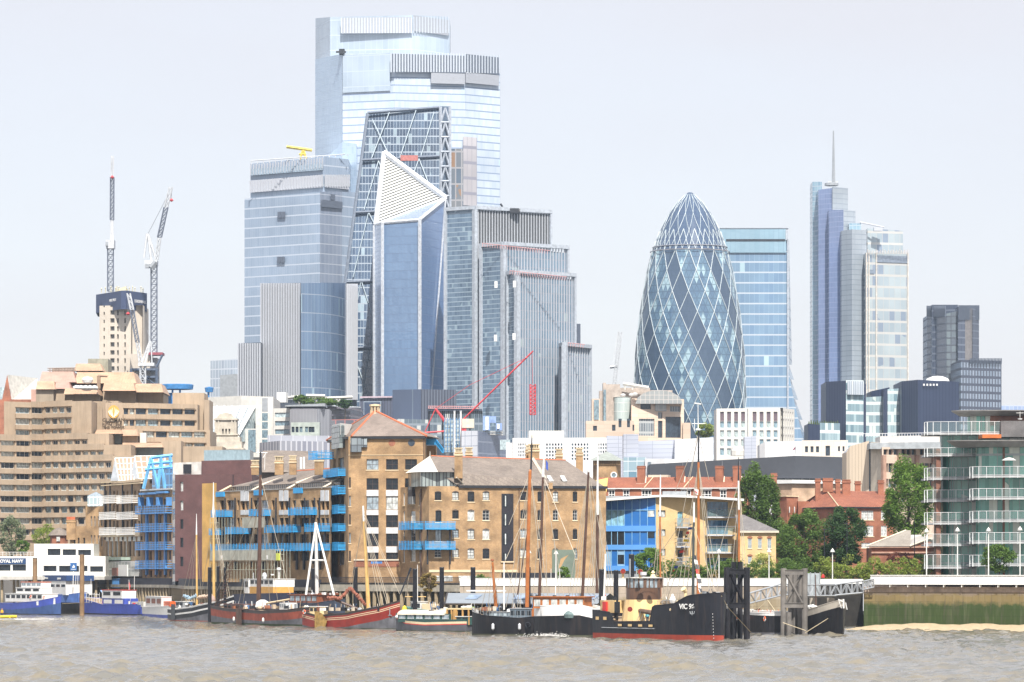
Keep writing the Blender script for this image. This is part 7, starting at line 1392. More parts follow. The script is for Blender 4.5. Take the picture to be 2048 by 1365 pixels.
tag(b.build('mixed_shrubs', LF['mid'], loc=(XX(1470, 683), 683, GZ)), 'continuous low green shrubs behind the white parapet below the yellow flats', 'shrubs')
tree(1800, 695, 1105, 1134, 60, 'red', 'dark red shrub behind the pale hedge', n=2200, name='red_shrub', cat='shrub', ls=.3); tree(1840, 694, 1110, 1134, 46, 'br', 'green shrub right of the dark red shrub', n=1800, name='garden_bush', cat='bush')
for i, x in enumerate((1560, 1425, 1478)): tree(x, 682, 1147, 1166, 34, 'dry' if i % 2 else 'lime', ('low grasses by the parapet left of the grey dolphin', 'dry grasses by the parapet below the right balconies', 'low grasses by the parapet behind the black dolphin')[i], n=1300, name='ornamental_grass', cat='grass clump', ls=.28)
tree(640, 1268, 796, 812, 90, 'mid', 'row of trees on the roof garden below the finned tower', n=2600, ls=.8, base=GZ+50, name='roof_garden_tree'); tree(600, 1267, 790, 806, 30, 'mid', 'small tree at the left of the roof garden', n=900, ls=.7, base=GZ+50, name='roof_garden_tree'); tree(690, 1267, 800, 816, 36, 'dark', 'dark shrubs at the right of the roof garden', n=900, ls=.7, base=GZ+50, name='roof_garden_shrub', cat='shrub')
# lamps
LMP = plain('lamp_white', (.72,.72,.68), .5)
def lamp(x, D, y0, y1, label, base=None):
    z0 = ZZ(y1, D) if base is None else base; zt = ZZ(y0, D); X = XX(x, D); t = thing('lamp_post', label, 'lamp post', (X, D, z0), 'lamp posts along the embankment')
    b = MB(); b.tube((X,D,z0), (X,D,zt-.5), .11, .07, 8); b.build('post', LMP, t); b = MB(); b.lathe((X,D,zt-.5), [(.08,0),(.3,.08),(.34,.2),(.12,.42),(.03,.6)], 10); b.lathe((X,D,zt-.56), [(.45,0),(.46,.05),(.2,.16)], 10); b.build('lantern', LMP, t)
for x, D, y0, y1, l in ((1058,676,1100,1164,'lamp post behind the orange mast, left of the painted panel'),(1112,676,1102,1164,'lamp post in front of the painted panel'),(1438,677,1099,1168,'lamp post below the right balconies of the yellow flats'),(1538,677,1098,1168,'lamp post in front of the variegated shrub'),(1665,677,1098,1168,'lamp post left of the pale hedge'),(1853,634,1058,1146,'lamp post at the left end of the curved flats'),(1915,632,1056,1145,'lamp post second from the left along the white balustrade'),(1977,630,1056,1145,'lamp post beside the bushy tree on the right'),(2040,628,1054,1145,'lamp post nearest the right edge')): lamp(x, D, y0, y1, l, GZ)
def dlamp(x, D, y0, l): X = XX(x, D); t = thing('street_lamp', l, 'street lamp', (X, D, GZ)); b = MB(); b.tube((X,D,GZ), (X,D,ZZ(y0,D)), .1, .06, 6); b.build('post', DARK, t); b = MB(); b.box(X-.5, D-.12, ZZ(y0,D), X+.5, D+.12, ZZ(y0,D)+.12); b.build('lamp_head', DARK, t)
dlamp(1829, 690, 1040, 'tall black street lamp in front of the low classical building'); dlamp(1694, 700, 1048, 'black street lamp in front of the dark round tree'); dlamp(1649, 705, 1060, 'black street lamp between the two broad trees')
# people on the embankment
def person(x, D, zb_, cl, leg, label, h=1.7, hair=(.03,.02,.015)):
    X = XX(x, D); t = thing('person', label, 'person', (X, D, zb_)); me = bpy.data.meshes.new('body')
    J = [(0,0,.52,.11),(0,0,.66,.12),(0,0,.80,.125),(0,0,.845,.05),(0,-.01,.93,.065),(.10,0,.80,.05),(.15,.02,.64,.038),(.16,-.05,.50,.03),(-.10,0,.80,.05),(-.15,.02,.64,.038),(-.16,-.05,.50,.03),(.055,0,.50,.07),(.06,-.02,.27,.05),(.065,.0,.03,.035),(-.055,0,.50,.07),(-.06,.02,.27,.05),(-.065,.03,.03,.035)]
    E = [(0,1),(1,2),(2,3),(3,4),(2,5),(5,6),(6,7),(2,8),(8,9),(9,10),(0,11),(11,12),(12,13),(0,14),(14,15),(15,16)]
    me.from_pydata([(a*h, b_*h, c*h) for a, b_, c, r in J], E, []); o = bpy.data.objects.new('body', me); COL.objects.link(o); o.modifiers.new('s', 'SKIN'); 
    for i, j in enumerate(J): v = me.skin_vertices[0].data[i]; v.radius = (j[3]*h, j[3]*h*.8); v.use_root = (i == 0)
    o.modifiers.new('u', 'SUBSURF').levels = 1; dg = bpy.context.evaluated_depsgraph_get(); m2 = bpy.data.meshes.new_from_object(o.evaluated_get(dg)); bpy.data.objects.remove(o)
    o = bpy.data.objects.new('body', m2); COL.objects.link(o); o.parent = t; m2.materials.clear()
    for m_ in (plain('cloth'+str(cl), cl, .8), plain('cloth'+str(leg), leg, .8), plain('skin', (.45,.27,.19), .6)): m2.materials.append(m_)
    for p in m2.polygons: z = p.center.z/h; p.material_index = 2 if z > .86 else (0 if z > .5 else 1)
    b = MB(); b.lathe((X, D+.01, zb_+.93*h), [(.115*.95,-.01),(.125,.06),(.08,.12),(0,.14)], 8); b.build('hair', plain('hair'+str(hair), hair, .7), t); return t
person(1646, 680, GZ, (.6,.03,.03), (.03,.03,.05), 'person in a red jacket standing at the parapet near the gangway')
person(1755, 640, GZ, (.55,.4,.38), (.2,.15,.12), 'person in pale pink leaning at the left end of the balustrade')
person(1295, 541, 2.2, (.12,.5,.6), (.05,.06,.1), 'person in a turquoise shirt on the deck of the black steamer')
# ---------------- boats ----------------
HULLB = plain('tarred_hull', (.012,.012,.015), .45, var=.5, vs=.5, streak=.3, spec=.35); ANTI = plain('antifouling', (.36,.05,.025), .6, var=.25, streak=.2); ROPE = plain('rope', (.5,.42,.28), .9); WIRE = plain('rigging_wire', (.34,.29,.22), .7); GOLDP = plain('gold_stripe', (.72,.55,.25), .5); DECK = plain('deck_planks', (.34,.25,.16), .8, var=.3); TAR = plain('weed_waterline', (.06,.065,.04), .8, var=.5)
LBUOY = [ORANGE, WHITE]
def hull(root, F, beam, sheer, rows, bow='r', w0=.75, fine=2.2, zk=-.6, n=26, bul=.5, flare=.35, name='hull', rake=.0, t0=.35, deck=None):
    """rows: boundaries from the keel up, ('w', z) above water or ('s', dz) below the gunwale, each with the material above it"""
    L = F.L; mats = []; b = MB()
    def pl(t):
        a = w0+(1-w0)*math.sin(min(1, t/t0)*math.pi/2); c = 1 if t < .55 else max(0, 1-((t-.55)/.45)**fine); return a*c
    def P(t, z, s, hf):
        k = pl(t); f = 1-flare*(max(0, (t-.6)/.4)+.25)*(1-hf)**1.5; uu = t+rake*(max(0,(t-.75)/.25))*(hf-1)
        u = uu*L if bow == 'r' else (1-uu)*L; return F.P(u, z, s*beam/2*k*max(.05, f))
    for side in (1, -1):
        for i in range(n):
            ta, tb = i/n, (i+1)/n
            for j, (kd, v, mt) in enumerate(rows):
                if mt not in mats: mats.append(mt)
                m = mats.index(mt)
                def zz(t, j_):
                    if j_ < 0: return zk
                    k2, v2, _ = rows[j_]; s_ = sheer(t); return min(v2, s_) if k2 == 'w' else s_-v2
                def q(t, j_): z = zz(t, j_); return P(t, z, side, (z-zk)/(sheer(t)-zk))
                z0a, z1a, z0b, z1b = zz(ta, j-1), zz(ta, j), zz(tb, j-1), zz(tb, j)
                if z1a-z0a < 1e-3 and z1b-z0b < 1e-3: continue
                b.poly([q(ta, j-1), q(tb, j-1), q(tb, j), q(ta, j)], m)
    # transom
    pr = -1
    for j, (kd, v, mt) in enumerate(rows):
        def zz0(j_): 
            if j_ < 0: return zk
            k2, v2, _ = rows[j_]; return min(v2, sheer(0)) if k2 == 'w' else sheer(0)-v2
        za, zb_ = zz0(j-1), zz0(j)
        if zb_-za > 1e-3: hf = lambda z: (z-zk)/(sheer(0)-zk); b.poly([P(0,za,1,hf(za)), P(0,za,-1,hf(za)), P(0,zb_,-1,hf(zb_)), P(0,zb_,1,hf(zb_))], mats.index(mt))
    b.build(name, mats, root, smooth=False); d = MB()
    for i in range(n): ta, tb = i/n, (i+1)/n; d.poly([P(ta, sheer(ta)-bul, .97, 1), P(tb, sheer(tb)-bul, .97, 1), P(tb, sheer(tb)-bul, -.97, 1), P(ta, sheer(ta)-bul, -.97, 1)])
    d.build('deck', deck or DECK, root); r = MB()
    for side in (1, -1):
        for i in range(n): ta, tb = i/n, (i+1)/n; r.tube(P(ta, sheer(ta), side, 1), P(tb, sheer(tb), side, 1), .05, n=4)
    r.build('gunwale', rows[-1][2], root)
    return P
def boat(name, label, cat, F, group='boats moored along the tidal moorings'): p = F.P(F.L/2, 0); return thing(name, label, cat, p, group)
def cab(root, F, x0, x1, y0, y1, o0, o1, mat, roof=None, win=None, name='cabin', ov=.1, wm=GD, fr=None, wy=None, thick=.1):
    b = MB(); u0, u1 = F.u(x0), F.u(x1); xm = (x0+x1)/2; z0, z1 = F.z(xm, y1), F.z(xm, y0); F.ub(b, u0, z0, u1, z1, o0, o1); o = b.build(name, mat, root)
    if roof: b = MB(); F.ub(b, u0-ov, z1, u1+ov, z1+thick, o0-ov, o1+ov); b.build('roof', roof, o)
    if win:
        za, zb_ = (F.z(xm, wy[1]), F.z(xm, wy[0])) if wy else (z0+(z1-z0)*.45, z0+(z1-z0)*.85)
        for i in range(win):
            a = u0+(u1-u0)*(i+.14)/win; c = u0+(u1-u0)*(i+.86)/win; b = MB(); F.ub(b, a, za, c, zb_, o1+.002, o1+.03); p_ = b.build('window', wm, o)
            if fr: b = MB(); F.ub(b, a-.05, za-.05, c+.05, za, o1+.002, o1+.05); F.ub(b, a-.05, zb_, c+.05, zb_+.05, o1+.002, o1+.05); b.build('frame', fr, p_)
    return o
def mast(root, pts, mats, name='mast'):
    """pts: (x, y, D, radius) from the foot up; one material per length"""
    o = None
    for i, (p, q) in enumerate(zip(pts[:-1], pts[1:])):
        b = MB(); b.tube(W(*p[:3]), W(*q[:3]), p[3], q[3], 8); o2 = b.build(name if o is None else 'topmast', mats[min(i, len(mats)-1)], o or root); o = o or o2
    return o
def rig(root, lines, r=.04, mat=None, name='rigging'):
    b = MB()
    for p, q in lines: b.tube(W(*p), W(*q), r, n=3, cap=False)
    b.build(name, mat or WIRE, root)
def ratlines(root, x, yt, D, xs, yb):
    L = [((x, yt, D), (a, yb, D)) for a in xs]; rig(root, L, .03)
def lifering(root, p, n=Vector((0,-1,0))): b = MB(); b.torus(p, n, .3, .085, 16, 6, m=[0,1]); b.build('lifebuoy', LBUOY, root)
def clutter(root, F, x0, x1, y, o, n, mats, seed, h=.7):
    rnd = random.Random(seed)
    for i in range(int(n*1.5)):
        x = rnd.uniform(x0, x1); b = MB(); c = F.at(x, y, rnd.uniform(-o, o)); s = rnd.uniform(.25, .7); k = rnd.random()
        if k < .4: b.obox(c, F.t*s*1.4, F.n*s*.8, (0,0,h*rnd.uniform(.4,1)))
        elif k < .7: b.lathe(c, [(s*.6,0),(s*.7,.2*h),(s*.45,.6*h),(.02,.75*h)], 8)
        else: b.tube(c, c+F.t*rnd.uniform(-.6,.6)+Vector((0,0,h*1.6)), .05, n=5)
        b.build(rnd.choice(('deck_gear','hatch_cover','ventilator')) if k < .7 else 'stanchion', rnd.choice(mats), root)
MIX = [WHITE, OLDWOOD, plain('tarpaulin_blue', (.06,.16,.35), .7), plain('rust', (.25,.09,.04), .8), GREYM, DARK, STONE, plain('buff_canvas', (.55,.44,.32), .8)]
RS = lambda *a: (lambda t: np.interp(t, [x[0] for x in a], [x[1] for x in a]))
# --- black steamer in front
F = Fa(1216, 552, 1447, 527); t = boat('steam_lighter', 'big black coastal steamer with red waterline, cream funnel casing and brown wheelhouse', 'ship', F); HB = plain('black_hull_paint', (.014,.015,.021), .45, var=.4, vs=.4, streak=.3, spec=.35)
sh = RS((0,3.9),(.15,3.7),(.2,3.6),(.22,2.35),(.55,2.5),(.57,4.6),(.75,4.9),(.85,6.0),(1,6.4))
P = hull(t, F, 6.4, sh, [('w',.1,ANTI),('w',.75,ANTI),('s',1.6,HB),('s',0,HB)], w0=.8, fine=4.8, n=44, bul=.9, flare=.25, zk=-.7)
b = MB()
for i in range(22): ta, tb = .1+i*.022, .1+(i+1)*.022; b.tube(P(ta, 1.5, 1.02, .4), P(tb, 1.5, 1.02, .4), .06, n=4)
b.build('rubbing_strake', GREYM, t)
CASE = plain('casing_buff', (.74,.52,.24), .45, var=.1, streak=.15); BRN = plain('wheelhouse_brown', (.12,.065,.04), .45, var=.15)
q0, q1 = F.P(F.u(1258), 0), F.P(F.u(1312), 0); cW = F.P(F.u(1287), 0, 0)
b = MB(); b.lathe((cW.x, cW.y, 0), [(3.0, 2.4), (2.55, ZZ(1200,540))], 18); b.build('casing', CASE, t); b = MB(); b.lathe((cW.x, cW.y, 0), [(2.35, ZZ(1200,540)), (2.35, ZZ(1177,540)), (2.38, ZZ(1176,540))], 20); b.lathe((cW.x, cW.y, 0), [(2.36, ZZ(1176,540)), (0, ZZ(1176,540))], 20)
b.lathe((cW.x, cW.y, 0), [(2.36, ZZ(1200,540)), (0, ZZ(1200,540)-.01)], 20); o = b.build('wheelhouse', BRN, t); b = MB(); b.lathe((cW.x, cW.y, 0), [(2.3, ZZ(1176,540)), (2.3, ZZ(1157,540))], 20); b.build('window_band', GB, o); b = MB()
for i in range(20): a = i*math.pi/10; b.obox((cW.x+2.31*math.cos(a)-.09, cW.y+2.31*math.sin(a)-.05, ZZ(1176,540)), (.18+.25*(i % 3 == 0),0,0), (0,.1,0), (0,0,19*540/FPX))
b.build('window_posts', BRN, o); b = MB(); b.lathe((cW.x, cW.y, 0), [(2.6, ZZ(1157,540)), (2.6, ZZ(1155.5,540)), (.1, ZZ(1154,540))], 20); b.build('roof', OFFW, o)
b = MB(); c = P(.33, 3.6, 0, 1); c = W(1260, 1219, 534.5); b.lathe(c, [(0,0)], 3) if 0 else b.poly([c+Vector((.34*math.cos(a), 0, .34*math.sin(a))) for a in np.linspace(0, 6.1, 14)]); b.build('red_porthole', plain('deep_red', (.22,.015,.01), .5), t)
for x, y in ((1246, 1143), (1280.5, 1144)):
    b = MB(); c = W(x, y, 540); b.tube(W(x, 1156, 540.5), c+Vector((0,.5,-.3)), .17, n=8); b.build('ventilator', CASE, t); b2 = MB(); b2.tube(c+Vector((0,.5,0)), c, .2, .37, 12); b2.build('ventilator_cowl', CASE, t); b2 = MB(); b2.poly([c+Vector((.35*math.cos(a), -.01, .35*math.sin(a))) for a in np.linspace(0, 6.1, 14)]); b2.build('cowl_mouth', plain('deep_red', ()), t)
b = MB(); b.tube(W(1260,1156,542), W(1260,1118,542), .1, n=6); b.tube(W(1273,1156,542), W(1273,1138,542), .08, n=6); b.build('exhaust_pipes', GREYM, t); b = MB(); b.lathe(W(1287,1155,539), [(.25,0),(.25,.15),(.45,.3),(.45,.7),(.3,.72)], 12); b.build('searchlight', LGREY, t); b = MB(); b.lathe(W(1306,1155,539), [(.45,0),(.3,.3),(.15,.5),(.3,.6),(.1,.9)], 9); b.build('binnacle', CREAM, t)
F2_ = Fa(1200, 550, 1233, 546); cab(t, F2_, 1203, 1232, 1201, 1226, -1.5, 0.2, CASE, None, name='deck_house'); FB(F2_, (1211, 1204, 1218, 1225, .21, .5), 'red_locker', REDP, t); FB(F2_, (1232, 1204, 1235, 1226, -.4, .25), 'door_post', DARK, t); FB(F2_, (1228, 1194, 1234, 1240, -.2, .0), 'ladder', DARK, t)
b = MB(); c = F2_.at(1210, 1197, .2); b.box(c.x-.33, c.y-.02, c.z-.25, c.x+.33, c.y, c.z+.25); b.build('plate', WHITE, t); text(t, 'C668', Fa(1204, 549.4, 1216, 549.4), 1209.8, 1197, .36, DARK, bold=.01, o=.45)
c = W(1208, 1183, 549); b = MB(); b.poly([c, c+Vector((.25,0,-.6)), c+Vector((.1,0,-1)), c+Vector((-.1,0,-.4))]); b.build('red_ensign', REDP, t)
TB(W(1208, 1196, 549), W(1211, 1108, 549), (.14, .1, 8,), 'white_mast', WHITE, t)
# freeing ports
for tt in (.04, .12): b = MB(); b.obox(P(tt, 2.55, 1.02, .8), P(tt+.035, 2.55, 1.02, .8)-P(tt, 2.55, 1.02, .8), (0,.1,0), (0,0,.42)); b.build('freeing_port', CASE, t)
for tt in (.27, .36, .45, .54): b = MB(); b.obox(P(tt, 1.75, 1.04, .6), P(tt+.035, 1.75, 1.04, .6)-P(tt, 1.75, 1.04, .6), (0,.1,0), (0,0,.3)); b.build('freeing_port', CASE, t)
b = MB(); b.tube(P(.56, 3.6, .9, 1), P(.36, 3.9, .5, 1), .35, .3, 8); b.build('furled_derrick_boom', plain('boom_brown', (.16,.10,.07), .7), t); b = MB()
for i in range(6): b.tube(P(.4+i*.03, 2.5, .8, 1), P(.42+i*.03, 3.9, .7, 1), .04, n=4)
b.build('stanchions', GREYM, t); b = MB(); [b.tube(P(.58+i*.04, 4.1, .8, 1), P(.58+i*.04, 5.2+i*.05, .8, 1), .03, n=4) for i in range(5)]; b.tube(P(.58, 5.2, .8, 1), P(.74, 5.4, .8, 1), .03, n=4); b.build('guardrail', GREYM, t)
b = MB(); c = W(1371, 1206, 534); b.tube(c, c+Vector((0,0,1.5)), .22, .24, 8); b.tube(c+Vector((0,0,1.5)), c+Vector((-.3,-.3,1.9)), .3, .38, 10); b.build('cowl_ventilator', CREAM, t); b = MB(); b.lathe(W(1345, 1206, 535), [(.4,0),(.5,.3),(.2,.9),(.1,1.2)], 8); b.build('ventilator', WHITE, t)
mast(t, [(1386,1206,533,.2),(1387,1060,533,.16),(1388,1045,533,.14),(1388,1005,533,.1)], [plain('mast_green', (.05,.06,.06), .5), plain('mast_green', ()), WHITE]); b = MB(); c = P(.84, 5.3, 0, 1)
b.tube(c+F.n*-1.1, c+F.n*1.1+Vector((0,0,0)), .35, n=10); b.torus(c+F.n*.9+Vector((0,0,.3)), F.n, .55, .09, 14, 5); b.torus(c+F.n*-.2+Vector((0,0,.3)), F.n, .6, .09, 14, 5); b.build('windlass', plain('windlass_grey', (.12,.12,.12), .6), t)
clutter(t, Fa(1400, 530.5, 1433, 528), 1402, 1430, 1190, .6, 10, [GREYM, OLDWOOD, DARK, WHITE], 5, .5); clutter(t, F, 1326, 1380, 1208, .8, 12, [GREYM, OLDWOOD, CREAM, WHITE], 9, .6)
def hulltext(s, x, y, D0, x1, D1, size): Ft = Fa(x-30, D0, x1, D1); return text(t, s, Ft, x, y, size, WHITE, name='name_lettering', bold=.02, o=.0)
ptA, ptB = P(.80, 4.4, 1, .8), P(.97, 4.4, 1, .8)
def surftext(s, ta, tb, z, side, size, name='name_lettering'):
    A_, B_ = P(ta, z, side, (z+.7)/6.8), P(tb, z, side, (z+.7)/6.8); FF = Fa.__new__(Fa); FF.A = Vector((A_.x, A_.y, 0)); d = Vector((B_.x-A_.x, B_.y-A_.y, 0)); FF.L = d.length; FF.t = d/FF.L; FF.n = Vector((FF.t.y, -FF.t.x, 0)); FF.ang = math.atan2(FF.t.y, FF.t.x)
    cu = bpy.data.curves.new(name, 'FONT'); cu.body = s; cu.size = size; cu.align_x = 'CENTER'; cu.align_y = 'CENTER'; cu.extrude = .02; cu.offset = .022; ob = bpy.data.objects.new(name, cu); COL.objects.link(ob); dg = bpy.context.evaluated_depsgraph_get(); me = bpy.data.meshes.new_from_object(ob.evaluated_get(dg)); bpy.data.objects.remove(ob)
    ob = bpy.data.objects.new(name, me); COL.objects.link(ob); me.materials.clear(); me.materials.append(WHITE); ob.parent = t; M_ = P((ta+tb)/2, z, side, (z+.7)/6.8); ob.location = FF.P(FF.L/2, z, (M_-(A_+B_)/2).dot(FF.n)+.12)-t.location; ob.rotation_euler = (R(88), 0, FF.ang)
surftext('VIC 96', .76, .92, 4.5, 1, .95); surftext('VIC 96', .985, .90, 4.5, -1, .8)
b = MB(); c = (P(.85, 3.5, 1.03, .6)+P(.9, 3.5, 1.03, .6))/2+F.n*.15
for s in (-1, 1): b.tube(c, c+F.t*(.45*s)+Vector((0,0,.12)), .07, n=5); b.tube(c+F.t*(.45*s)+Vector((0,0,.12)), c+F.t*(.55*s)+Vector((0,0,.42)), .06, n=5)
b.tube(c+Vector((0,0,-.1)), c+Vector((0,0,.45)), .09, n=5); b.build('anchor', GREYM, t); b = MB(); b.torus(P(.72, 4.1, 1.02, .7), F.n, .13, .05, 10, 5); b.build('fairlead', STC, t)
b = MB(); 
for i in range(9): z = .3+i*.4; p = P(.965, z, 1.06, (z+.7)/6.8); b.obox(p+F.n*.06, F.t*.12, F.n*.02, (0,0,.14))
b.build('draft_marks', WHITE, t); mats_fl = [WHITE, REDP, plain('flag_yellow', (.8,.6,.05), .7), plain('flag_blue', (.03,.08,.4), .7), DARK]
pa, pb = W(1380,1046,533), W(1344,1146,541)
for i in range(13):
    p = pa.lerp(pb, (i+.2)/13); q = pa.lerp(pb, (i+.85)/13); b = MB(); sx = Vector((.55+.2*math.sin(i*2.), .05, .12*math.cos(i))); b.poly([p, q, q+sx, p+sx*.9] if i % 3 else [p, q, (p+q)/2+sx]); b.build('signal_flag', mats_fl[(i*3) % 5], t)
pa, pb = W(1387,1110,533), W(1400,1196,530)
for i in range(9): p = pa.lerp(pb, i/9); q = pa.lerp(pb, (i+.9)/9); b = MB(); sx = Vector((.35+.1*(i % 3), .05, -.1)); b.poly([p, q, q+sx, p+sx]); b.build('signal_flag', [DARK, WHITE, DARK, REDP, WHITE][i % 5], t)
rig(t, [((1387,1050,533),(1433,1190,528.5)),((1387,1050,533),(1330,1210,538)),((1388,1010,533),(1287,1155,540)),((1387,1050,533),(1372,1205,536)),((1387,1050,533),(1402,1200,531)),((1344,1150,541),(1320,1200,540))])
# --- right black barge behind steamer
def bargeset():
    F = Fa(944, 576, 1096, 572); t = boat('dutch_barge', 'black hulled barge with white bow bulwark, grey deckhouse and orange spar', 'barge', F); sh = RS((0,2.9),(.3,2.5),(.8,2.9),(1,3.7))
    P = hull(t, F, 5, sh, [('w',.25,TAR),('s',.9,HULLB),('s',0,HULLB)], bow='l', w0=.8, fine=2.6, bul=.3); b = MB(); 
    for i in range(8): ta, tb = .86+i*.0175, .86+(i+1)*.0175; b.poly([P(ta, sh(ta)-.02-(ta-.86)*2, 1.03, 1), P(tb, sh(tb)-.02-(tb-.86)*2, 1.03, 1), P(tb, sh(tb)+.45, 1.05, 1), P(ta, sh(ta)+.45, 1.05, 1)])
    b.build('white_bulwark', WHITE, t); cab(t, F, 972, 1030, 1225, 1238, -1.2, 1.0, plain('blue_grey_paint', (.13,.17,.21), .5), GREYM, 6, wm=GB); cab(t, F, 1026, 1069, 1218, 1241, -1.3, 1.3, plain('blue_grey_paint', ()), GREYM, 4, wm=GD); cab(t, F, 1067, 1082, 1217, 1240, -1, 1.2, WOODO, None, name='companionway')
    mast(t, [(992,1217,575,.28),(985,1125,575,.16)], [WOODO], 'orange_spar'); b = MB(); b.lathe(W(984.5,1124,575), [(.05,0),(.28,.15),(.2,.4)], 8); b.build('spar_cap', plain('rust', ()), t); mast(t, [(1008,1220,573,.13),(1008,1125,573,.09)], [WHITE], 'white_mast')
    rig(t, [((1008,1127,573),(975,1225,573)),((1008,1127,573),(1045,1222,573)),((985,1126,575),(960,1228,574)),((985,1126,575),(975,1228,574)),((1008,1127,573),(1052,1030,590)),((985,1130,575),(1000,1225,574))]); clutter(t, F, 950, 1000, 1222, 1.2, 12, MIX, 3); b = MB()
    for i in range(16): x = 962+i*7; p = P(1-(F.u(x)/F.L), sh(1-F.u(x)/F.L), .95, 1); b.tube(p, p+Vector((0,0,1)), .025, n=4)
    b.build('guardrail_posts', GREYM, t)
    for x in (999, 1052): b = MB(); c = F.at(x, 1252, 2.7); b.lathe(c+Vector((0,0,-.6)), [(.05,0),(.22,.2),(.22,.8),(.05,1)], 8); b.build('fender', LGREY, t)
    b = MB(); b.torus(F.at(1069, 1250, 2.75), F.n, .35, .1, 14, 6); b.build('tyre_fender', DARK, t)
    F = Fa(1068, 566, 1196, 562); t = boat('wheelhouse_barge', 'black barge with long white bulwark and varnished glazed wheelhouse', 'barge', F); sh = RS((0,4.1),(.2,4.5),(1,4.3))
    P = hull(t, F, 4.6, sh, [('w',.25,TAR),('s',1.45,HULLB),('s',0,plain('gleaming_white', (.85,.85,.84), .35, var=.04))], bow='l', w0=.85, fine=2.2, bul=.2)
    cab(t, F, 1090, 1175, 1216, 1234, -1.4, 1.5, plain('cabin_charcoal', (.03,.03,.035), .5), None); o = cab(t, F, 1074, 1176, 1195, 1217, -1.4, 1.4, WOODO, WOODO, 6, 'wheelhouse', ov=.3, wm=GC, wy=(1199,1213), thick=.15); FB(F, (1076, 1193.5, 1174, 1195, -1.3, 1.3), 'roof_top', GREYM, o)
    lifering(t, F.at(1103, 1226, 1.6), F.n); b = MB(); c = F.at(1150, 1229, 1.7); b.lathe(c+Vector((0,0,-.5)), [(.9,0),(1,.5),(.6,1),(.1,1.1)], 10); b.build('covered_dinghy', plain('dinghy_green', (.14,.2,.2), .7), t); FB(F, (1112, 1227, 1121, 1233, 1.5, 1.9), 'blue_crate', BLU2, t)
    for x in (1062, 1074, 1109, 1135): FB(F, (x-2, 1191, x+2, 1195, -.3, .3), 'deck_light', DARK, t)
    mast(t, [(1111,1195,565,.08),(1112,1105,565,.05)], [WHITE], 'signal_mast'); b = MB(); b.tube(W(1102,1161,565), W(1119,1161,565), .06, n=5); b.tube(W(1102,1161,565), W(1102,1138,565), .04, n=4); b.tube(W(1119,1161,565), W(1119,1138,565), .04, n=4); b.build('aerial_frame', WHITE, t)
bargeset()
# spray and foam
def foam(name, label, x, D, w_, h, n, sd):
    rnd = random.Random(sd); b = MB()
    for i in range(n): c = Vector((XX(x, D)+rnd.gauss(0, w_/2), D+rnd.uniform(-.8, .5), abs(rnd.gauss(0, h)))); s = rnd.uniform(.02, .07); b.poly([c+Vector((-s,0,-s*.6)), c+Vector((s,.02,-s*.3)), c+Vector((s*.7,0,s*.7)), c+Vector((-s*.6,0,s*.5))])
    tag(b.build(name, plain('foam_white', (.85,.85,.83), .6), loc=(XX(x, D), D, 0)), label, None, kind='stuff')
foam('wave_spray', 'white spray against the black hull of the wheelhouse barge', 1125, 562.2, 4.2, .22, 1500, 1); foam('boat_wake', 'white wake at the left edge by the yellow boat', 30, 760, 9, .1, 2000, 2)
# --- green houseboat
F = Fa(792, 616, 944, 606); t = boat('houseboat', 'long low green and cream houseboat with rounded canvas roof', 'houseboat', F); sh = RS((0,1.9),(.5,1.7),(.8,1.9),(1,2.7)); GRN = plain('houseboat_green', (.035,.09,.08), .5)
P = hull(t, F, 4.2, sh, [('w',.2,TAR),('s',.75,plain('hull_slate', (.10,.10,.115), .5, streak=.3)),('s',.62,REDP),('s',.28,STC),('s',0,GRN)], bow='l', w0=.7, fine=1.9, bul=.1)
cab(t, F, 808, 912, 1228, 1245, -1.4, 1.4, GRN, None, 6, wm=GB, fr=WHITE); b = MB(); nn = 8; u0, u1 = F.u(808), F.u(902)
for i in range(nn): a, c = math.pi*i/nn, math.pi*(i+1)/nn; pa = lambda u, q: F.P(u, F.z(860, 1230)+.75*math.sin(q), 1.6*math.cos(q)); b.poly([pa(u0,a), pa(u1,a), pa(u1,c), pa(u0,c)])
b.poly([pa(u0, math.pi*i/nn) for i in range(nn+1)]); b.poly([pa(u1, math.pi*i/nn) for i in range(nn+1)]); b.build('canvas_roof', plain('cream_canvas', (.66,.58,.46), .8), t)
cab(t, F, 900, 950, 1217, 1219.5, -1.1, 1.1, CREAM, None, name='wheelhouse_roof'); b = MB()
for x in (903, 912, 922, 934, 946): F.px(b, x-1, 1219, x+1, 1250, .9, 1.1)
b.build('wheelhouse_posts', plain('honey_wood', (.52,.30,.10), .5), t); FB(F, (917, 1219, 923, 1252, 1.15, 1.25), 'wooden_door', plain('honey_wood', ()), t); cab(t, F, 922, 946, 1234, 1250, -.8, 1.2, GRN, WHITE, 2); clutter(t, F, 795, 812, 1236, .8, 7, MIX, 12, .6); clutter(t, F, 925, 944, 1216, .5, 4, [plain('lime_cover', (.4,.6,.08), .8), WHITE], 2, .4)
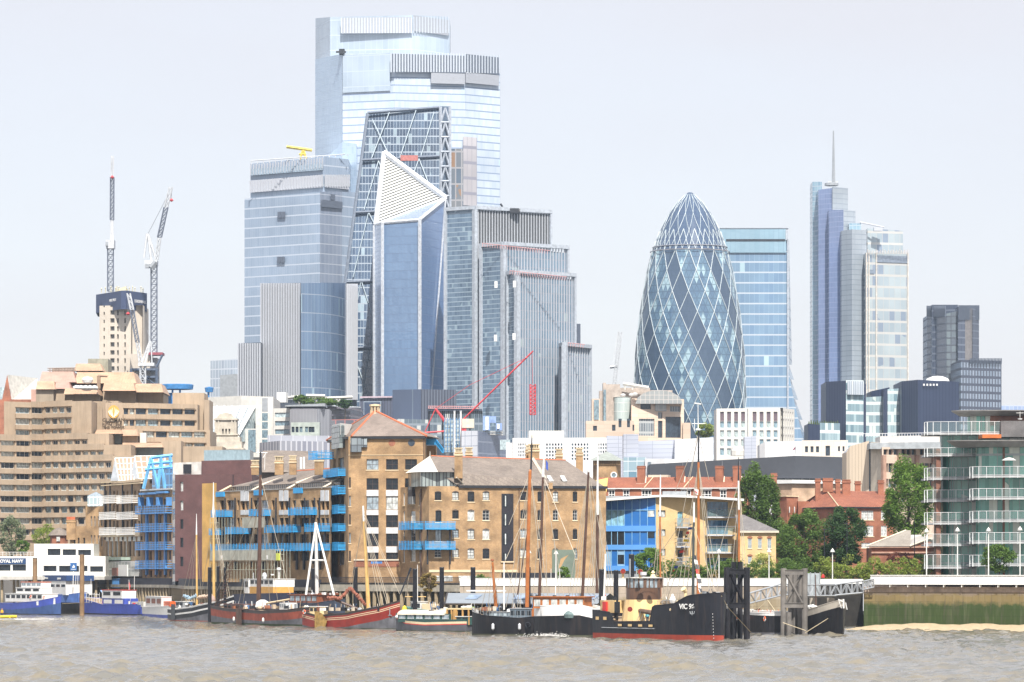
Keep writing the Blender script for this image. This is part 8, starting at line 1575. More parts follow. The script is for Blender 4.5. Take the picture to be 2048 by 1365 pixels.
# --- green launch behind it
F = Fa(808, 634, 880, 630); t = boat('green_launch', 'small teal and white launch behind the houseboat', 'launch', F); P = hull(t, F, 3, RS((0,3),(1,3.6)), [('w',1,plain('teal_hull', (.12,.3,.28), .5)),('s',0,plain('teal_hull', ()))], bow='l', bul=.1)
cab(t, F, 828, 848, 1204, 1226, -.9, .9, WHITE, WHITE, 2); cab(t, F, 850, 874, 1208, 1226, -.8, .8, STC, None); b = MB(); c = F.at(818, 1220, 1.2); b.lathe(c+Vector((0,0,-.5)), [(.35,0),(.45,.4),(.3,1),(.05,1.2)], 8); b.build('yellow_float', plain('flag_yellow', ()), t); clutter(t, F, 850, 880, 1222, 1, 10, MIX, 22, .9)
mast(t, [(835,1226,632,.08),(835,1130,632,.04)], [WHITE]); TB(W(810,1194,632), W(852,1194,632), (.07, .07, 5), 'boom_crutch', WOODY, t)
# --- pontoon shed
t = thing('pontoon_shed', 'long floating timber shed with grey pitched roof behind the barges', 'shed', (XX(1010, 604), 604, 0), None); F = Fa(848, 612, 1195, 598); Z = lambda y: F.z(1000, y)
b = MB(); e0, e1 = F.P(F.u(892), Z(1209), .4), F.P(F.L, Z(1209), .4); r0, r1 = F.P(F.u(868), Z(1187), -4.2), F.P(F.L, Z(1187), -4.2); k0, k1 = F.P(F.u(846), Z(1208), -8.8), F.P(F.L, Z(1208), -8.8); b.poly([e0,e1,r1,r0]); b.poly([r0,r1,k1,k0]); b.build('roof', plain('grey_sheet_roof', (.24,.27,.30), .6, var=.15, vs=.3), t)
b = MB(); b.tube(e0, r0, .16, n=4); b.tube(r0, k0, .16, n=4); b.tube(e0, e1, .14, n=4); b.build('barge_boards', plain('dark_board', (.05,.04,.035), .7), t); b = MB()
for i in range(9): u = F.u(890)+i*(F.L-F.u(890))/8; F.ub(b, u, .6, u+.18, Z(1209), .1, .28)
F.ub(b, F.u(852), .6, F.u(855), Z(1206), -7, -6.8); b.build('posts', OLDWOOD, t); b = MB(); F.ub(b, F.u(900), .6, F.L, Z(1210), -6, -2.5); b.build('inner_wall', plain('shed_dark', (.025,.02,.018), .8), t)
for x in (930, 1025, 1120, 1165): b = MB(); u = F.u(x); p = F.P(u, Z(1204), -.6); b.obox(e0+(e1-e0)*((u-F.u(892))/(F.L-F.u(892)))+(r0-e0)*.42+Vector((0,0,.06)), F.t*2.1, (r1-e1)*.36, (0,0,.05)); b.build('skylight', plain('skylight_blue', (.25,.33,.45), .2), t)
b = MB(); F.ub(b, 0, -.4, F.L, .6, -9, 1.2); b.build('pontoon', plain('pontoon_grey', (.15,.14,.13), .8), t)
clutter(t, F, 860, 895, 1228, 1, 12, MIX, 31, 1.1); b = MB(); F.ub(b, F.u(905), Z(1184), F.u(975), Z(1181), -6, -4.4); b.build('white_tender', WHITE, t)
# --- red barge with gold stripes
F = Fa(622, 652, 800, 634); t = boat('red_sailing_barge', 'maroon sailing barge with cream stripes, brown leeboard and tall pale mast', 'sailing barge', F); sh = RS((0,2.7),(.2,2.1),(.55,2.5),(.85,3.6),(1,4.6)); MAR = plain('maroon_hull', (.26,.025,.015), .4, var=.25); BEL = plain('slate_belly', (.14,.14,.155), .6, var=.4, streak=.4)
P = hull(t, F, 5.2, sh, [('w',.15,TAR),('s',2.2,BEL),('s',.95,MAR),('s',.84,STC),('s',.68,MAR),('s',.57,STC),('s',.3,MAR),('s',0,plain('dark_topstrake', (.05,.035,.03), .5))], w0=.7, fine=2.0, n=32, bul=.2)
b = MB(); c = P(.22, 1.5, 1.1, .7); f = F.t; pts = [c+f*-.6+Vector((0,0,1.3)), c+f*1.4+Vector((0,0,.9)), c+f*2.7+Vector((0,0,-.3)), c+f*2.2+Vector((0,0,-1.3)), c+f*.4+Vector((0,0,-1.9)), c+f*-.6+Vector((0,0,-1.5))]
o_ = Vector((0,-.15,0)); b.poly([p+o_ for p in pts]); b.poly([p for p in pts][::-1]); [b.poly([pts[i], pts[(i+1) % 6], pts[(i+1) % 6]+o_, pts[i]+o_]) for i in range(6)]; b.build('leeboard', plain('varnished_leeboard', (.42,.26,.07), .5, var=.5, vs=1.5), t); cab(t, F, 629, 645, 1214, 1230, -1, 1.0, CREAM, WHITE, 2, wm=DARK); lifering(t, F.at(631, 1224, 2.3), F.n); clutter(t, F, 640, 780, 1222, 1.2, 34, MIX, 41, .7)
mast(t, [(737,1220,642,.36),(732,1120,642,.27),(728,1043,642,.2),(726,1012,642,.14)], [WOODY, WOODY, WHITE]); TB(W(670,1200,642), W(735,1226,642), (.2, .2, 7), 'boom', WOODD, t); SAILB = plain('tan_sail', (.30,.11,.07), .9, var=.35, vs=2)
def bundle(root, pts, r, mat, name='furled_sail', seed=0):
    rnd = random.Random(seed); b = MB(); pp = []
    for (p, q) in zip(pts[:-1], pts[1:]):
        p, q = W(*p), W(*q)
        for i in range(9): pp.append((p.lerp(q, i/9)+Vector((0, rnd.uniform(-.05,.05), rnd.uniform(-.12,.12))), r*rnd.uniform(.65, 1.2)))
    pp.append((W(*pts[-1]), r*.5))
    for (p, a), (q, c) in zip(pp[:-1], pp[1:]): b.tube(p, q, a, c, 7)
    b.build(name, mat, root)
bundle(t, [(655,1196,642),(680,1198,641.5),(700,1176,641.5),(718,1196,641.5),(732,1212,642)], .3, SAILB); b = MB(); b.tube(W(800,1190,634), W(821,1139,634), .13, n=6); b.tube(W(817,1148,634), W(822,1136,634), .19, n=6); b.build('bowsprit', DARK, t)
rig(t, [((727,1025,642),(793,1165,635)),((727,1035,642),(780,1215,636)),((728,1045,642),(776,1216,636)),((728,1045,642),(768,1216,637)),((728,1040,642),(690,1218,644)),((727,1020,642),(705,1170,643)),((728,1040,642),(760,1217,638)),((821,1139,634),(806,1215,634)),((817,1150,634),(812,1215,634)),((727,1030,642),(800,1190,634)),((728,1042,642),(738,1130,640))]); b = MB(); c = W(753, 1126, 640); b.box(c.x-.9, 639.9, c.z-.15, c.x+.9, 640, c.z+.2); b.build('blue_pennant', plain('pennant_blue', (.06,.2,.5), .7), t)
b = MB(); c = P(.93, 2.2, 1.1, .7); b.tube(c, c+Vector((0,0,1.2)), .07, n=5); b.tube(c+F.t*-.5, c+F.t*.5, .07, n=5); b.build('anchor', GREYM, t)
# --- red oxide barge
F = Fa(446, 700, 622, 662); t = boat('rusty_barge', 'long worn barge with red oxide and grey hull and cluttered deck', 'barge', F); sh = RS((0,3.2),(.2,2.8),(.6,2.5),(.85,2.8),(1,3.3)); OX = plain('red_oxide', (.30,.07,.04), .7, var=.35, streak=.3)
P = hull(t, F, 5.4, sh, [('w',.35,plain('green_weed', (.04,.06,.02), .9)),('s',1.7,BEL),('s',.5,OX),('s',0,plain('dark_topstrake', ()))], w0=.85, fine=3, n=30, bul=.2); b = MB(); c = P(.37, 1.2, 1.1, .7); b.obox(c+F.t*-1.2+Vector((0,0,-1.3)), F.t*2.8, (0,-.15,0), (0,0,3.0)); b.build('leeboard', plain('worn_leeboard', (.12,.07,.05), .8, var=.4, streak=.5), t)
for s in (.33,.66): b = MB(); c = P(s, 1.0, 1.2, .5); b.lathe(c+Vector((0,0,-.4)), [(.05,0),(.2,.2),(.2,.6),(.05,.8)], 8); b.build('fender', WHITE, t)
cab(t, F, 570, 583, 1206, 1222, -1, 1.0, WHITE, None, 3, wm=GREYM); cab(t, F, 460, 500, 1208, 1222, -1.4, 1.2, plain('cabin_brown', (.12,.06,.05), .6), None, 5); clutter(t, F, 455, 612, 1218, 1.3, 46, MIX, 51, .8); b = MB(); b.lathe(W(525,1214,682), [(1.0,-.3),(1.3,0),(1.1,.8),(.4,1.2)], 9); b.build('white_sack', WHITE, t)
TB(W(533,1207,681), W(592,1197,676), (.17, .17, 7), 'boom', STC, t)
mast(t, [(517,1215,684,.42),(519,1100,684,.34),(521,950,684,.26),(521,905,684,.16)], [WOODD, WOODD, DARK]); b = MB(); b.tube(W(513,906,684), W(535,906,684), .09, n=5); b.tube(W(516,898,684), W(516,908,684), .06); b.tube(W(530,908,684), W(529,940,684), .05); b.tube(W(533,905,684), W(526,916,684), .07); b.build('crosstrees', WHITE, t)
rig(t, [((521,985,684),(478,1205,688)),((521,985,684),(486,1208,688)),((521,985,684),(540,1205,682)),((521,985,684),(556,1205,680)),((521,950,684),(583,1200,676)),((521,985,684),(500,1100,687)),((519,1000,684),(430,1190,700))])
b = MB(); L0, L1 = W(447,1215,699), W(467,1120,696)
for s in (-.45, .45): b.tube(L0+Vector((s-1.2,0,0)), L1+Vector((s*.3,0,0)), .06, n=4)
for i in range(16): p = L0.lerp(L1, i/16); b.tube(p+Vector((-1.6+i*.09,0,0)), p+Vector((.5-i*.02,0,.2)), .04, n=3)
b.build('rope_ladder', WOODD, t)
# --- white wheelhouse boat behind
F = Fa(488, 724, 590, 700); t = boat('workboat', 'navy workboat with white wheelhouse above an orange timber panel', 'workboat', F); P = hull(t, F, 5, RS((0,5.0),(1,5.4)), [('w',2,plain('work_navy', (.03,.035,.07), .5)),('s',0,plain('work_navy', ()))], w0=.9, fine=3, bul=.1); cab(t, F, 521, 568, 1159, 1174, -2, 2, WHITE, WHITE, 5, 'wheelhouse', wy=(1161,1168)); FB(F, (521, 1174, 568, 1189, -1.8, 2.05), 'timber_panel', plain('orange_ply', (.60,.33,.08), .6, var=.2, vs=2), t)
cab(t, F, 507, 516, 1159, 1187, -1, 1.8, WHITE, WHITE, 1); b = MB(); c = W(558,1140,710); b.tube(W(558,1159,710), c, .1, n=6); b.lathe(c, [(.4,0),(.4,.3),(.1,.4)], 10); b.tube(W(542,1150,710), W(548,1150,710), .12, n=6); b.build('radar', WHITE, t); b = MB(); b.lathe(W(529,1158,709), [(.3,0),(.45,.5),(.3,1),(.1,1.1)], 8); b.tube(W(507,1158,710), W(507,1146,710), .06); b.build('lights', LGREY, t)
# --- brown wheelhouse boat with white tripod
F = Fa(592, 676, 690, 664); t = boat('tripod_mast_barge', 'dark blue barge with varnished wheelhouse and white tripod mast', 'barge', F); P = hull(t, F, 4.5, RS((0,4),(.5,3.6),(1,4.6)), [('w',1,plain('barge_blue', (.04,.05,.075), .5)),('s',0,plain('barge_blue', ()))], w0=.9, fine=2.5, bul=.1)
VAR = plain('varnished_house', (.22,.07,.03), .35, var=.2); cab(t, F, 597, 652, 1190, 1207, -1.5, 1.8, VAR, VAR, 5, 'wheelhouse', wm=GB, ov=.25, wy=(1193,1202)); FB(F, (598, 1206, 652, 1222, -1.4, 2.1), 'cabin_side', plain('barge_blue', ()), t); text(t, 'SARK', Fa(598, 669, 660, 668), 633, 1207.5, .3, WHITE, o=1.3) if 0 else None
b = MB(); a = W(632,1047,668); b.tube(a, W(612,1190,667), .17, .2, 6); b.tube(a, W(668,1191,664), .17, .2, 6); b.tube(W(622,1121,667.4), W(651,1121,666.3), .15, n=6); b.build('tripod_legs', WHITE, t); mast(t, [(634,1188,670,.33),(632,1060,668,.25),(631,1045,668,.2)], [WHITE]); clutter(t, F, 600, 685, 1190, 1, 10, [VAR, WHITE, GREYM], 61, .5); lifering(t, F.at(633,1222,2.4), F.n)
# --- black and white sailing boat
F = Fa(345, 748, 470, 722); t = boat('black_sailing_barge', 'black sailing barge with white rubbing band and two masts, low in the stern', 'sailing barge', F); sh = RS((0,2.3),(.2,2.2),(.5,2.7),(.8,3.7),(1,4.9))
P = hull(t, F, 4.6, sh, [('w',.15,ANTI),('s',1.9,BEL),('s',1.15,HULLB),('s',.85,WHITE),('s',.2,HULLB),('s',0,WHITE)], w0=.45, fine=1.6, n=30, bul=.15); b = MB(); c = P(.16, 1.4, 1.12, .7); b.obox(c+F.t*-.4+Vector((0,0,-1.2)), F.t*1.9, (0,-.15,0), (0,0,2.9)); b.build('leeboard', plain('slate_leeboard', (.07,.075,.08), .6), t); cab(t, F, 361, 376, 1204, 1216, -1, 1, GREYM, WHITE, 2); b = MB(); b.torus(F.at(378,1215,1.9), F.n, .3, .12, 12, 6); b.build('white_lifebuoy', WHITE, t)
mast(t, [(394,1215,738,.2),(393,1070,738,.15),(393,1045,738,.09),(393,1028,738,.05)], [WOODY, WHITE], 'mizzen_mast'); mast(t, [(428,1215,731,.28),(427,1036,731,.2),(427,1025,731,.28),(427,1010,731,.16),(427,965,731,.07)], [WOODY, WHITE], 'main_mast'); bundle(t, [(366,1192,738),(380,1197,738),(394,1192,738)], .35, plain('sailcover_blue', (.33,.45,.55), .8), 'furled_sail', 3); bundle(t, [(396,1196,736),(412,1193,733),(428,1191,731)], .35, plain('sailcover_tan', (.55,.42,.32), .8), 'furled_sail', 4)
rig(t, [((393,1070,738),(362,1205,742)),((393,1070,738),(372,1205,741)),((393,1070,738),(404,1210,736)),((427,1036,731),(457,1202,724)),((427,1028,731),(451,1200,725)),((427,1036,731),(400,1205,735)),((427,1000,731),(455,1190,724)),((427,1036,731),(412,1200,733)),((427,1025,731),(460,1195,723)),((393,1055,738),(383,1200,739))]); clutter(t, F, 362, 440, 1211, 1, 24, MIX, 71, .6); b = MB(); b.lathe(W(426,1205,731), [(.4,0),(.5,.5),(.35,1.1),(.1,1.3)], 8); b.build('covered_gear', plain('pink_cover', (.5,.35,.3), .8), t)
# --- blue and white boats on the left
BH = plain('royal_blue_hull', (.055,.09,.42), .45, var=.2); BHL = plain('light_blue_hull', (.10,.19,.50), .45)
F = Fa(297, 812, 347, 783); t = boat('small_cabin_boat', 'small white cabin boat with blue waterline and orange trim', 'cabin boat', F); P = hull(t, F, 3, RS((0,2),(1,2.4)), [('w',.6,BH),('s',0,WHITE)], w0=.9, fine=2.5, bul=.1); cab(t, F, 301, 333, 1194, 1218, -1, 1, WHITE, WHITE, 3, wm=plain('red_brown_trim', (.25,.08,.04), .5)); FB(F, (333, 1203, 346, 1213, -.6, .6), 'orange_rail', ORANGE, t)
F = Fa(178, 858, 300, 826); t = boat('blue_workboat', 'blue workboat with white wheelhouse, pale blue awning and red flag', 'workboat', F); P = hull(t, F, 5, RS((0,3.6),(.4,2.2),(1,2.4)), [('w',.3,HULLB),('s',0,BH)], w0=.9, fine=3, bul=.1); cab(t, F, 218, 258, 1181, 1197, -1.6, 1.6, WHITE, REDP, 2, 'wheelhouse', wy=(1184,1191)); cab(t, F, 218, 262, 1197, 1216, -1.6, 1.5, BH, None, 2, wm=WHITE); b = MB(); b.poly([W(200,1181,850), W(216,1180,850), W(222,1194,849), W(206,1189,849)]); b.build('awning', plain('awning_blue', (.3,.45,.7), .7), t)
TB(W(258,1195,846), W(258,1160,846), (.06, .06, 5), 'flagstaff', WHITE, t); b = MB(); b.poly([W(258,1162,846), W(261,1172,846), W(259,1182,846), W(257,1170,846)]); b.build('red_flag', REDP, t); cab(t, F, 272, 296, 1204, 1214, -1, 1, OFFW, None, 0); clutter(t, F, 182, 296, 1210, 1.4, 24, [WHITE, BH, REDP, GREYM, OFFW], 81, .8); TB(W(268,1205,845), W(269,1152,845), (.06, .06, 5), 'signal_mast', WHITE, t)
b = MB(); F_ = Fa(170, 852, 206, 848); [b.tube(F_.P(F_.L*i/7, ZZ(1206,850), 1), F_.P(F_.L*i/7, ZZ(1186,850), 1), .05, n=4) for i in range(8)]; b.tube(F_.P(0, ZZ(1186,850), 1), F_.P(F_.L, ZZ(1190,850), 1), .05, n=4); b.tube(F_.P(0, ZZ(1194,850), 1), F_.P(F_.L, ZZ(1198,850), 1), .05, n=4); b.build('gangway_rail', WHITE, t)
F = Fa(94, 878, 172, 856); t = boat('navy_ship', 'white ship with flared blue and black bow moored at the pier', 'ship', F); P = hull(t, F, 7, RS((0,4.2),(.8,4.2),(1,4.7)), [('w',1.2,HULLB),('w',2.5,HULLB),('s',.1,BHL),('s',0,BHL)], w0=1, fine=2.2, bul=.2, flare=.5); cab(t, F, 96, 158, 1160, 1190, -3, 3, WHITE, None, 6, 'superstructure', wm=GD2, wy=(1169,1174)); b = MB(); F.px(b, 88, 1151, 160, 1162, -3.2, 3.1); F.px(b, 50, 1152, 88, 1161, -3.2, 3.1); b.build('navy_banner', plain('banner_navy', (.02,.06,.18), .6), t)
b = MB(); [F.px(b, 112+i*6, 1154, 116+i*6, 1155.5, 3.11, 3.15) for i in range(1)]; text(t, 'THE WARDROOM', F, 72, 1156.5, .55, WHITE, o=3.2, bold=.01); text(t, 'FOR CHARTER', F, 119, 1157, .45, WHITE, o=3.2, bold=.01); text(t, '020 7740', F, 146, 1158, .55, WHITE, o=3.2, bold=.015)
b = MB(); b.tube(W(182,1175,851), W(182,1158,851), .05); b.tube(W(150,1186,855), W(152,1150,855), .06); b.tube(W(155,1186,855), W(156,1150,855), .06); b.build('ladder', WHITE, t); rig(t, [((178,1205,849),(120,1208,862))], .05, ROPE)
F = Fa(14, 862, 122, 840); t = boat('tug', 'blue hulled tug with white superstructure and orange topped wheelhouse at far left', 'tug', F); P = hull(t, F, 5.6, RS((0,2.4),(.3,2.3),(.75,2.9),(1,3.9)), [('w',.2,HULLB),('s',1.3,plain('tug_navy', (.05,.10,.26), .5, streak=.3)),('s',0,BH)], w0=.7, fine=2.2, bul=.2); b = MB()
b.poly([P(.74,2.0,1.05,.6), P(.95,2.3,1.1,.7), P(.95,3.55,1.08,1), P(.74,2.8,1.03,1)]); b.build('white_hull_patch', WHITE, t); cab(t, F, 26, 100, 1188, 1204, -1.8, 1.8, WHITE, WHITE, 7, wm=DARK); cab(t, F, 44, 92, 1176, 1188, -1.4, 1.4, WHITE, WHITE, 3, wm=GD); cab(t, F, 52, 92, 1165, 1177, -1.1, 1.1, WHITE, ORANGE, 4, 'wheelhouse', wm=GB)
b = MB(); b.lathe(W(48,1192,872), [(.5,0),(.5,3.2),(.6,3.4)], 12); b.build('funnel', WHITE, t); lifering(t, F.at(77,1194,1.9), F.n); lifering(t, F.at(103,1195,1.8), F.n); clutter(t, F, 18, 60, 1204, 1.4, 16, [WHITE, REDP, OFFW, GREYM, ORANGE], 91, .9); TB(W(84,1165,866), W(84,1140,866), (.06,), 'signal_mast', WHITE, t)
# orange dinghy at left edge
F = Fa(-18, 772, 26, 768); t = thing('yellow_inflatable', 'small yellow inflatable with crew at the left edge', 'boat', F.P(F.L/2, 0)); b = MB(); b.tube(F.P(0,.3,.8), F.P(F.L,.5,.8), .28, n=8); b.tube(F.P(0,.3,-.8), F.P(F.L,.5,-.8), .28, n=8); b.tube(F.P(F.L,.5,-.8), F.P(F.L,.5,.8), .28, n=8); b.build('inflatable_tube', plain('flag_yellow', ()), t); b = MB(); F.ub(b, 0, .1, F.L, .25, -.7, .7); b.build('floor', GREYM, t)
person(4, 770, .4, (.85,.4,.02), (.06,.06,.07), 'person in an orange jacket in the yellow inflatable', 1.6, hair=(.7,.35,.05))
# --- boats right of the black dolphin
F = Fa(1488, 588, 1566, 574); t = boat('stern_on_barge', 'dark barge seen from its stern between the two dolphins, with orange lifebuoys', 'barge', F); P = hull(t, F, 5, RS((0,3.4),(1,3.2)), [('w',.4,BEL),('s',.4,HULLB),('s',0,WHITE)], w0=.95, fine=6, bul=.2, flare=.1); cab(t, F, 1496, 1560, 1222, 1240, -1.6, 1.0, WHITE, None, 0); clutter(t, F, 1490, 1560, 1240, 1.8, 26, [WHITE, ORANGE, DARK, WHITE, plain('rust', ()), OFFW], 101, .9)
for x in (1506, 1564, 1528): lifering(t, F.at(x, 1238, 2.7), F.n)
rig(t, [((1500,1235,585),(1535,1200,580)),((1535,1200,580),(1560,1236,576)),((1496,1232,585),(1515,1195,583))], .05, ROPE)
F = Fa(1566, 594, 1686, 566); t = boat('white_bow_barge', 'black barge with cream bulwark rising to its bow, rightmost of the boats', 'barge', F); sh = RS((0,2.6),(.5,2.9),(.8,4.1),(1,5.2)); CRB = plain('cream_bulwark', (.55,.50,.42), .6, var=.15, streak=.3)
P = hull(t, F, 5.4, sh, [('w',.2,TAR),('s',.95,HULLB),('s',0,CRB)], w0=.9, fine=2.6, n=32, bul=.3, flare=.2); cab(t, F, 1606, 1640, 1223, 1236, -1, 1.2, plain('hatch_red', (.22,.06,.04), .6), OFFW, 0); clutter(t, F, 1600, 1672, 1232, 1, 22, MIX, 111, .7); FB(F, (1626, 1221, 1646, 1229, 1.5, 1.6), 'white_bench', WHITE, t); lifering(t, F.at(1632, 1231, 1.8), F.n)
b = MB(); c = W(1687,1217,566); b.tube(c, c+Vector((0,0,1.3)), .12, n=6); b.tube(c+Vector((0,0,.9)), c+Vector((-.75,0,1.25)), .08, n=5); b.tube(c+Vector((.5,0,-.2)), c+Vector((.3,0,.8)), .07, n=5); b.tube(c+Vector((-.3,0,0)), c+Vector((-.7,0,1.2)), .06, n=5); b.build('stem_fitting', WHITE, t); bundle(t, [(1610,1216,575),(1625,1214,573),(1638,1219,572)], .35, WHITE, 'furled_sail', 8); mast(t, [(1632,1230,575,.1),(1631,1150,575,.06)], [WOODD])
rig(t, [((1661,1234,569),(1610,1266,566)),((1566,1246,568),(1612,1262,560)),((1443,1192,527),(1456,1215,528)),((1456,1215,528),(1502,1265,531))], .06, ROPE, 'mooring_rope')
# --- free masts of boats hidden behind the front row
def hiddenboat(name, label, x0, x1, D, pts, mats, lines, spar=None):
    F = Fa(x0, D, x1, D-3); t = boat(name, label, 'sailing barge', F); hull(t, F, 4.5, RS((0,2.6),(.8,3),(1,3.8)), [('w',.4,TAR),('s',.5,HULLB),('s',0,WOODD)], w0=.7, bul=.2); mast(t, [(*q[:3], q[3]*.72) for q in pts], mats); rig(t, lines, .048, plain('shroud_rope', (.52,.47,.38), .8)); clutter(t, F, x0+8, x1-8, ZZ and 1143+(9.2-3)*FPX/D, 1, 12, MIX, int(x0), .9)
    if spar: TB(W(*spar[0]), W(*spar[1]), (spar[2],), 'spar', WOODD, t)
    return t
hiddenboat('sailing_barge', 'barge with the thick orange mast behind the black pile', 1010, 1100, 590, [(1054,1215,590,.42),(1056,1100,590,.4),(1060,943,590,.34),(1062,940,590,.2),(1063,900,590,.16),(1064,870,590,.08)], [WOODO, WOODO, WOODO, DARK, DARK], [((1061,945,590),(1012,1215,592)),((1061,945,590),(1024,1215,592)),((1061,945,590),(1035,1215,592)),((1061,950,590),(1090,1215,588)),((1061,950,590),(1100,1215,588)),((1061,945,590),(1018,1050,592)),((1061,945,590),(1040,1215,590))], ((1035,1190,592),(1058,1045,592),.12))
b = MB()
hiddenboat('sailing_barge', 'barge with the dark brown mast and white topmast right of the orange mast', 1070, 1150, 596, [(1078,1215,596,.32),(1082,1100,596,.29),(1086,955,596,.24),(1086,953,596,.3),(1087,935,596,.24),(1088,912,596,.12)], [WOODD, WOODD, WHITE], [((1087,955,596),(1075,1210,597)),((1087,955,596),(1108,1080,595)),((1108,1080,595),(1120,1210,594)),((1087,955,596),(1130,1210,592)),((1087,955,596),(1064,1210,598)),((1090,960,596),(1150,1110,592)),((1087,955,596),(1095,1210,595))])
o = bpy.data.objects; b = MB(); b.poly([W(1092,921,595), W(1096,926,595), W(1096,942,595), W(1092,938,595)]); solo('small_flag', b, plain('flag_blue', ()), 'small blue and yellow flag by the white topmast', 'flag', W(1094, 930, 595))
hiddenboat('sailing_barge', 'barge with the dark mast left of the tall white mast', 1130, 1200, 600, [(1164,1210,600,.34),(1172,1050,600,.28),(1177,945,600,.22),(1177,943,600,.28),(1178,921,600,.2)], [WOODD, WOODD, WHITE], [((1177,946,600),(1143,1205,601)),((1177,946,600),(1150,1205,601)),((1177,946,600),(1200,1205,599)),((1177,946,600),(1158,1205,600)),((1177,946,600),(1190,1205,599)),((1177,946,600),(1135,1205,601)),((1178,946,600),(1210,1120,599))])
hiddenboat('sailing_barge', 'barge with the tall white mast and dense shrouds beside the blue glass flats', 1150, 1250, 606, [(1194,1210,606,.34),(1195,1030,606,.3),(1195,985,606,.24),(1196,880,606,.1)], [WOODD, WHITE, WHITE], [((1195,985,606),(x,1205,606)) for x in (1172,1178,1184,1205,1212,1219,1226,1233)]+[((1196,1030,606),(x,1205,606)) for x in (1182,1188,1201,1208,1215)])
hiddenboat('sailing_barge', 'barge with the orange mast and white upper length in front of the yellow flats', 1290, 1350, 588, [(1321,1215,588,.2),(1320,1033,588,.17),(1320,1031,588,.2),(1321,950,588,.12)], [WOODO, WHITE, WHITE], [((1320,1033,588),(1300,1210,588)),((1320,1033,588),(1340,1210,588)),((1320,1033,588),(1330,1210,588)),((1320,1033,588),(1310,1210,588))])
tb = hiddenboat('sailing_barge', 'barge with the tallest mast, white top and radar above the yellow flats', 1340, 1460, 596, [(1396,1215,596,.34),(1397,1060,596,.3),(1397,925,596,.24),(1397,923,596,.2),(1397,862,596,.14),(1396.5,860,596,.12),(1396,826,596,.06)], [WOODO, WOODO, DARK, DARK, DARK, WHITE], [((1397,928,596),(1352,1205,598)),((1397,928,596),(1362,1205,598)),((1397,928,596),(1372,1205,598)),((1397,928,596),(1430,1205,592)),((1397,928,596),(1440,1205,592)),((1397,928,596),(1420,1205,592)),((1397,870,596),(1376,960,596)),((1397,870,596),(1418,960,596)),((1397,870,596),(1330,1205,600)),((1397,870,596),(1350,985,600))])
b = MB(); b.tube(W(1384,848,596), W(1411,848,596), .06, n=5); b.tube(W(1389,838,596), W(1389,862,596), .05); b.lathe(W(1396,861,596), [(.4,0),(.4,.2),(.1,.3)], 10); b.tube(W(1389,807,596), W(1402,809,596), .1, n=5); b.tube(W(1396,830,596), W(1396,806,596), .05); b.build('radar_and_yard', WHITE, tb); b = MB(); b.poly([W(1388,978,595.5), W(1397,980,595.5), W(1396,991,595.5), W(1391,988,595.5)]); b.build('ensign', WHITE, tb); b = MB(); b.poly([W(1388,978,595.4), W(1392,983,595.4), W(1396,987,595.4), W(1392,986,595.4)]); b.build('ensign_cross', REDP, tb)
hiddenboat('sailing_barge', 'barge with the slim orange mast behind the black dolphin', 1440, 1520, 592, [(1478,1215,592,.26),(1478,1020,592,.2),(1477,962,592,.18),(1477,940,592,.12),(1477,915,592,.06)], [WOODO, WHITE, DARK], [((1478,962,592),(1498,1205,590)),((1478,962,592),(1490,1205,590)),((1478,962,592),(1460,1205,594)),((1478,962,592),(1415,1190,596)),((1478,962,592),(1470,1205,594))])
# ---------------- piles, dolphins, gangway ----------------
def pile(x, D, y0, r, mat, label, zb=-.8, dx=0): 
    b = MB(); X = XX(x, D); t = thing('mooring_pile', label, 'mooring pile', (X, D, 0), 'mooring piles along the river'); b.tube((X, D, zb), (X+dx, D, ZZ(y0, D)), r, r*.97, 14); b.build('shaft', mat, t); b = MB(); b.tube((X+dx, D, ZZ(y0, D)-.03), (X+dx, D, ZZ(y0, D)+.1), r*1.04, r*.9, 14); b.build('cap', DARK, t)
PB = plain('pile_black', (.012,.012,.016), .4, var=.5, streak=.2, spec=.4); RU = plain('rusty_pile', (.26,.16,.08), .75, var=.4, vs=.6, streak=.4)
for x, D, y0, r, m_, l in ((164,830,1109,.5,RU,'rust brown pile standing alone in front of the navy signboard ship'),(70,868,1117,.5,RU,'grey brown pile in front of the white quay building'),(419.5,716,1136,.36,PB,'black pile left of the tall sailing mast'),(436,722,1134,.3,PB,'black pile right behind the tall sailing mast'),(450,724,1136,.26,PB,'thin black pile behind the rope ladder'),(626,700,1138,.36,PB,'black pile left behind the white tripod mast'),(711,672,1136,.4,PB,'black pile left of the pale leaning mast'),(830,628,1139,.37,PB,'black pile left of the shed gable'),(883.5,622,1136,.37,PB,'black pile rising above the shed gable'),(946,616,1136,.40,PB,'black pile in front of the shed roof left of the orange spar'),(1056,602,1136,.42,PB,'black pile at the foot of the thick orange mast'),(1203,590,1140,.40,PB,'black pile behind the white mast of the steamer'),(1232,594,1142,.38,PB,'black pile between the shrouds and the steamer wheelhouse'),(1263,574,1110,.42,PB,'tall dark pile behind the steamer wheelhouse')): pile(x, D, y0, r, m_, l)
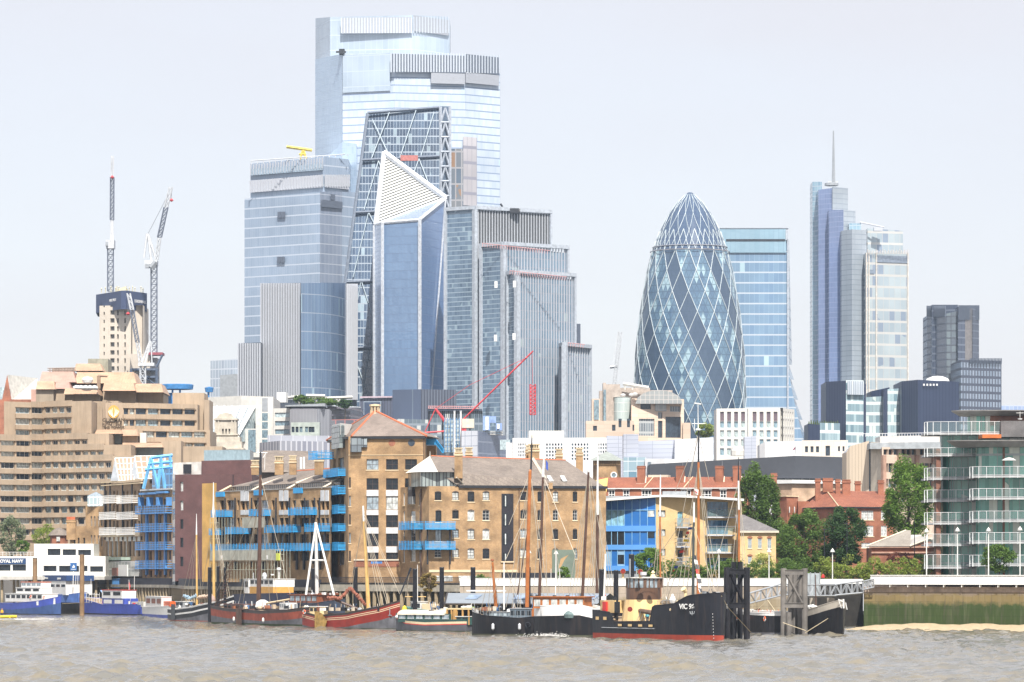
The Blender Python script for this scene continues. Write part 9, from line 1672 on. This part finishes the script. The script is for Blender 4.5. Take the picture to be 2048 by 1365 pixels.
def dolphin(name, label, cx, D, xs, ytop, mat, r, yb1, yb2, backs):
    t = thing(name, label, 'mooring dolphin', (XX(cx, D), D, 0))
    zt = ZZ(ytop, D)
    for x in xs: b = MB(); b.tube((XX(x, D), D, -.8), (XX(x, D), D, zt), r, n=14); b.build('pile', mat, t)
    for x, y, dd in backs: b = MB(); b.tube((XX(x, D+dd), D+dd, -.8), (XX(x, D+dd), D+dd, ZZ(y, D+dd)), r*.85, n=12); b.build('pile', mat, t)
    X0, X1 = XX(xs[0], D), XX(xs[-1], D)
    for y in (yb1, yb2): b = MB(); z = ZZ(y, D); b.box(X0, D-.3, z-.28, X1, D+.3, z+.28); b.box(X0, D-.42, z+.28, X1, D+.42, z+.36); b.box(X0, D-.42, z-.36, X1, D+.42, z-.28); b.build('cross_beam', mat, t)
    b = MB(); z0, z1 = ZZ(yb2, D)+.3, ZZ(yb1, D)-.3; b.tube((X0+r, D-.2, z1), (X1-r, D-.2, z0), .2, n=4); b.build('diagonal_brace', mat, t); b = MB(); b.tube((X1-r, D+.3, z1), (X0+r, D+.3, z0), .2, n=4); b.build('diagonal_brace', mat, t)
dolphin('steel_dolphin', 'black steel dolphin of braced piles at the bow of the steamer', 1475, 536, (1454, 1493.5), 1135, PB, .44, 1144, 1211, ((1468,1124,6),(1480,1124,6),(1462,1136,3)))
GP = plain('grey_pile', (.17,.155,.14), .7, var=.35, streak=.5); dolphin('timber_dolphin', 'grey weathered dolphin of braced piles right of the black one', 1588, 570, (1567, 1609.5), 1137, GP, .42, 1145, 1211, ((1581,1140,5),(1590,1140,5),(1600,1150,4),(1578,1225,-2)))
# gangway
t = thing('gangway_bridge', 'grey steel truss gangway sloping down from the embankment to the moorings', 'gangway', (XX(1640, 640), 640, 3)); G0, G1 = W(1500, 1206, 612), W(1668, 1191, 650); G2 = W(1740, 1180, 640)
b = MB()
def truss(b, p, q, h0, h1, n, off):
    off = Vector(off)
    for o in (Vector(), off):
        b.tube(p+o, q+o, .13, n=4); b.tube(p+o+Vector((0,0,h0)), q+o+Vector((0,0,h1)), .1, n=4)
        for i in range(n+1): s = i/n; c = p.lerp(q, s)+o; h = h0+(h1-h0)*s; b.tube(c, c+Vector((0,0,h)), .06, n=4)
        for i in range(n): a = p.lerp(q, i/n)+o; c = p.lerp(q, (i+1)/n)+o; h = h0+(h1-h0)*(i+1)/n; b.tube(a if i % 2 else a+Vector((0,0,h)), c+Vector((0,0,h)) if i % 2 else c, .05, n=4)
truss(b, W(1500,1207,590), W(1566,1190,606), 1.5, 1.7, 6, (0,2,0)); truss(b, W(1566,1190,606), W(1600,1190,612), 1.6, 1.6, 3, (0,2,0)); truss(b, W(1608,1192,618), W(1672,1192,634), 1.7, 1.7, 6, (0,2,0)); truss(b, W(1672,1191,634), W(1727,1186,632.5), 1.7, 1.9, 5, (0,2,0)); truss(b, W(1727,1180,632), W(1748,1175,631), 1.3, 1.3, 4, (0,1.6,0)); b.build('truss', plain('gangway_grey', (.34,.36,.38), .5, var=.15), t)
b = MB(); [b.poly([p, q, q+Vector((0,2,0)), p+Vector((0,2,0))]) for p, q in ((W(1500,1207,590), W(1566,1190,606)), (W(1566,1190,606), W(1600,1190,612)), (W(1600,1190,612), W(1608,1192,618)), (W(1608,1192,618), W(1672,1192,634)), (W(1672,1191,634), W(1727,1186,632.5)))]; b.build('walkway', GREYM, t)
for x, D in ((1627,626),(1662,634)): b = MB(); X = XX(x, D); b.box(X-.55, D, -.8, X+.55, D+1.4, ZZ(1196, D)); b.build('concrete_leg', plain('pier_concrete', (.35,.31,.26), .8, streak=.4), t)
b = MB(); b.box(XX(1612,640), 640, ZZ(1193,640), XX(1640,640), 643, ZZ(1147,640)); b.build('glass_gatehouse', plain('gatehouse_grey', (.36,.40,.42), .25), t); b = MB()
for x in (1612, 1621, 1630, 1640): b.tube(W(x,1193,639.9), W(x,1145,639.9), .08, n=4)
b.build('gatehouse_posts', plain('gangway_grey', ()), t)
b = MB(); b.box(XX(1609,650), 650, ZZ(1225,650), XX(1664,650), 655, ZZ(1196,650)); b.build('pier_deck', plain('dark_wall', ()), t)
b = MB(); c = W(1657, 1162, 668); b.tube(c, c-Vector((0,0,1)), .05); solo('sign_post', b, DARK, 'thin post on the parapet by the gangway', 'post', c); b = MB(); c = W(1650, 1110, 690); b.box(c.x-.3, 690, c.z-.5, c.x+.3, 690.2, c.z+.6); 
# ---------------- haze ----------------
b = MB(); b.box(-2150, -60, -1.9, 2150, 3050, 330); hz = b.build('haze', [plain('x', (1,1,1))]); hz.data.materials.clear()
m = bpy.data.materials.new('haze'); m.use_nodes = True; nt = m.node_tree; nt.nodes.clear(); out = nt.nodes.new('ShaderNodeOutputMaterial'); v = nt.nodes.new('ShaderNodeVolumePrincipled')
v.inputs['Color'].default_value = (.66, .82, 1, 1); v.inputs['Density'].default_value = .00006; v.inputs['Anisotropy'].default_value = .1
nt.links.new(v.outputs[0], out.inputs['Volume']); hz.data.materials.append(m); hz['kind'] = 'stuff'
